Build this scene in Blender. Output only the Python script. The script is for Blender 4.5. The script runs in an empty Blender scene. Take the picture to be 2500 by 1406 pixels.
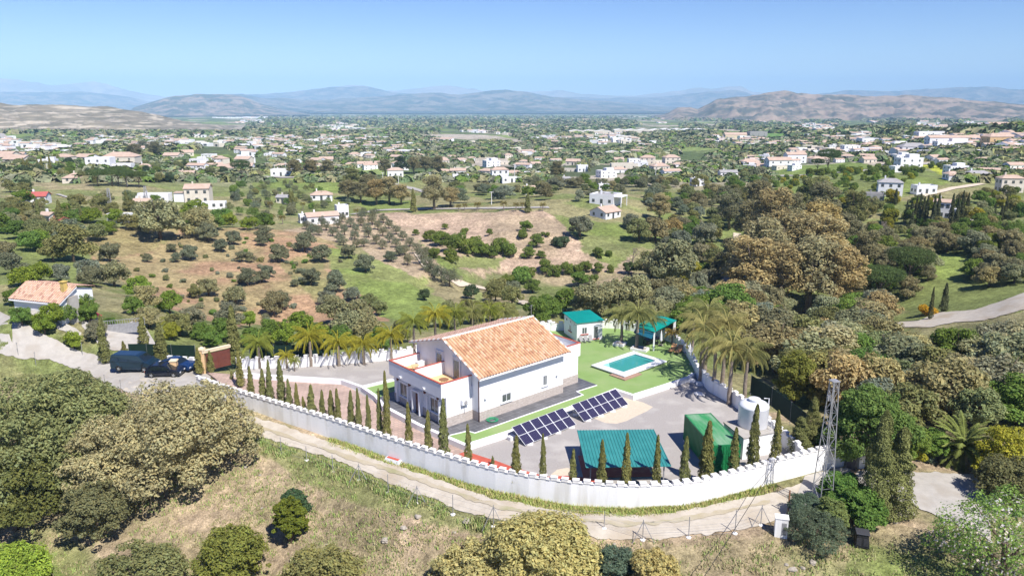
import bpy, math, random
import numpy as np
from mathutils import Vector, Matrix
R = math.radians
sc = bpy.context.scene
COL = sc.collection
# ---------------- camera, sky, sun, exposure ----------------
CAMZ = 32.0; F = 1865.0; PITCH = math.atan((703-240)/F)
SP, CP = math.sin(PITCH), math.cos(PITCH)
cam_d = bpy.data.cameras.new("camera"); cam = bpy.data.objects.new("camera", cam_d); COL.objects.link(cam)
cam.location = (0, 0, CAMZ); cam.rotation_euler = (R(90)-PITCH, 0, 0)
cam_d.sensor_width = 36; cam_d.lens = 36*F/2500; cam_d.clip_start = 0.5; cam_d.clip_end = 90000
sc.camera = cam
SUN_EL, SUN_AZ = 53.0, 144.0          # azimuth clockwise from +Y
w = bpy.data.worlds.new("World"); sc.world = w; w.use_nodes = True
nt = w.node_tree; bg = nt.nodes["Background"]
sky = nt.nodes.new("ShaderNodeTexSky"); sky.sky_type = 'NISHITA'; sky.sun_disc = False
sky.sun_elevation = R(SUN_EL); sky.sun_rotation = R(SUN_AZ)
sky.air_density = 0.75; sky.dust_density = 0.0; sky.ozone_density = 3.0; sky.altitude = 100
hs=nt.nodes.new("ShaderNodeHueSaturation"); hs.inputs["Saturation"].default_value=1.3; hs.inputs["Hue"].default_value=.522
nt.links.new(sky.outputs[0], hs.inputs["Color"]); nt.links.new(hs.outputs[0], bg.inputs[0]); bg.inputs[1].default_value = 0.078
sd = bpy.data.lights.new("sun", 'SUN'); sun = bpy.data.objects.new("sun", sd); COL.objects.link(sun)
sd.energy = 4.3; sd.angle = R(0.5); sd.color = (1.0, 0.95, 0.88)
_s = Vector((math.sin(R(SUN_AZ))*math.cos(R(SUN_EL)), math.cos(R(SUN_AZ))*math.cos(R(SUN_EL)), math.sin(R(SUN_EL))))
sun.rotation_euler = _s.to_track_quat('Z', 'Y').to_euler(); sun.location = (40, -30, 120)
sc.view_settings.view_transform = 'Standard'; sc.view_settings.look = 'None'
sc.view_settings.exposure = 0.82; sc.view_settings.gamma = 1
sc.render.engine = 'CYCLES'
sc.cycles.max_bounces = 5; sc.cycles.diffuse_bounces = 3; sc.cycles.glossy_bounces = 2
sc.cycles.transmission_bounces = 3; sc.cycles.transparent_max_bounces = 8; sc.cycles.volume_bounces = 1
sc.cycles.use_denoising = True
rng = random.Random(7); nrg = np.random.RandomState(11)

# ---------------- helpers ----------------
def U(px, py, z=0.0):
    """world point where the sight line of a photo pixel meets height z"""
    u = (px-1250)/F; v = (py-703)/F
    d = (CAMZ-z)/(SP+v*CP)
    return Vector((u*d, d*(CP-v*SP), z))
def UD(px, py, D):
    u = (px-1250)/F; v = (py-703)/F
    x, y, zz = u, CP-v*SP, -(SP+v*CP); k = D/math.hypot(x, y)
    return Vector((x*k, y*k, CAMZ+zz*k))
def ZT(P, py):
    """height at ground position P that shows at photo row py"""
    v = (py-703)/F
    return CAMZ - P[1]*(v*CP+SP)/(CP-v*SP)
def PROJ(x, y, z):
    w_ = CAMZ-z; d = y*CP+w_*SP
    return 1250+F*x/d, 703+F*(w_*CP-y*SP)/d
def tag(o, label=None, cat=None, group=None, kind=None):
    if label: o['label'] = label
    if cat: o['category'] = cat
    if group: o['group'] = group
    if kind: o['kind'] = kind
    return o
def empty(name, loc=(0,0,0), rz=0, label=None, cat=None, group=None):
    o = bpy.data.objects.new(name, None); COL.objects.link(o); o.location = loc; o.rotation_euler = (0,0,rz)
    o.empty_display_size = 0.3
    return tag(o, label, cat, group)
def link(name, me, parent=None, loc=None, rz=None, scale=None):
    o = bpy.data.objects.new(name, me); COL.objects.link(o)
    if parent is not None: o.parent = parent
    if loc is not None: o.location = loc
    if rz is not None: o.rotation_euler = (0,0,rz)
    if scale is not None: o.scale = scale if hasattr(scale, '__len__') else (scale,)*3
    return o
KIDS = {}
def kids(o):
    if o.name not in KIDS: KIDS[o.name] = list(o.children)
    return KIDS[o.name]
def dup(o, parent=None, first=True):
    c = o.copy(); COL.objects.link(c)
    if parent is not None: c.parent = parent
    for ch in kids(o): dup(ch, c)
    return c
def mesh_np(name, V, Fq, mats, midx=None, smooth=False, cols=None, colname="tint"):
    """V (n,3); Fq (m,k) constant-size faces"""
    V = np.asarray(V, np.float32); Fq = np.asarray(Fq, np.int32); m, k = Fq.shape
    me = bpy.data.meshes.new(name); me.vertices.add(len(V)); me.vertices.foreach_set("co", V.ravel())
    me.loops.add(m*k); me.loops.foreach_set("vertex_index", Fq.ravel())
    me.polygons.add(m); me.polygons.foreach_set("loop_start", np.arange(0, m*k, k, dtype=np.int32))
    if midx is not None: me.polygons.foreach_set("material_index", np.asarray(midx, np.int32))
    me.polygons.foreach_set("use_smooth", np.full(m, smooth))
    for mm in mats: me.materials.append(mm)
    me.update(calc_edges=True)
    if cols is not None:
        cols = np.asarray(cols, np.float32)
        dom = 'POINT' if len(cols) == len(V) else 'FACE'
        a = me.attributes.new(colname, 'FLOAT_COLOR', dom)
        if cols.shape[1] == 3: cols = np.hstack([cols, np.ones((len(cols),1), np.float32)])
        a.data.foreach_set("color", cols.ravel())
    return me
class MB:
    def __init__(s): s.v=[]; s.f=[]; s.m=[]
    def poly(s, pts, m=0):
        n=len(s.v); s.v += [tuple(p) for p in pts]; s.f.append(tuple(range(n,n+len(pts)))); s.m.append(m); return s
    def hexa(s, b, t, m=0):
        """b,t: 4 bottom / top corners, counter-clockwise"""
        n=len(s.v); s.v += [tuple(p) for p in b]+[tuple(p) for p in t]
        for q in ((3,2,1,0),(4,5,6,7),(0,1,5,4),(1,2,6,5),(2,3,7,6),(3,0,4,7)): s.f.append(tuple(n+i for i in q)); s.m.append(m)
        return s
    def box(s, x0,y0,z0,x1,y1,z1,m=0):
        b=[(x0,y0,z0),(x1,y0,z0),(x1,y1,z0),(x0,y1,z0)]
        return s.hexa(b,[(p[0],p[1],z1) for p in b],m)
    def prism(s, pts, z0, z1, m=0, mt=None):
        """vertical prism over plan polygon (ccw)"""
        a=sum(pts[i][0]*pts[(i+1)%len(pts)][1]-pts[(i+1)%len(pts)][0]*pts[i][1] for i in range(len(pts)))
        if a<0: pts=pts[::-1]
        n=len(s.v); k=len(pts)
        s.v += [(p[0],p[1],z0) for p in pts]+[(p[0],p[1],z1) for p in pts]
        s.f.append(tuple(n+i for i in range(k-1,-1,-1))); s.m.append(m)
        s.f.append(tuple(n+k+i for i in range(k))); s.m.append(m if mt is None else mt)
        for i in range(k):
            j=(i+1)%k; s.f.append((n+i,n+j,n+k+j,n+k+i)); s.m.append(m)
        return s
    def tube(s, pts, r, n=8, m=0, cap=True):
        pts=[Vector(p) for p in pts]; rr=r if hasattr(r,'__len__') else [r]*len(pts); base=len(s.v)
        for i,p in enumerate(pts):
            d=(pts[min(i+1,len(pts)-1)]-pts[max(i-1,0)])
            if d.length<1e-9: d=Vector((0,0,1))
            d.normalize(); a=d.orthogonal().normalized() if i==0 else (pa-d*pa.dot(d)).normalized(); pa=a; b=d.cross(a)
            for k in range(n):
                t=2*math.pi*k/n; s.v.append(tuple(p+a*math.cos(t)*rr[i]+b*math.sin(t)*rr[i]))
        for i in range(len(pts)-1):
            for k in range(n):
                k2=(k+1)%n; s.f.append((base+i*n+k,base+i*n+k2,base+(i+1)*n+k2,base+(i+1)*n+k)); s.m.append(m)
        if cap:
            s.f.append(tuple(base+k for k in range(n-1,-1,-1))); s.m.append(m)
            e=base+(len(pts)-1)*n; s.f.append(tuple(e+k for k in range(n))); s.m.append(m)
        return s
    def lathe(s, prof, n=16, m=0, c=(0,0)):
        base=len(s.v)
        for r_,z in prof:
            for k in range(n):
                t=2*math.pi*k/n; s.v.append((c[0]+r_*math.cos(t),c[1]+r_*math.sin(t),z))
        for i in range(len(prof)-1):
            for k in range(n):
                k2=(k+1)%n; s.f.append((base+i*n+k,base+i*n+k2,base+(i+1)*n+k2,base+(i+1)*n+k)); s.m.append(m)
        s.f.append(tuple(base+k for k in range(n-1,-1,-1))); s.m.append(m)
        e=base+(len(prof)-1)*n; s.f.append(tuple(e+k for k in range(n))); s.m.append(m)
        return s
    def mesh(s, name, mats, smooth=False):
        if not isinstance(mats,(list,tuple)): mats=[mats]
        me=bpy.data.meshes.new(name); me.from_pydata(s.v,[],s.f)
        for mm in mats: me.materials.append(mm)
        me.polygons.foreach_set("material_index", s.m)
        if smooth: me.polygons.foreach_set("use_smooth",[True]*len(s.f))
        me.update(); return me
    def obj(s, name, mats, parent=None, smooth=False, bevel=0, **k):
        o=link(name, s.mesh(name,mats,smooth), parent, **k)
        if bevel:
            b=o.modifiers.new("bevel",'BEVEL'); b.width=bevel; b.segments=2; b.limit_method='ANGLE'
        return o
# ---------------- noise ----------------
_T = nrg.rand(256, 256)
def vnoise(x, y):
    xi=np.floor(x).astype(int); yi=np.floor(y).astype(int); fx=x-xi; fy=y-yi
    fx=fx*fx*(3-2*fx); fy=fy*fy*(3-2*fy); g=lambda i,j:_T[i%256,j%256]
    return (g(xi,yi)*(1-fx)+g(xi+1,yi)*fx)*(1-fy)+(g(xi,yi+1)*(1-fx)+g(xi+1,yi+1)*fx)*fy
def fbm(x, y, o=4):
    s=0; a=0.5
    for i in range(o): s=s+a*vnoise(x*2**i+17.3*i, y*2**i+9.1*i); a*=0.5
    return s/(1-0.5**o)-0.5
def inpoly(px, py, poly):
    c=np.zeros(px.shape,bool); n=len(poly)
    for i in range(n):
        x0,y0=poly[i]; x1,y1=poly[i-1]
        if y0==y1: continue
        c ^= ((y0>py)!=(y1>py)) & (px < (x1-x0)*(py-y0)/(y1-y0)+x0)
    return c
def sstep(a,b,x): t=np.clip((x-a)/(b-a),0,1); return t*t*(3-2*t)
# ---------------- materials ----------------
def pm(name, c1, c2=None, scale=3.0, rough=0.85, bump=0.0, metal=0.0, detail=4, spec=0.3, c3=None, s3=0.3, bscale=None, stretch=None, tr=0.0):
    m=bpy.data.materials.new(name); m.use_nodes=True; t=m.node_tree; N=t.nodes; L=t.links
    b=N["Principled BSDF"]; b.inputs["Roughness"].default_value=rough; b.inputs["Metallic"].default_value=metal
    b.inputs["Specular IOR Level"].default_value=spec
    b.inputs["Base Color"].default_value=(*c1,1)
    tc=N.new("ShaderNodeTexCoord"); src=tc.outputs["Object"]
    if stretch:
        mp=N.new("ShaderNodeMapping"); mp.inputs["Scale"].default_value=stretch; L.new(src,mp.inputs[0]); src=mp.outputs[0]
    if c2:
        n=N.new("ShaderNodeTexNoise"); n.inputs["Scale"].default_value=scale; n.inputs["Detail"].default_value=detail; n.inputs["Roughness"].default_value=0.65; L.new(src,n.inputs["Vector"])
        r=N.new("ShaderNodeValToRGB"); r.color_ramp.elements[0].position=.35; r.color_ramp.elements[1].position=.65
        r.color_ramp.elements[0].color=(*c1,1); r.color_ramp.elements[1].color=(*c2,1); L.new(n.outputs[0],r.inputs[0]); out=r.outputs[0]
        if c3:
            n3=N.new("ShaderNodeTexNoise"); n3.inputs["Scale"].default_value=s3; n3.inputs["Detail"].default_value=5; L.new(src,n3.inputs["Vector"])
            r3=N.new("ShaderNodeValToRGB"); r3.color_ramp.elements[0].position=.5; r3.color_ramp.elements[1].position=.66; L.new(n3.outputs[0],r3.inputs[0])
            mx=N.new("ShaderNodeMix"); mx.data_type='RGBA'; L.new(r3.outputs[0],mx.inputs[0]); L.new(out,mx.inputs[6]); mx.inputs[7].default_value=(*c3,1); out=mx.outputs[2]
        L.new(out,b.inputs["Base Color"])
    if bump:
        nb=N.new("ShaderNodeTexNoise"); nb.inputs["Scale"].default_value=bscale or scale*3; nb.inputs["Detail"].default_value=5; L.new(src,nb.inputs["Vector"])
        bp=N.new("ShaderNodeBump"); bp.inputs["Strength"].default_value=bump; bp.inputs["Distance"].default_value=0.05; L.new(nb.outputs[0],bp.inputs["Height"]); L.new(bp.outputs[0],b.inputs["Normal"])
    return m
def leafmat(name, amt=0.35, trans=0.42, rough=0.6, spec=0.05):
    """leaf colour = object colour x per-leaf tint"""
    m=bpy.data.materials.new(name); m.use_nodes=True; t=m.node_tree; N=t.nodes; L=t.links
    b=N["Principled BSDF"]; b.inputs["Roughness"].default_value=rough; b.inputs["Specular IOR Level"].default_value=spec
    oi=N.new("ShaderNodeObjectInfo"); at=N.new("ShaderNodeAttribute"); at.attribute_name="tint"
    mx=N.new("ShaderNodeMix"); mx.data_type='RGBA'; mx.blend_type='MULTIPLY'; mx.inputs[0].default_value=1
    L.new(oi.outputs["Color"],mx.inputs[6]); L.new(at.outputs["Color"],mx.inputs[7]); L.new(mx.outputs[2],b.inputs["Base Color"])
    if trans:
        tl=N.new("ShaderNodeBsdfTranslucent"); L.new(mx.outputs[2],tl.inputs[0]); ms=N.new("ShaderNodeMixShader"); ms.inputs[0].default_value=trans
        L.new(b.outputs[0],ms.inputs[1]); L.new(tl.outputs[0],ms.inputs[2]); L.new(ms.outputs[0],N["Material Output"].inputs[0])
    return m
M={}
M['white']=pm('white_render',(.80,.80,.81),(.74,.74,.75),.8,.9,.08,bscale=25)
M['wallwhite']=pm('whitewash',(.85,.85,.85),(.80,.80,.79),.5,.92,.2,bscale=9,c3=(.70,.69,.655),s3=.8,stretch=(1.4,1.4,.22))
M['cap']=pm('white_cap',(.80,.79,.77),(.70,.68,.66),2,.85,.1)
M['offwhite']=pm('cream_render',(.72,.66,.56),(.62,.56,.46),.6,.9)
M['cream']=pm('cream_wall',(.74,.62,.44),(.66,.54,.38),.6,.9)
M['orange_wall']=pm('ochre_wall',(.72,.50,.28),(.62,.42,.22),.8,.9,.1)
M['redtrim']=pm('terracotta_trim',(.47,.11,.07),(.40,.09,.06),5,.7)
M['stone']=pm('stone_cladding',(.50,.44,.39),(.38,.33,.295),2.2,.85,.5,stretch=(1,1,4),c3=(.55,.50,.46),s3=3)
M['slate']=pm('grey_slate',(.085,.088,.098),(.12,.12,.13),1.2,.6,.05)
M['gravel']=pm('gravel',(.40,.37,.35),(.29,.27,.255),9,.95,.6,detail=8,c3=(.43,.405,.38),s3=.35,bscale=30)
M['pink']=pm('pink_paving',(.46,.345,.29),(.38,.27,.225),6,.9,.3,detail=6,c3=(.50,.41,.36),s3=.35)
M['sand']=pm('sand_patch',(.60,.51,.40),(.52,.44,.34),4,.95,.2)
M['redpaint']=pm('red_paint',(.50,.10,.06),(.42,.085,.055),2,.6,.05,c3=(.52,.17,.12),s3=.8)
M['lawn']=pm('artificial_turf',(.195,.30,.09),(.235,.345,.12),.3,.85,.25,bscale=40,detail=6,c3=(.255,.34,.135),s3=.22)
def pavemat(name,c1,c2,mort,w_,h_,rough=.6,ms=.02,rz=0):
    m=bpy.data.materials.new(name); m.use_nodes=True; t=m.node_tree; N=t.nodes; L=t.links; b=N["Principled BSDF"]; b.inputs["Roughness"].default_value=rough
    tc=N.new("ShaderNodeTexCoord"); mp=N.new("ShaderNodeMapping"); mp.inputs["Rotation"].default_value=(0,0,rz); L.new(tc.outputs["Object"],mp.inputs[0])
    br=N.new("ShaderNodeTexBrick"); br.offset=0.5; br.inputs["Scale"].default_value=1; br.inputs["Brick Width"].default_value=w_; br.inputs["Row Height"].default_value=h_; br.inputs["Mortar Size"].default_value=ms
    for k,c in (("Color1",c1),("Color2",c2),("Mortar",mort)): br.inputs[k].default_value=(*c,1)
    L.new(mp.outputs[0],br.inputs["Vector"]); ns=N.new("ShaderNodeTexNoise"); ns.inputs["Scale"].default_value=.7; ns.inputs["Detail"].default_value=7; L.new(tc.outputs["Object"],ns.inputs["Vector"])
    mr=N.new("ShaderNodeMapRange"); mr.inputs[1].default_value=.3; mr.inputs[2].default_value=.7; mr.inputs[3].default_value=.78; mr.inputs[4].default_value=1.2; L.new(ns.outputs[0],mr.inputs[0])
    vm=N.new("ShaderNodeVectorMath"); vm.operation='SCALE'; L.new(br.outputs["Color"],vm.inputs[0]); L.new(mr.outputs[0],vm.inputs["Scale"]); L.new(vm.outputs[0],b.inputs["Base Color"]); return m
M['slate']=pavemat('grey_slate_tiles',(.085,.088,.098),(.115,.115,.125),(.19,.19,.20),1.2,.6,.5,.03,-.72)
M['pink']=pavemat('pink_block_paving',(.46,.335,.275),(.40,.285,.235),(.34,.26,.22),.5,.5,.9,.05,-.6)
M['teal']=pm('teal_roof',(.0,.27,.22),(.0,.23,.19),.7,.45,.0,spec=.4)
M['tealsheet']=pm('teal_sheet_metal',(.045,.245,.235),(.03,.20,.195),.9,.42,.0,spec=.5)
M['contgreen']=pm('container_green',(.01,.185,.06),(.012,.15,.05),1.1,.45,.05,spec=.4)
M['contfade']=pm('container_faded_green',(.02,.24,.075),(.20,.34,.22),.55,.6,.03,stretch=(.5,3,1))
M['tile']=None
M['metal']=pm('galvanised_steel',(.42,.42,.43),(.30,.30,.31),3,.5,0,.35)
M['darkmetal']=pm('dark_steel',(.08,.08,.09),None,1,.5,0,.4)
M['brown']=pm('brown_gate',(.17,.055,.04),(.13,.045,.035),2,.55)
M['downpipe']=pm('brown_pipe',(.12,.05,.045),None,1,.5)
M['glass']=pm('window_glass',(.05,.065,.07),(.12,.13,.13),1.2,.1,spec=.6)
M['black']=pm('black_plastic',(.02,.02,.022),None,1,.5)
M['water']=pm('pool_water',(.05,.30,.285),(.045,.285,.27),.5,.06,.04,spec=.5,bscale=5)
M['poolstep']=pm('pool_step',(.25,.60,.53),None,1,.3)
M['concrete']=pm('pale_concrete',(.42,.395,.36),(.35,.33,.30),1.4,.9,.2,c3=(.34,.31,.27),s3=.5,detail=8)
M['track']=pm('dirt_track',(.50,.455,.385),(.41,.365,.30),1.1,.95,.35,c3=(.40,.34,.26),s3=.3,detail=8)
M['bark']=pm('bark',(.17,.125,.09),(.10,.075,.055),6,.9,.4)
M['palmbark']=pm('palm_bark',(.30,.25,.20),(.19,.15,.115),5,.9,.3,stretch=(1,1,4))
M['wood']=pm('wood',(.30,.16,.08),(.22,.11,.06),4,.7)
M['leaf']=leafmat('leaf_green')
M['frond']=leafmat('palm_frond',trans=.35)
M['needle']=leafmat('cypress_foliage',trans=.1)
M['farleaf']=leafmat('far_foliage',trans=0)
M['tank']=pm('white_fibreglass',(.74,.75,.77),(.68,.69,.71),1,.35,spec=.5)
M['cover']=pm('dark_green_netting',(.004,.018,.012),(.006,.026,.017),2,.8)
M['bluecar']=pm('navy_car_paint',(.012,.04,.13),None,1,.15,0,.3,spec=.8)
M['blackcar']=pm('black_car_paint',(.012,.016,.03),None,1,.15,0,.3,spec=.8)
M['vanpaint']=pm('dark_blue_van_paint',(.012,.035,.065),None,1,.18,0,.3,spec=.8)
M['carglass']=pm('car_glass',(.012,.018,.02),None,1,.05,spec=.9)
M['tyre']=pm('tyre_rubber',(.02,.02,.02),None,1,.8)
M['rim']=pm('alloy_rim',(.45,.46,.48),None,1,.35,0,.6)
M['solar']=None
M['rock']=pm('rock',(.42,.38,.32),(.30,.26,.21),2,.9,.5)
M['greyroof']=pm('grey_roof',(.36,.35,.35),(.28,.27,.27),1,.8)
def tilemat(name, ca, cb, cc, w=0.38, rowl=0.42, n=9):
    """clay tiles: per-tile colour in a grid of the roof's own plan; object x = along ridge, y = down slope"""
    m=bpy.data.materials.new(name); m.use_nodes=True; t=m.node_tree; N=t.nodes; L=t.links; b=N["Principled BSDF"]; b.inputs["Roughness"].default_value=.85
    tc=N.new("ShaderNodeTexCoord"); mp=N.new("ShaderNodeMapping"); mp.inputs["Scale"].default_value=(1/w,1/rowl,0.0001); L.new(tc.outputs["Object"],mp.inputs[0])
    fl=N.new("ShaderNodeVectorMath"); fl.operation='FLOOR'; L.new(mp.outputs[0],fl.inputs[0])
    wn=N.new("ShaderNodeTexWhiteNoise"); wn.noise_dimensions='2D'; L.new(fl.outputs[0],wn.inputs["Vector"])
    r=N.new("ShaderNodeValToRGB"); r.color_ramp.interpolation='CONSTANT'; e=r.color_ramp.elements
    e[0].position=0; e[0].color=(*ca,1); e[1].position=.45; e[1].color=(*cb,1)
    k=e.new(.74); k.color=(*[c*.86 for c in ca],1); k=e.new(.87); k.color=(*cc,1)
    L.new(wn.outputs["Value"],r.inputs[0])
    ns=N.new("ShaderNodeTexNoise"); ns.inputs["Scale"].default_value=n; ns.inputs["Detail"].default_value=4; L.new(tc.outputs["Object"],ns.inputs["Vector"])
    mx=N.new("ShaderNodeMix"); mx.data_type='RGBA'; mx.blend_type='MULTIPLY'; mx.inputs[0].default_value=.5; L.new(r.outputs[0],mx.inputs[6]); L.new(ns.outputs["Color"],mx.inputs[7])
    mg=N.new("ShaderNodeMix"); mg.data_type='RGBA'; mg.blend_type='MULTIPLY'; mg.inputs[0].default_value=1; mg.inputs[7].default_value=(1.3,1.3,1.3,1); L.new(mx.outputs[2],mg.inputs[6])
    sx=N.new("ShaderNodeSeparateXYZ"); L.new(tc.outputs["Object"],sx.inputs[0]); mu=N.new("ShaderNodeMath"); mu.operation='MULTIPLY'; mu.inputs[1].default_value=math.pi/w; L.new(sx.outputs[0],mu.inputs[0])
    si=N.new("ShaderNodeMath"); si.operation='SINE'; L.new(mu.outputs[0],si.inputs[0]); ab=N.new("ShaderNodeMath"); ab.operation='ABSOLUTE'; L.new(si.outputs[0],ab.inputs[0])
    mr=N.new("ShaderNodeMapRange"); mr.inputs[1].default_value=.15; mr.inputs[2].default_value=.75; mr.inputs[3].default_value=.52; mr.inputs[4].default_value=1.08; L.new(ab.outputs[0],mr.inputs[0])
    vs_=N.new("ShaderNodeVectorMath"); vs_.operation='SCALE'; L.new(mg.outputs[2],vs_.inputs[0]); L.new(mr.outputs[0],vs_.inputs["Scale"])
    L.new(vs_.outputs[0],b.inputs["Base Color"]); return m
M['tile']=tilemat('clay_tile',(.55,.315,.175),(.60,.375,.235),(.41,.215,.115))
M['oldtile']=tilemat('weathered_tile',(.54,.34,.24),(.58,.38,.28),(.36,.21,.15))
M['fartile']=pm('far_clay_roof',(.50,.385,.31),(.43,.31,.24),.5,.9)
M['redroof']=pm('red_roof',(.45,.12,.10),(.38,.10,.09),.6,.8)
def solarmat():
    m=bpy.data.materials.new('solar_cells'); m.use_nodes=True; t=m.node_tree; N=t.nodes; L=t.links; b=N["Principled BSDF"]; b.inputs["Roughness"].default_value=.25
    tc=N.new("ShaderNodeTexCoord"); br=N.new("ShaderNodeTexBrick"); br.offset=0; br.inputs["Scale"].default_value=1
    br.inputs["Brick Width"].default_value=.17; br.inputs["Row Height"].default_value=.17; br.inputs["Mortar Size"].default_value=.012
    br.inputs["Color1"].default_value=(.012,.012,.04,1); br.inputs["Color2"].default_value=(.018,.014,.05,1); br.inputs["Mortar"].default_value=(.10,.09,.15,1)
    L.new(tc.outputs["Object"],br.inputs["Vector"]); L.new(br.outputs["Color"],b.inputs["Base Color"]); return m
M['solar']=solarmat()
# ---------------- terrain ----------------
A_=Vector((.751,.660,0)).normalized(); B_=Vector((-A_.y,A_.x,0))     # house axes
ZY=-0.45; WT=1.05
WALLPX=[(480,916),(540,936),(604,956),(700,984),(803,1014),(937,1058),(1040,1090),(1145,1121),(1211,1138),(1292,1154),(1396,1168),(1508,1176),(1564,1177),(1648,1173),(1704,1166),(1788,1146),(1844,1132),(1894,1117),(1993,1092),(2064,1078)]
FRONT=[U(a,b,WT) for a,b in WALLPX]
REAR=[U(a,b,1.5) for a,b in ((575,873),(592,871),(700,869),(800,863),(900,855),(1000,846),(1100,826),(1180,815),(1300,789),(1345,782))]
REAR2=[U(a,b,1.3) for a,b in ((1345,786),(1430,783),(1475,779),(1515,781),(1560,789),(1610,801),(1650,817),(1675,838),(1690,862),(1702,886),(1735,920),(1790,950),(1840,985),(1890,1028),(1935,1064),(1962,1090))]
PAD=[(p.x,p.y) for p in FRONT]+[(p.x,p.y) for p in REAR2[::-1]]+[(p.x,p.y) for p in REAR[::-1]]
CT=[] # (az, lnD, s)
def cz(px,py,z): P=U(px,py,z); D=math.hypot(P.x,P.y); CT.append((math.atan2(P.x,P.y),math.log(D),(P.z-CAMZ)/D))
def cd(px,py,D): P=UD(px,py,D); CT.append((math.atan2(P.x,P.y),math.log(D),(P.z-CAMZ)/D))
for a,b in ((803,1068),(937,1110),(1076,1153),(1200,1196),(1404,1236),(1542,1242),(1648,1232),(1760,1208),(1894,1180),(2058,1142)): cz(a,b,-1.35)
cz(700,1032,-1.2); cz(600,1003,-1.0); cz(500,950,-.7); cz(400,920,-.5); cz(200,885,-.5); cz(0,830,-.5); cz(0,760,-.6)
for a,b in ((800,1118),(1000,1200),(1200,1268),(1450,1320),(1600,1324),(1750,1310),(1850,1295),(1960,1245)): cz(a,b,-1.5)
cz(690,1085,-1.5); cz(590,1050,-1.3); cz(300,960,-.9); cz(100,900,-.8)
for a,b,z in ((900,1400,-5.0),(700,1400,-6.2),(450,1400,-7),(300,1400,-7.4),(0,1400,-8.4),(0,1150,-5),(300,1150,-4.2),(600,1150,-3.2),(600,1270,-5),(900,1290,-3.4),(1200,1400,-3.8),(1500,1400,-2.8),(1900,1400,-2.4),(2200,1400,-2.3),(2500,1400,-2.6),(2300,1210,-1.6),(2200,1165,-1.5),(2500,1170,-2.4),(2100,1230,-1.7)): cz(a,b,z)
for az in (-45,-30,-15,0,15,30,45): CT.append((R(az),math.log(25),(-11-CAMZ)/25)); 
for az in (-52,52): CT.append((R(az),math.log(60),(-6-CAMZ)/60))
# behind the compound
for a,b,D in ((590,860,112),(700,828,122),(700,790,150),(900,790,135),(900,740,160),(560,790,140),(200,765,118),(60,760,116),(270,730,135),(100,690,160),(1150,770,140),(1300,745,150),(1450,735,150),(1600,740,150),(1750,760,145),
  (1850,900,112),(1950,965,97),(2050,1040,85),(2160,1060,84),(2200,1000,97),(2400,1080,85),(2500,1020,95),(2450,860,140),(2250,860,138),(2050,850,140),(1900,800,155),(1950,760,185),(2140,735,190),(2400,775,165),(2500,745,165),(2250,790,165),
  (350,700,175),(350,620,205),(350,560,225),(600,700,175),(600,620,205),(600,570,228),(850,700,172),(850,620,212),(1050,730,165),(1050,650,195),(900,570,245),(1200,700,190),(1200,620,218),(1200,540,262),(1200,512,285),(1000,520,285),(1450,700,180),(1500,640,205),(1450,560,245),(1480,520,272),(1480,495,285),(1430,480,300),
  (1650,700,180),(1650,600,230),(1650,500,330),(1800,600,240),(1850,520,300),(2000,620,225),(2150,600,240),(2300,640,215),(2450,640,215),(2300,550,270),(2480,500,320),(2200,465,345),(2100,430,430),(2000,450,400),(1900,430,470),(2400,440,420),
  (100,640,190),(100,560,235),(50,500,290),(200,500,290),(100,430,420),(20,440,400),(300,500,300),(500,520,285),(490,490,310),(750,525,280),(800,470,360),(690,428,440),(650,500,320),(500,440,440),(300,430,440),(270,405,500),(400,400,560),(1100,470,370),(1250,450,420),
  (950,430,520),(1250,425,520),(1550,420,540),(1850,400,640),(2050,385,700),(2350,362,700),(2480,355,680),(2480,322,850),(2250,390,600),(2400,412,520),
  (500,380,750),(900,380,800),(1300,380,820),(1650,380,820),(0,380,700),(200,360,850)): cd(a,b,D)
for a in (-300,150,600,1000,1400,1800): cd(a,350,1150); 
for a in (-300,300,800,1300,1700): cd(a,325,1800)
for a in (2100,2400,2700): cd(a,322,1300); cd(a,312,2000)
for a in (-300,300,900,1500,2100,2800): cd(a,306,2900); cd(a,294,4500); cd(a,285,7000); cd(a,277,11000); cd(a,265,30000)
CT=np.array(CT)
def tps_fit(P,lam=2e-4):
    n=len(P); d=np.hypot(P[:,None,0]-P[None,:,0],P[:,None,1]-P[None,:,1]); K=np.where(d>0,d*d*np.log(d+1e-12),0)+lam*np.eye(n)
    Q=np.hstack([np.ones((n,1)),P[:,:2]]); A=np.zeros((n+3,n+3)); A[:n,:n]=K; A[:n,n:]=Q; A[n:,:n]=Q.T
    return np.linalg.solve(A,np.concatenate([P[:,2],np.zeros(3)]))
TW=tps_fit(CT)
def segdist(x,y,poly,closed=True):
    d=np.full(x.shape,1e9); n=len(poly)
    for i in range(n if closed else n-1):
        ax,ay=poly[i]; bx,by=poly[(i+1)%n]; dx,dy=bx-ax,by-ay; L2=dx*dx+dy*dy+1e-12
        t=np.clip(((x-ax)*dx+(y-ay)*dy)/L2,0,1); d=np.minimum(d,np.hypot(x-ax-t*dx,y-ay-t*dy))
    return d
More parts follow.
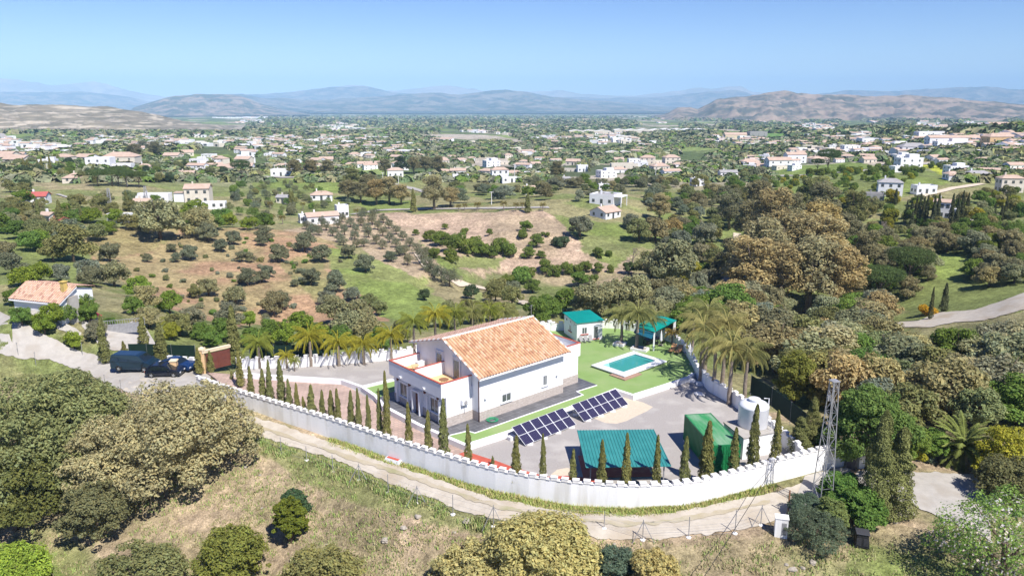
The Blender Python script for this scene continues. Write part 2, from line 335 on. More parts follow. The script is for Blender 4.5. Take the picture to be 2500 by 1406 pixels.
def HT(x,y,detail=True):
    x=np.asarray(x,float); y=np.asarray(y,float); sh=x.shape; x=x.ravel(); y=y.ravel()
    az=np.arctan2(x,y); D=np.maximum(np.hypot(x,y),5); l=np.log(D); s=np.zeros_like(x)
    n=len(CT)
    for a in range(0,len(x),20000):
        b=a+20000; d2=(az[a:b,None]-CT[None,:,0])**2+(l[a:b,None]-CT[None,:,1])**2
        s[a:b]=(0.5*d2*np.log(d2+1e-18))@TW[:n]+TW[n]+TW[n+1]*az[a:b]+TW[n+2]*l[a:b]
    z=CAMZ+s*D
    if detail:
        pd=segdist(x,y,PAD)
        k=sstep(120,200,D)
        z=z+fbm(x/28,y/28,4)*3.0*k+fbm(x/85+3,y/85,3)*8*sstep(160,240,D)*(1-sstep(700,1400,D))*(1-sstep(900,2500,D)*.2)+fbm(x/300,y/300,3)*14*sstep(700,2500,D)
        z=z+fbm(x/3,y/3,4)*.35*sstep(4.5,9,pd)*(1-k)+fbm(x/.8,y/.8,2)*.10*sstep(3,6,pd)*(1-k)
        # terraces cut in the far bank
        px,py=PROJ(x,y,z); tm=sstep(900,1000,px)*(1-sstep(1500,1600,px))*sstep(525,545,py)*(1-sstep(700,725,py))*(D<300)
        q=z/2.1; z=z*(1-tm)+tm*2.1*(np.floor(q)+sstep(.55,1,q-np.floor(q)))
        ins=inpoly(x,y,PAD); z=np.where(ins,np.minimum(z,ZY-.5),z)
        nr=(pd<2.5)&~ins&(y>66)&(z>-.6); z=np.where(nr,np.minimum(z,-.6),z)
    return z.reshape(sh)
def G(x,y): return float(HF(np.array([x]),np.array([y]))[0])
def Gpx(px,py,d0=40,d1=12000):
    """ground points under photo pixels (arrays)"""
    px=np.atleast_1d(np.asarray(px,float)); py=np.atleast_1d(np.asarray(py,float))
    u=(px-1250)/F; v=(py-703)/F; dx,dy,dz=u,CP-v*SP,-(SP+v*CP); h=np.hypot(dx,dy)
    Ds=np.exp(np.linspace(math.log(d0),math.log(d1),260)); out=np.zeros((len(px),3)); done=np.zeros(len(px),bool); prev=np.full(len(px),d0*1.0)
    X=dx[:,None]/h[:,None]*Ds; Y=dy[:,None]/h[:,None]*Ds; Zr=CAMZ+dz[:,None]/h[:,None]*Ds; Zg=HF(X,Y)
    below=Zr<=Zg; k=np.argmax(below,1); k=np.where(below.any(1),k,259); k=np.maximum(k,1); i=np.arange(len(px))
    a=Zr[i,k-1]-Zg[i,k-1]; b=Zr[i,k]-Zg[i,k]; t=np.clip(a/(a-b+1e-9),0,1); D=Ds[k-1]+t*(Ds[k]-Ds[k-1])
    x=dx/h*D; y=dy/h*D; return np.stack([x,y,HF(x,y)],1)
Drow=np.concatenate([np.arange(12,44,2.0),np.arange(44,125,.5),125*1.0062**np.arange(0,190),])
Drow=np.concatenate([Drow,Drow[-1]*1.0125**np.arange(1,345)]); Drow=Drow[Drow<34000]
Az=np.radians(np.concatenate([np.arange(-75,-38,1.0),np.arange(-38,38,.22),np.arange(38,76,1.0)]))
nD,nA=len(Drow),len(Az)
TX=np.sin(Az)[None,:]*Drow[:,None]; TY=np.cos(Az)[None,:]*Drow[:,None]; TZ=HT(TX,TY)
def HF(x,y):
    D=np.hypot(x,y); a=np.arctan2(x,y); i=np.clip(np.searchsorted(Drow,D)-1,0,nD-2); j=np.clip(np.searchsorted(Az,a)-1,0,nA-2)
    fi=np.clip((D-Drow[i])/(Drow[i+1]-Drow[i]),0,1); fj=np.clip((a-Az[j])/(Az[j+1]-Az[j]),0,1)
    return (TZ[i,j]*(1-fj)+TZ[i,j+1]*fj)*(1-fi)+(TZ[i+1,j]*(1-fj)+TZ[i+1,j+1]*fj)*fi
# ground cover: where grass, bare earth, crops and ploughland lie
x,y,z=TX.ravel(),TY.ravel(),TZ.ravel(); DD=np.hypot(x,y)
ppx,ppy=PROJ(x,y,z)
sc_=np.clip(3000/DD,3,40); jx=fbm(x/9+5,y/9,4)*sc_*2.2; jy=fbm(x/9,y/9+31,4)*sc_*1.4
PX,PY=ppx+jx,ppy+jy
GR=np.array((.16,.19,.065)); LIME=np.array((.20,.255,.07)); DRY=np.array((.31,.255,.15)); ORG=np.array((.37,.235,.145)); TAN=np.array((.37,.285,.195)); DK=np.array((.085,.11,.04)); PINK=np.array((.42,.31,.225)); YEL=np.array((.36,.40,.03))
n1=(fbm(x/14,y/14,5)+.5)[:,None]; n2=(fbm(x/4+9,y/4,4)+.5)[:,None]
C=GR*(1-n1)+DRY*n1
def paint(poly,c,amt=1.0,c2=None):
    m=inpoly(PX,PY,poly)
    cc=c if c2 is None else c*(1-sstep(.42,.58,n1))+c2*sstep(.42,.58,n1)
    C[m]=C[m]*(1-amt)+(cc if np.ndim(cc)==1 else cc[m])*amt
BIG=[(-900,420),(3400,420),(3400,1200),(-900,1200)]
paint([(-900,470),(3400,470),(3400,1000),(-900,1000)],GR,.9,DRY*.6+GR*.4)
paint([(180,585),(330,545),(480,560),(800,560),(830,640),(880,700),(960,790),(560,800),(420,760),(290,690)],ORG,.95,ORG*.45+LIME*.25+DRY*.3)
paint([(160,580),(330,520),(450,545),(400,600),(250,640)],LIME*.7+DRY*.3,.5)
paint([(790,600),(960,640),(1130,690),(1260,770),(1000,800),(940,770),(830,690)],LIME,.95,LIME*.75+DRY*.25)
paint([(680,640),(780,620),(820,700),(760,740)],GR,.5)
paint([(690,560),(870,525),(960,520),(1100,680),(1010,680),(880,610)],TAN,.95,TAN*.9+DRY*.1)
paint([(930,520),(1330,515),(1420,560),(1540,620),(1540,690),(1180,700),(1090,640)],TAN,.95,PINK)
paint([(1090,640),(1200,690),(1120,750),(1040,700)],GR,.8,DRY)
paint([(1180,668),(1560,665),(1620,720),(1560,760),(1180,750)],GR,.8,DRY)
paint([(1350,520),(1480,545),(1640,520),(1700,640),(1560,600),(1500,660),(1420,610)],LIME*.8,.9,GR)
paint([(1060,625),(1230,625),(1210,655),(1060,650)],LIME*.85,.8)
paint([(1680,560),(1830,540),(1790,720),(1700,760),(1660,700)],GR*.9+LIME*.1,.8,LIME*.8)
paint([(1860,430),(2250,395),(2330,440),(2150,500),(1900,470)],LIME,.8,GR)
paint([(2240,405),(2480,398),(2500,425),(2300,425)],YEL,.9)
paint([(2130,560),(2500,560),(2500,760),(2100,760)],GR,.8,LIME*.8)
paint([(2280,620),(2360,620),(2340,690),(2280,680)],LIME*1.1,.9)
paint([(-300,500),(180,540),(250,700),(-300,700)],GR,.8,LIME*.9)
paint([(0,430),(200,430),(260,490),(0,480)],DRY,.8,GR)
paint([(280,440),(560,440),(840,440),(820,470),(500,480)],GR,.8,LIME*.8)
paint([(620,438),(830,438),(830,470),(660,460)],LIME*.9,.9)
paint([(880,495),(1010,488),(1010,515),(890,520)],LIME*.9,.95)
paint([(340,388),(420,385),(430,410),(340,415)],LIME*.7,.9); paint([(410,402),(470,400),(475,422),(410,425)],LIME*.85,.9)
# near slope
nm=(PY>1010)|((PX<620)&(PY>925))
g=np.where(sstep(.38,.6,n1*.6+n2*.4)>.5,1,0)
near=(LIME*.55+DRY*.45)*(1-sstep(.35,.62,n1*.5+n2*.5))+(PINK*.55+DRY*.55)*sstep(.35,.62,n1*.5+n2*.5)
C=np.where(nm[:,None]&(DD<110)[:,None],near*.88,C)
paint([(80,1240),(560,1080),(720,1120),(700,1400),(300,1400)],PINK*.6+DRY*.45,.75,DRY)
paint([(880,1230),(1180,1240),(1280,1400),(780,1400)],PINK*.75+DRY*.25,.7,DRY*.9)
paint([(560,1050),(800,1110),(1400,1300),(1350,1340),(900,1240),(600,1110)],LIME*.6+DRY*.2,.75)
paint([(1580,1330),(1950,1300),(2050,1250),(2500,1330),(2500,1420),(1500,1420)],LIME*.65+DRY*.25,.7,DRY)
paint([(2080,1330),(2380,1380),(2300,1420),(2050,1420)],LIME,.6,LIME*.8)
paint([(0,1320),(120,1340),(160,1420),(-200,1420),(-200,1300)],LIME,.8)
# grass verge under the wall
vd=segdist(x,y,[(p.x,p.y) for p in FRONT],False); verge=(vd<1.5+fbm(x/1.5,y/1.5,3)*1.6)&(y<90)&(x>-16)&(x<22)
C[verge]=(LIME*.7+DRY*.3)
# far plain: field patchwork
fm=sstep(330,520,DD)[:,None]
ang=.35; fx=(x*math.cos(ang)+y*math.sin(ang)); fy=(-x*math.sin(ang)+y*math.cos(ang))
ws=fbm(x/260,y/260,3)*120; ci=np.floor((fx+ws)/95).astype(int); cj=np.floor((fy+ws*.6)/150).astype(int)
hsh=_T[(ci*7+cj*13)%256,(ci*3-cj*5)%256]
pal=np.array([(.085,.115,.045),(.12,.15,.06),(.10,.13,.05),(.15,.20,.055),(.30,.27,.20),(.10,.12,.06),(.19,.24,.08),(.36,.32,.26),(.08,.10,.05),(.13,.15,.07)])
FC=pal[(hsh*9.99).astype(int)]*(.8+.5*n2)
C=C*(1-fm)+FC*fm
paint([(2240,400),(2480,394),(2520,425),(2300,428)],YEL,.9); paint([(1690,328),(1960,318),(1990,332),(1860,345),(1700,345)],np.array((.13,.24,.06)),.9)
paint([(1880,430),(2240,400),(2330,440),(2150,500),(1900,480)],LIME*.9,.75,GR)
paint([(1640,322),(1740,322),(1740,340),(1640,340)],np.array((.14,.26,.06)),.8)
C=C*(.82+.36*n2)
C=np.clip(C,0,1)
idx=np.arange(nD*nA).reshape(nD,nA); FQ=np.stack([idx[:-1,:-1],idx[:-1,1:],idx[1:,1:],idx[1:,:-1]],-1).reshape(-1,4)[:,::-1]
def groundmat():
    m=bpy.data.materials.new('ground_cover'); m.use_nodes=True; t=m.node_tree; N=t.nodes; L=t.links; b=N["Principled BSDF"]; b.inputs["Roughness"].default_value=.95; b.inputs["Specular IOR Level"].default_value=.1
    at=N.new("ShaderNodeAttribute"); at.attribute_name="gcol"; tc=N.new("ShaderNodeTexCoord")
    out=at.outputs["Color"]
    for s,lo,hi in ((1.1,.62,1.4),(.16,.75,1.28),(6,.65,1.35)):
        n=N.new("ShaderNodeTexNoise"); n.inputs["Scale"].default_value=s; n.inputs["Detail"].default_value=6; n.inputs["Roughness"].default_value=.7; L.new(tc.outputs["Object"],n.inputs["Vector"])
        mr=N.new("ShaderNodeMapRange"); mr.inputs[1].default_value=.35; mr.inputs[2].default_value=.65; mr.inputs[3].default_value=lo; mr.inputs[4].default_value=hi; L.new(n.outputs[0],mr.inputs[0])
        mx=N.new("ShaderNodeVectorMath"); mx.operation='SCALE'; L.new(out,mx.inputs[0]); L.new(mr.outputs[0],mx.inputs["Scale"]); out=mx.outputs[0]
    L.new(out,b.inputs["Base Color"])
    n=N.new("ShaderNodeTexNoise"); n.inputs["Scale"].default_value=3; n.inputs["Detail"].default_value=8; n.inputs["Roughness"].default_value=.75; L.new(tc.outputs["Object"],n.inputs["Vector"])
    bp=N.new("ShaderNodeBump"); bp.inputs["Strength"].default_value=.9; bp.inputs["Distance"].default_value=.25; L.new(n.outputs[0],bp.inputs["Height"]); L.new(bp.outputs[0],b.inputs["Normal"])
    return m
M['ground']=groundmat()
me=mesh_np('ground',np.stack([x,y,z],1),FQ,[M['ground']],smooth=True,cols=C,colname="gcol")
tag(link('ground',me),kind='structure')
# ---------------- mountains ----------------
def mtmat(name,c1,c2,sc1):
    m=pm(name,c1,c2,sc1,.95,.0,detail=9,stretch=(1,1,2.2))
    for n_ in m.node_tree.nodes:
        if n_.type=='VALTORGB': n_.color_ramp.elements[0].position=.43; n_.color_ramp.elements[1].position=.57
    return m
def ridge(name,D,depth,prof,mat,basez,rough,seed,n=640,steep=1.0):
    """prof: (px,py) crest points seen from the camera"""
    pxs=np.array([p[0] for p in prof],float); pys=np.array([p[1] for p in prof],float)
    X_=np.linspace(pxs[0],pxs[-1],n); crest=np.interp(X_,pxs,pys)
    crest=crest+fbm(X_/60+seed*3.3,X_*0+seed,6)*rough*4
    az=np.arctan((X_-1250)/F/(CP+.2*SP)); rows=70; V=[]
    for j in range(rows):
        t=j/(rows-1)*2-1                                    # -1 front foot, 0 crest, 1 back foot
        Dj=D+depth*t
        zc=CAMZ-D*np.array([(math.sin(PITCH)+((c-703)/F)*CP)/math.hypot((xx-1250)/F,CP-((c-703)/F)*SP) for c,xx in zip(crest,X_)])
        s_=(1-abs(t))**steep
        xx=np.sin(az)*Dj; yy=np.cos(az)*Dj; wn=fbm(xx/(depth*.28)+seed,yy/(depth*.28),5)
        gl=np.abs(fbm(xx/(depth*.16)+seed*2,yy/(depth*.5),4))
        g2=np.abs(fbm(xx/(depth*.11)+seed*5,yy/(depth*.22),5)); g3=np.abs(fbm(xx/(depth*.04)+seed*7,yy/(depth*.06),4))
        zz=basez+(zc-basez)*(s_**(.75+wn*.5)-(gl*.55+g2*.75+g3*.30)*np.sqrt(np.maximum(s_*(1-s_),0))*1.9)
        if t>0: zz=np.minimum(zz,zc-5)
        V.append(np.stack([xx,yy,zz],1))
    V=np.concatenate(V); ii=np.arange(rows*n).reshape(rows,n); Fm=np.stack([ii[:-1,:-1],ii[:-1,1:],ii[1:,1:],ii[1:,:-1]],-1).reshape(-1,4)[:,::-1]
    return tag(link(name,mesh_np(name,V,Fm,[mat],smooth=True)),kind='structure')
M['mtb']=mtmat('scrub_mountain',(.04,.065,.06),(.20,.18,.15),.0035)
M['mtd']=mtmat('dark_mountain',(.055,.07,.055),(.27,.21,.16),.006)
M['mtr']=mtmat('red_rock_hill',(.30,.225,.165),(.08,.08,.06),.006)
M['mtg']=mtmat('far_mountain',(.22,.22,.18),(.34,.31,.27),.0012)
M['mtt']=pm('terraced_hill_earth',(.26,.22,.16),(.12,.11,.075),.01,.95,0,detail=9,stretch=(1,1,14),c3=(.46,.40,.31),s3=.016)
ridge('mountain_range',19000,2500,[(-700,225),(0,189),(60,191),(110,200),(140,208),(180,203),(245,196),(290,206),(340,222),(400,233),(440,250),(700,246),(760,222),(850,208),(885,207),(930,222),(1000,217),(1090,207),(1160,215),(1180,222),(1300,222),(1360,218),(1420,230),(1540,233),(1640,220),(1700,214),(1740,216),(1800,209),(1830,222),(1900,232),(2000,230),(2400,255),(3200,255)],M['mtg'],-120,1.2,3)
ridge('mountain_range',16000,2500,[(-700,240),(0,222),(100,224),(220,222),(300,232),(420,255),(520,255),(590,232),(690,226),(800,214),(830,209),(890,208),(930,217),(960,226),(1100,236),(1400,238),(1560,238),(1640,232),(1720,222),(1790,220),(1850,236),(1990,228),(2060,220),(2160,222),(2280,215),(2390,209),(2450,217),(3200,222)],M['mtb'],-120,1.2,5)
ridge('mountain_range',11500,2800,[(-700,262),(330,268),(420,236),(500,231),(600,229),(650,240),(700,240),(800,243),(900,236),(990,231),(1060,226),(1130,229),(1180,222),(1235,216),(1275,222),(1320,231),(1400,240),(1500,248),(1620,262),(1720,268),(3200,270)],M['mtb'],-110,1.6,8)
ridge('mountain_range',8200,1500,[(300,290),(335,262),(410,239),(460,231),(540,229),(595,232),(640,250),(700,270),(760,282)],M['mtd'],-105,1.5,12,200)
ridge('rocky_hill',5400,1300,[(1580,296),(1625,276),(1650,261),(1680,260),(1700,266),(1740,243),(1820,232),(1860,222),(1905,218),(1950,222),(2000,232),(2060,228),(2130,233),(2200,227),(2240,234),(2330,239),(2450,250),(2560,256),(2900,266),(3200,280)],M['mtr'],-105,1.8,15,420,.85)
ridge('terraced_hill',2350,600,[(-900,262),(-300,246),(0,247),(40,253),(150,255),(260,256),(330,265),(400,281),(450,295),(540,309),(620,318)],M['mtt'],-60,1.0,20,260,.8)
# ---------------- compound ground ----------------
def P2(pts,z): return [(p.x,p.y) for p in (U(a,b,z) for a,b in pts)]
def sheet(name,poly,z0,z1,mat,kind='structure',side=None):
    mb=MB().prism(poly,z0,z1,1 if side else 0,0); o=mb.obj(name,[mat]+([side] if side else []))
    return tag(o,kind=kind) if kind else o
sheet('yard_ground',PAD,-3.2,ZY,M['gravel'],side=M['wallwhite'])
PINKPX=[(540,935),(604,956),(803,1014),(1040,1090),(1145,1121),(1122,1106),(1137,1096),(1022,1042),(937,998),(905,975),(835,936),(700,927),(575,914),(505,908)]
sheet('pink_paving',P2(PINKPX,ZY),ZY-.2,ZY+.004,M['pink'])
sheet('red_painted_ground',P2([(1120,1107),(1137,1101),(1190,1118),(1211,1124),(1248,1138),(1309,1156),(1340,1163),(1380,1161),(1420,1164),(1500,1170),(1460,1179),(1396,1173),(1292,1157),(1211,1141),(1150,1125)],ZY),ZY-.2,ZY+.008,M['redpaint'])
sheet('sand_patch',P2([(1506,968),(1535,972),(1570,982),(1594,993),(1580,1003),(1550,1017),(1530,1027),(1505,1034),(1478,1032),(1455,1023),(1440,1015)],ZY),ZY-.2,ZY+.006,M['sand'])
sheet('sand_patch',P2([(1345,1158),(1360,1146),(1385,1141),(1397,1145),(1399,1158),(1370,1161)],ZY),ZY-.2,ZY+.013,M['sand'])
KL=[(572,913),(640,917),(700,921),(835,929),(884,945)]
def kerb(name,px,z,w_,h,label,mat='white',zb=None,loop=False):
    pts=[U(a,b,z) for a,b in px]; mb=MB(); n=len(pts)
    L_=[];R_=[]
    for i,p in enumerate(pts):
        a=pts[max(i-1,0)]; b=pts[min(i+1,n-1)]
        d1=(p-a).normalized() if i>0 else (b-p).normalized(); d2=(b-p).normalized() if i<n-1 else d1
        d=(d1+d2).normalized(); nn=Vector((-d.y,d.x,0)); k=1/max(.5,nn.dot(Vector((-d1.y,d1.x,0))))
        L_.append(p+nn*w_/2*k); R_.append(p-nn*w_/2*k)
    for i in range(n-1):
        b=[R_[i],R_[i+1],L_[i+1],L_[i]]; zb_=zb if zb is not None else z-h
        mb.hexa([(q.x,q.y,zb_) for q in b],[(q.x,q.y,z) for q in b])
    o=mb.obj(name,M[mat]); return tag(o,label,'kerb wall')
# raised gravel terrace behind, lawn and slate level
rear_in=[(p.x,p.y) for p in REAR]
P_=lambda px,z=0: P2(px,z)
terr=P_([(572,911),(700,919),(835,927),(884,943),(963.5,924),(1000,900)])
sheet('gravel_terrace',terr+[(p.x,p.y) for p in REAR[::-1]],-.6,0.0,M['gravel'])
HW=lambda a,b: (K0+A_*a+B_*b)
K0=U(1169.7,1029.5,0)
def hw(a,b,z=0): p=HW(a,b); return (p.x,p.y,z)
lawn=P_([(884,943),(963.5,924)])+[hw(0,9)[:2],hw(14,12)[:2]]+[(p.x,p.y) for p in REAR[-3:]]+[(p.x,p.y) for p in REAR2[1:9]]+P_([(1694,886),(1693,912),(1681.6,921),(1620,942),(1545.8,965),(1502.4,951),(1380,1001),(1250,1051),(1153,1081),(1137.5,1086),(1022,1037),(937,993),(905,960)])
sheet('artificial_lawn',lawn,-.6,0.004,M['lawn'])
sheet('slate_terrace',P_([(1094.9,1062),(1141.8,1052),(1158.9,1056),(1423.5,963),(1407.8,955),(1457.6,939.5),(1410.7,922),(1300,930),(1000,945),(955,958),(927,970),(921,985),(937,993),(1022,1037)]),-.2,0.03,M['slate'])
kerb('kerb_wall',[(573,909),(640,914),(700,918),(835,926),(884,943),(918,966),(937,990),(1022,1035),(1137.5,1085),(1153,1080),(1250,1049.5),(1380,998),(1502.4,949.4),(1545.8,963.4),(1620,940),(1681.6,919),(1692,910)],.12,.42,.6,'long white kerb wall between the lawn or gravel terrace and the lower paving and yard')
kerb('kerb_wall',[(884,943),(963.5,924)],.2,.45,.2,'short white kerb wall between the raised gravel and the green corner left of the villa')
kerb('edging_strip',[(1094.9,1062),(1141.8,1051),(1158.9,1056),(1423.5,963),(1407.8,955),(1457.6,939.5)],.06,.12,.06,'thin pale edging strip between the slate paving and the lawn beside the villa')
for o in COL.objects:
    if o.name.startswith('edging'): o['category']='edging'
# ---------------- crenellated walls ----------------
cren=MB().box(-.27,-.17,0,.27,.17,.26).box(-.30,-.20,.26,.30,.20,.31)
M_mer=cren.mesh('merlon',M['cap'])
def wall(name,pts,top,zb,label,th=.24,step=.93,bottoms=None,capmat='cap'):
    root=empty(name,(pts[0].x,pts[0].y,top),0,label,'wall'); mb=MB(); mc=MB(); O=Vector((pts[0].x,pts[0].y,top))
    n=len(pts); per=[0]
    off=[]
    for i,p in enumerate(pts):
        d=(pts[min(i+1,n-1)]-pts[max(i-1,0)]); d.z=0; d.normalize(); off.append(Vector((-d.y,d.x,0)))
    for i in range(n-1):
        a,b=pts[i],pts[i+1]; 
        for (m_,t_,z0,z1) in ((mb,th,zb,top-.31),):
            q=[a-off[i]*t_/2,b-off[i+1]*t_/2,b+off[i+1]*t_/2,a+off[i]*t_/2]
            m_.hexa([(k.x-O.x,k.y-O.y,z0-top) for k in q],[(k.x-O.x,k.y-O.y,z1-top) for k in q])
        per.append(per[-1]+(b-a).length)
    mb.obj('wall_body',M['wallwhite'],root)
    tot=per[-1]; k=.3; cnt=0
    while k<tot-.2:
        i=max(j for j in range(n) if per[j]<=k); i=min(i,n-2); t=(k-per[i])/(per[i+1]-per[i]); p=pts[i].lerp(pts[i+1],t); d=pts[i+1]-pts[i]
        if cnt<100: link('merlon',M_mer,root,(p.x-O.x,p.y-O.y,-.31),math.atan2(d.y,d.x))
        q=k+step/2
        if q<tot-.3:
            i=min(max(j for j in range(n) if per[j]<=q),n-2); t=(q-per[i])/(per[i+1]-per[i]); p=pts[i].lerp(pts[i+1],t); d=(pts[i+1]-pts[i]).normalized(); nn=Vector((-d.y,d.x,0))
            b=[p-d*.16-nn*.2,p+d*.16-nn*.2,p+d*.16+nn*.2,p-d*.16+nn*.2]
            mc.hexa([(v.x-O.x,v.y-O.y,-.31) for v in b],[(v.x-O.x,v.y-O.y,-.27) for v in b])
        k+=step; cnt+=1
    mc.obj('coping',M['cap'],root)
    return root
wall('crenellated_wall',FRONT,WT,-2.6,'long curved white crenellated wall along the dirt track in front of the villa',step=.93)
wall('crenellated_wall',REAR,1.5,-3.2,'white crenellated wall behind the gravel terrace and the row of yellow-green palms',step=1.15)
wall('crenellated_wall',REAR2,1.3,-3.2,'white crenellated wall curving round the pool lawn and the water tank on the right side',step=1.15)
_g=[U(a,b,.75) for a,b in ((409,868),(440,870),(482,873))]
wall('crenellated_wall',_g,.75,-1.6,'short white crenellated wall between the blue car and the brown gate',step=1.0)
# ---------------- villa ----------------
RZ=math.atan2(A_.y,A_.x)
villa=empty('villa',(K0.x,K0.y,0),RZ,'large white two-storey villa with orange tiled gable roof and walled upper terraces','villa')
W_=10.9; L_=12.05; HB=W_/2
EZ=5.15; RZ_=7.55; SLP=(RZ_-EZ)/HB; SLB=(RZ_-6.0)/HB; SL_={1:SLP,-1:SLB}
def ez(y): return EZ+SLP*(y if y<HB else W_-y)
mb=MB()
q0=[(0,0,0),(0,W_,0),(0,W_,6.0-.12),(0,HB,RZ_-.12),(0,0,EZ-.12)]
q1=[(L_,y,z) for _,y,z in q0]
mb.poly(q0[::1]); mb.poly(q1[::-1]); 
for i in range(5):
    j=(i+1)%5; mb.poly([q0[j],q0[i],q1[i],q1[j]])
mb.obj('wall',M['white'],villa)
# stone plinth, 3 cm proud
mb=MB().box(-.03,-.03,0,L_+.0,0-.001,1.02)
mb.box(-.03,-.001,0,0-.0005,1.05,1.02)
mb.box(-3.33,1.02,0,-.031,1.049,1.02).box(-3.33,1.05,0,-3.301,10.5,.95)
mb.box(L_+.001,1.11,0,15.6,1.139,1.02); mb.box(15.601,1.11,0,15.63,10,1.02)
mb.obj('plinth',M['stone'],villa)
# porch block and annex
def block(x0,x1,ov0,ov1):
    m=MB(); y0,y1=(1.05,10.5) if x0<0 else (1.14,10.3)
    m.box(x0,y0,0,x1,y1,3.18)
    X0,X1=x0-ov0,x1+ov1
    m.box(X0,y0-.002,3.18,X1,y1,3.6)                    # slab
    t=.16; zt=4.72
    if ov0: m.box(X0,y0-.002,3.6,X0+t,y1,zt)
    if ov1: m.box(X1-t,y0-.002,3.6,X1,y1,zt)
    m.box(X0+t,y0-.002,3.6,X1-t,y0+t,zt); m.box(X0+t,y1-t,3.6,X1-t,y1,zt)
    return m,X0,X1,y0,y1,zt,t
m,X0,X1,y0,y1,zt,t=block(-3.3,-.001,.6,0); yd=5.75
m.box(X0+t,yd,3.6,X1,yd+.14,zt+.25)
m.obj('porch_block',M['white'],villa)
m=MB().box(X0-.03,y0-.03,zt,X0+t+.03,y1+.03,zt+.06).box(X0+t+.03,y0-.03,zt,X1,y0+t+.03,zt+.06).box(X0+t+.03,y1-t-.03,zt,X1,y1+.03,zt+.06)
m.box(X0+t+.03,yd-.02,zt+.25,X1,yd+.16,zt+.31).box(X0+t+.01,yd-.012,3.7,X0+t+.03,yd+.152,zt+.25)
m.obj('parapet_trim',M['redtrim'],villa)
MB().box(X0+t,y0+t,3.6,X1,yd,3.615).box(X0+t,yd+.14,3.6,X1,y1-t,3.615).obj('terrace_floor',M['orange_wall'],villa)
m,X0,X1,y0,y1,zt,t=block(L_+.001,15.6,0,.35); m.obj('rear_annex',M['white'],villa)
m=MB().box(X1-t-.03,y0-.03,zt,X1+.03,y1+.03,zt+.06).box(X0,y0-.03,zt,X1-t-.03,y0+t+.03,zt+.06); m.obj('parapet_trim',M['redtrim'],villa)
# roof: two corrugated tile slopes
def tileslope(length,down,pitch,mat,wv=.38,amp=.075,rows=.42,thick=.10):
    """x along ridge, y down the slope (plan), z falls with pitch; returns mesh at origin = ridge start"""
    nx=int(length/wv*6); ny=int(down/rows); V=[]
    xs=np.linspace(0,length,nx+1); 
    prof=np.abs(np.sin(np.pi*xs/wv))**.8*amp*2
    ysl=[]
    for j in range(ny): ysl+= [(j*down/ny,.03),((j+1)*down/ny-.004,0.0)]
    for (yy,st) in ysl: V.append(np.stack([xs,np.full_like(xs,yy),-yy*pitch+prof+.03-st+.02],1))
    V=np.concatenate(V); r=len(ysl); ii=np.arange(r*(nx+1)).reshape(r,nx+1)
    Fq=np.stack([ii[:-1,:-1],ii[1:,:-1],ii[1:,1:],ii[:-1,1:]],-1).reshape(-1,4)
    return mesh_np('roof_slope',V,Fq[:,::-1],[mat])
ov=.5; dn=HB+.75
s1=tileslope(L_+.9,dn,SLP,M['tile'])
roof=MB()
xa,xb=-.5,L_+.4
for sgn in (1,-1):
    yE=HB-sgn*dn; zE=RZ_-dn*SL_[sgn]
    b=[(xa,HB,RZ_-.12),(xb,HB,RZ_-.12),(xb,yE,zE-.12),(xa,yE,zE-.12)]; tt=[(p[0],p[1],p[2]+.11) for p in b]
    if sgn>0: b=b[::-1]; tt=tt[::-1]
    roof.hexa(b,tt)
ro=roof.obj('roof',M['white'],villa)
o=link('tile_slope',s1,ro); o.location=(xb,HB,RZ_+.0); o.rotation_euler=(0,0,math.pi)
s1b=tileslope(L_+.9,dn,SLB,M['oldtile'],amp=.012); o=link('tile_slope',s1b,ro); o.location=(xa,HB,RZ_+.0)
ve=MB()   # white ridge and verge tiles
for k in range(32):
    xx=xa+.02+k*(xb-xa)/32; ve.tube([(xx,HB,RZ_+.06),(xx+.43,HB,RZ_+.09)],.13,8)
ve.obj('ridge_trim',M['cap'],ro)
ve=MB()
vmats=[M['cap'],pm('pale_clay',(.56,.38,.29),(.48,.31,.23),5)]
for xx in ((xa+.05),(xb-.05)):
    ve=MB()
    for sgn in (1,-1):
        for k in range(15):
            f0,f1=k/15,(k+1.05)/15; ve.tube([(xx,HB-sgn*dn*f0,RZ_-dn*f0*SL_[sgn]+.10),(xx,HB-sgn*dn*f1,RZ_-dn*f1*SL_[sgn]+.06)],.10,8,m=0 if k%2 else 1)
    ve.obj('verge_trim',vmats,ro)
def window(parent,pos,ang,w_,h,sill=True,surround=True,trim='white',dep=.02,bars=1,shutter=0,glass='glass',framec='tank'):
    """pos = centre bottom on the wall in parent space; ang: facing direction (outward) as rotation of -Y"""
    e=MB()
    fw=.06
    e.box(-w_/2,-.05,0,-w_/2+fw,-.002,h).box(w_/2-fw,-.05,0,w_/2,-.002,h).box(-w_/2+fw,-.05,0,w_/2-fw,-.002,fw).box(-w_/2+fw,-.05,h-fw-shutter,w_/2-fw,-.002,h)
    for k in range(bars):
        xx=-w_/2+(k+1)*w_/(bars+1); e.box(xx-.03,-.052,fw,xx+.03,-.002,h-fw)
    f=e.obj('window',M[framec],parent); f.location=pos; f.rotation_euler=(0,0,ang)
    MB().box(-w_/2+fw,-.03,fw,w_/2-fw,-.004,h-fw-shutter).obj('glass',M[glass],f)
    if surround:
        s_=.14; MB().box(-w_/2-s_,-.09,0,-w_/2-.001,-.001,h+s_).box(w_/2+.001,-.09,0,w_/2+s_,-.001,h+s_).box(-w_/2-.001,-.09,h+.001,w_/2+.001,-.001,h+s_).box(-w_/2-s_-.06,-.11,h+s_,w_/2+s_+.06,-.001,h+s_+.07).obj('surround',M[trim],f)
    if sill: MB().box(-w_/2-.2,-.15,-.1,w_/2+.2,-.001,-.002).obj('sill',M['redtrim' if sill=='red' else 'white'],f)
    return f
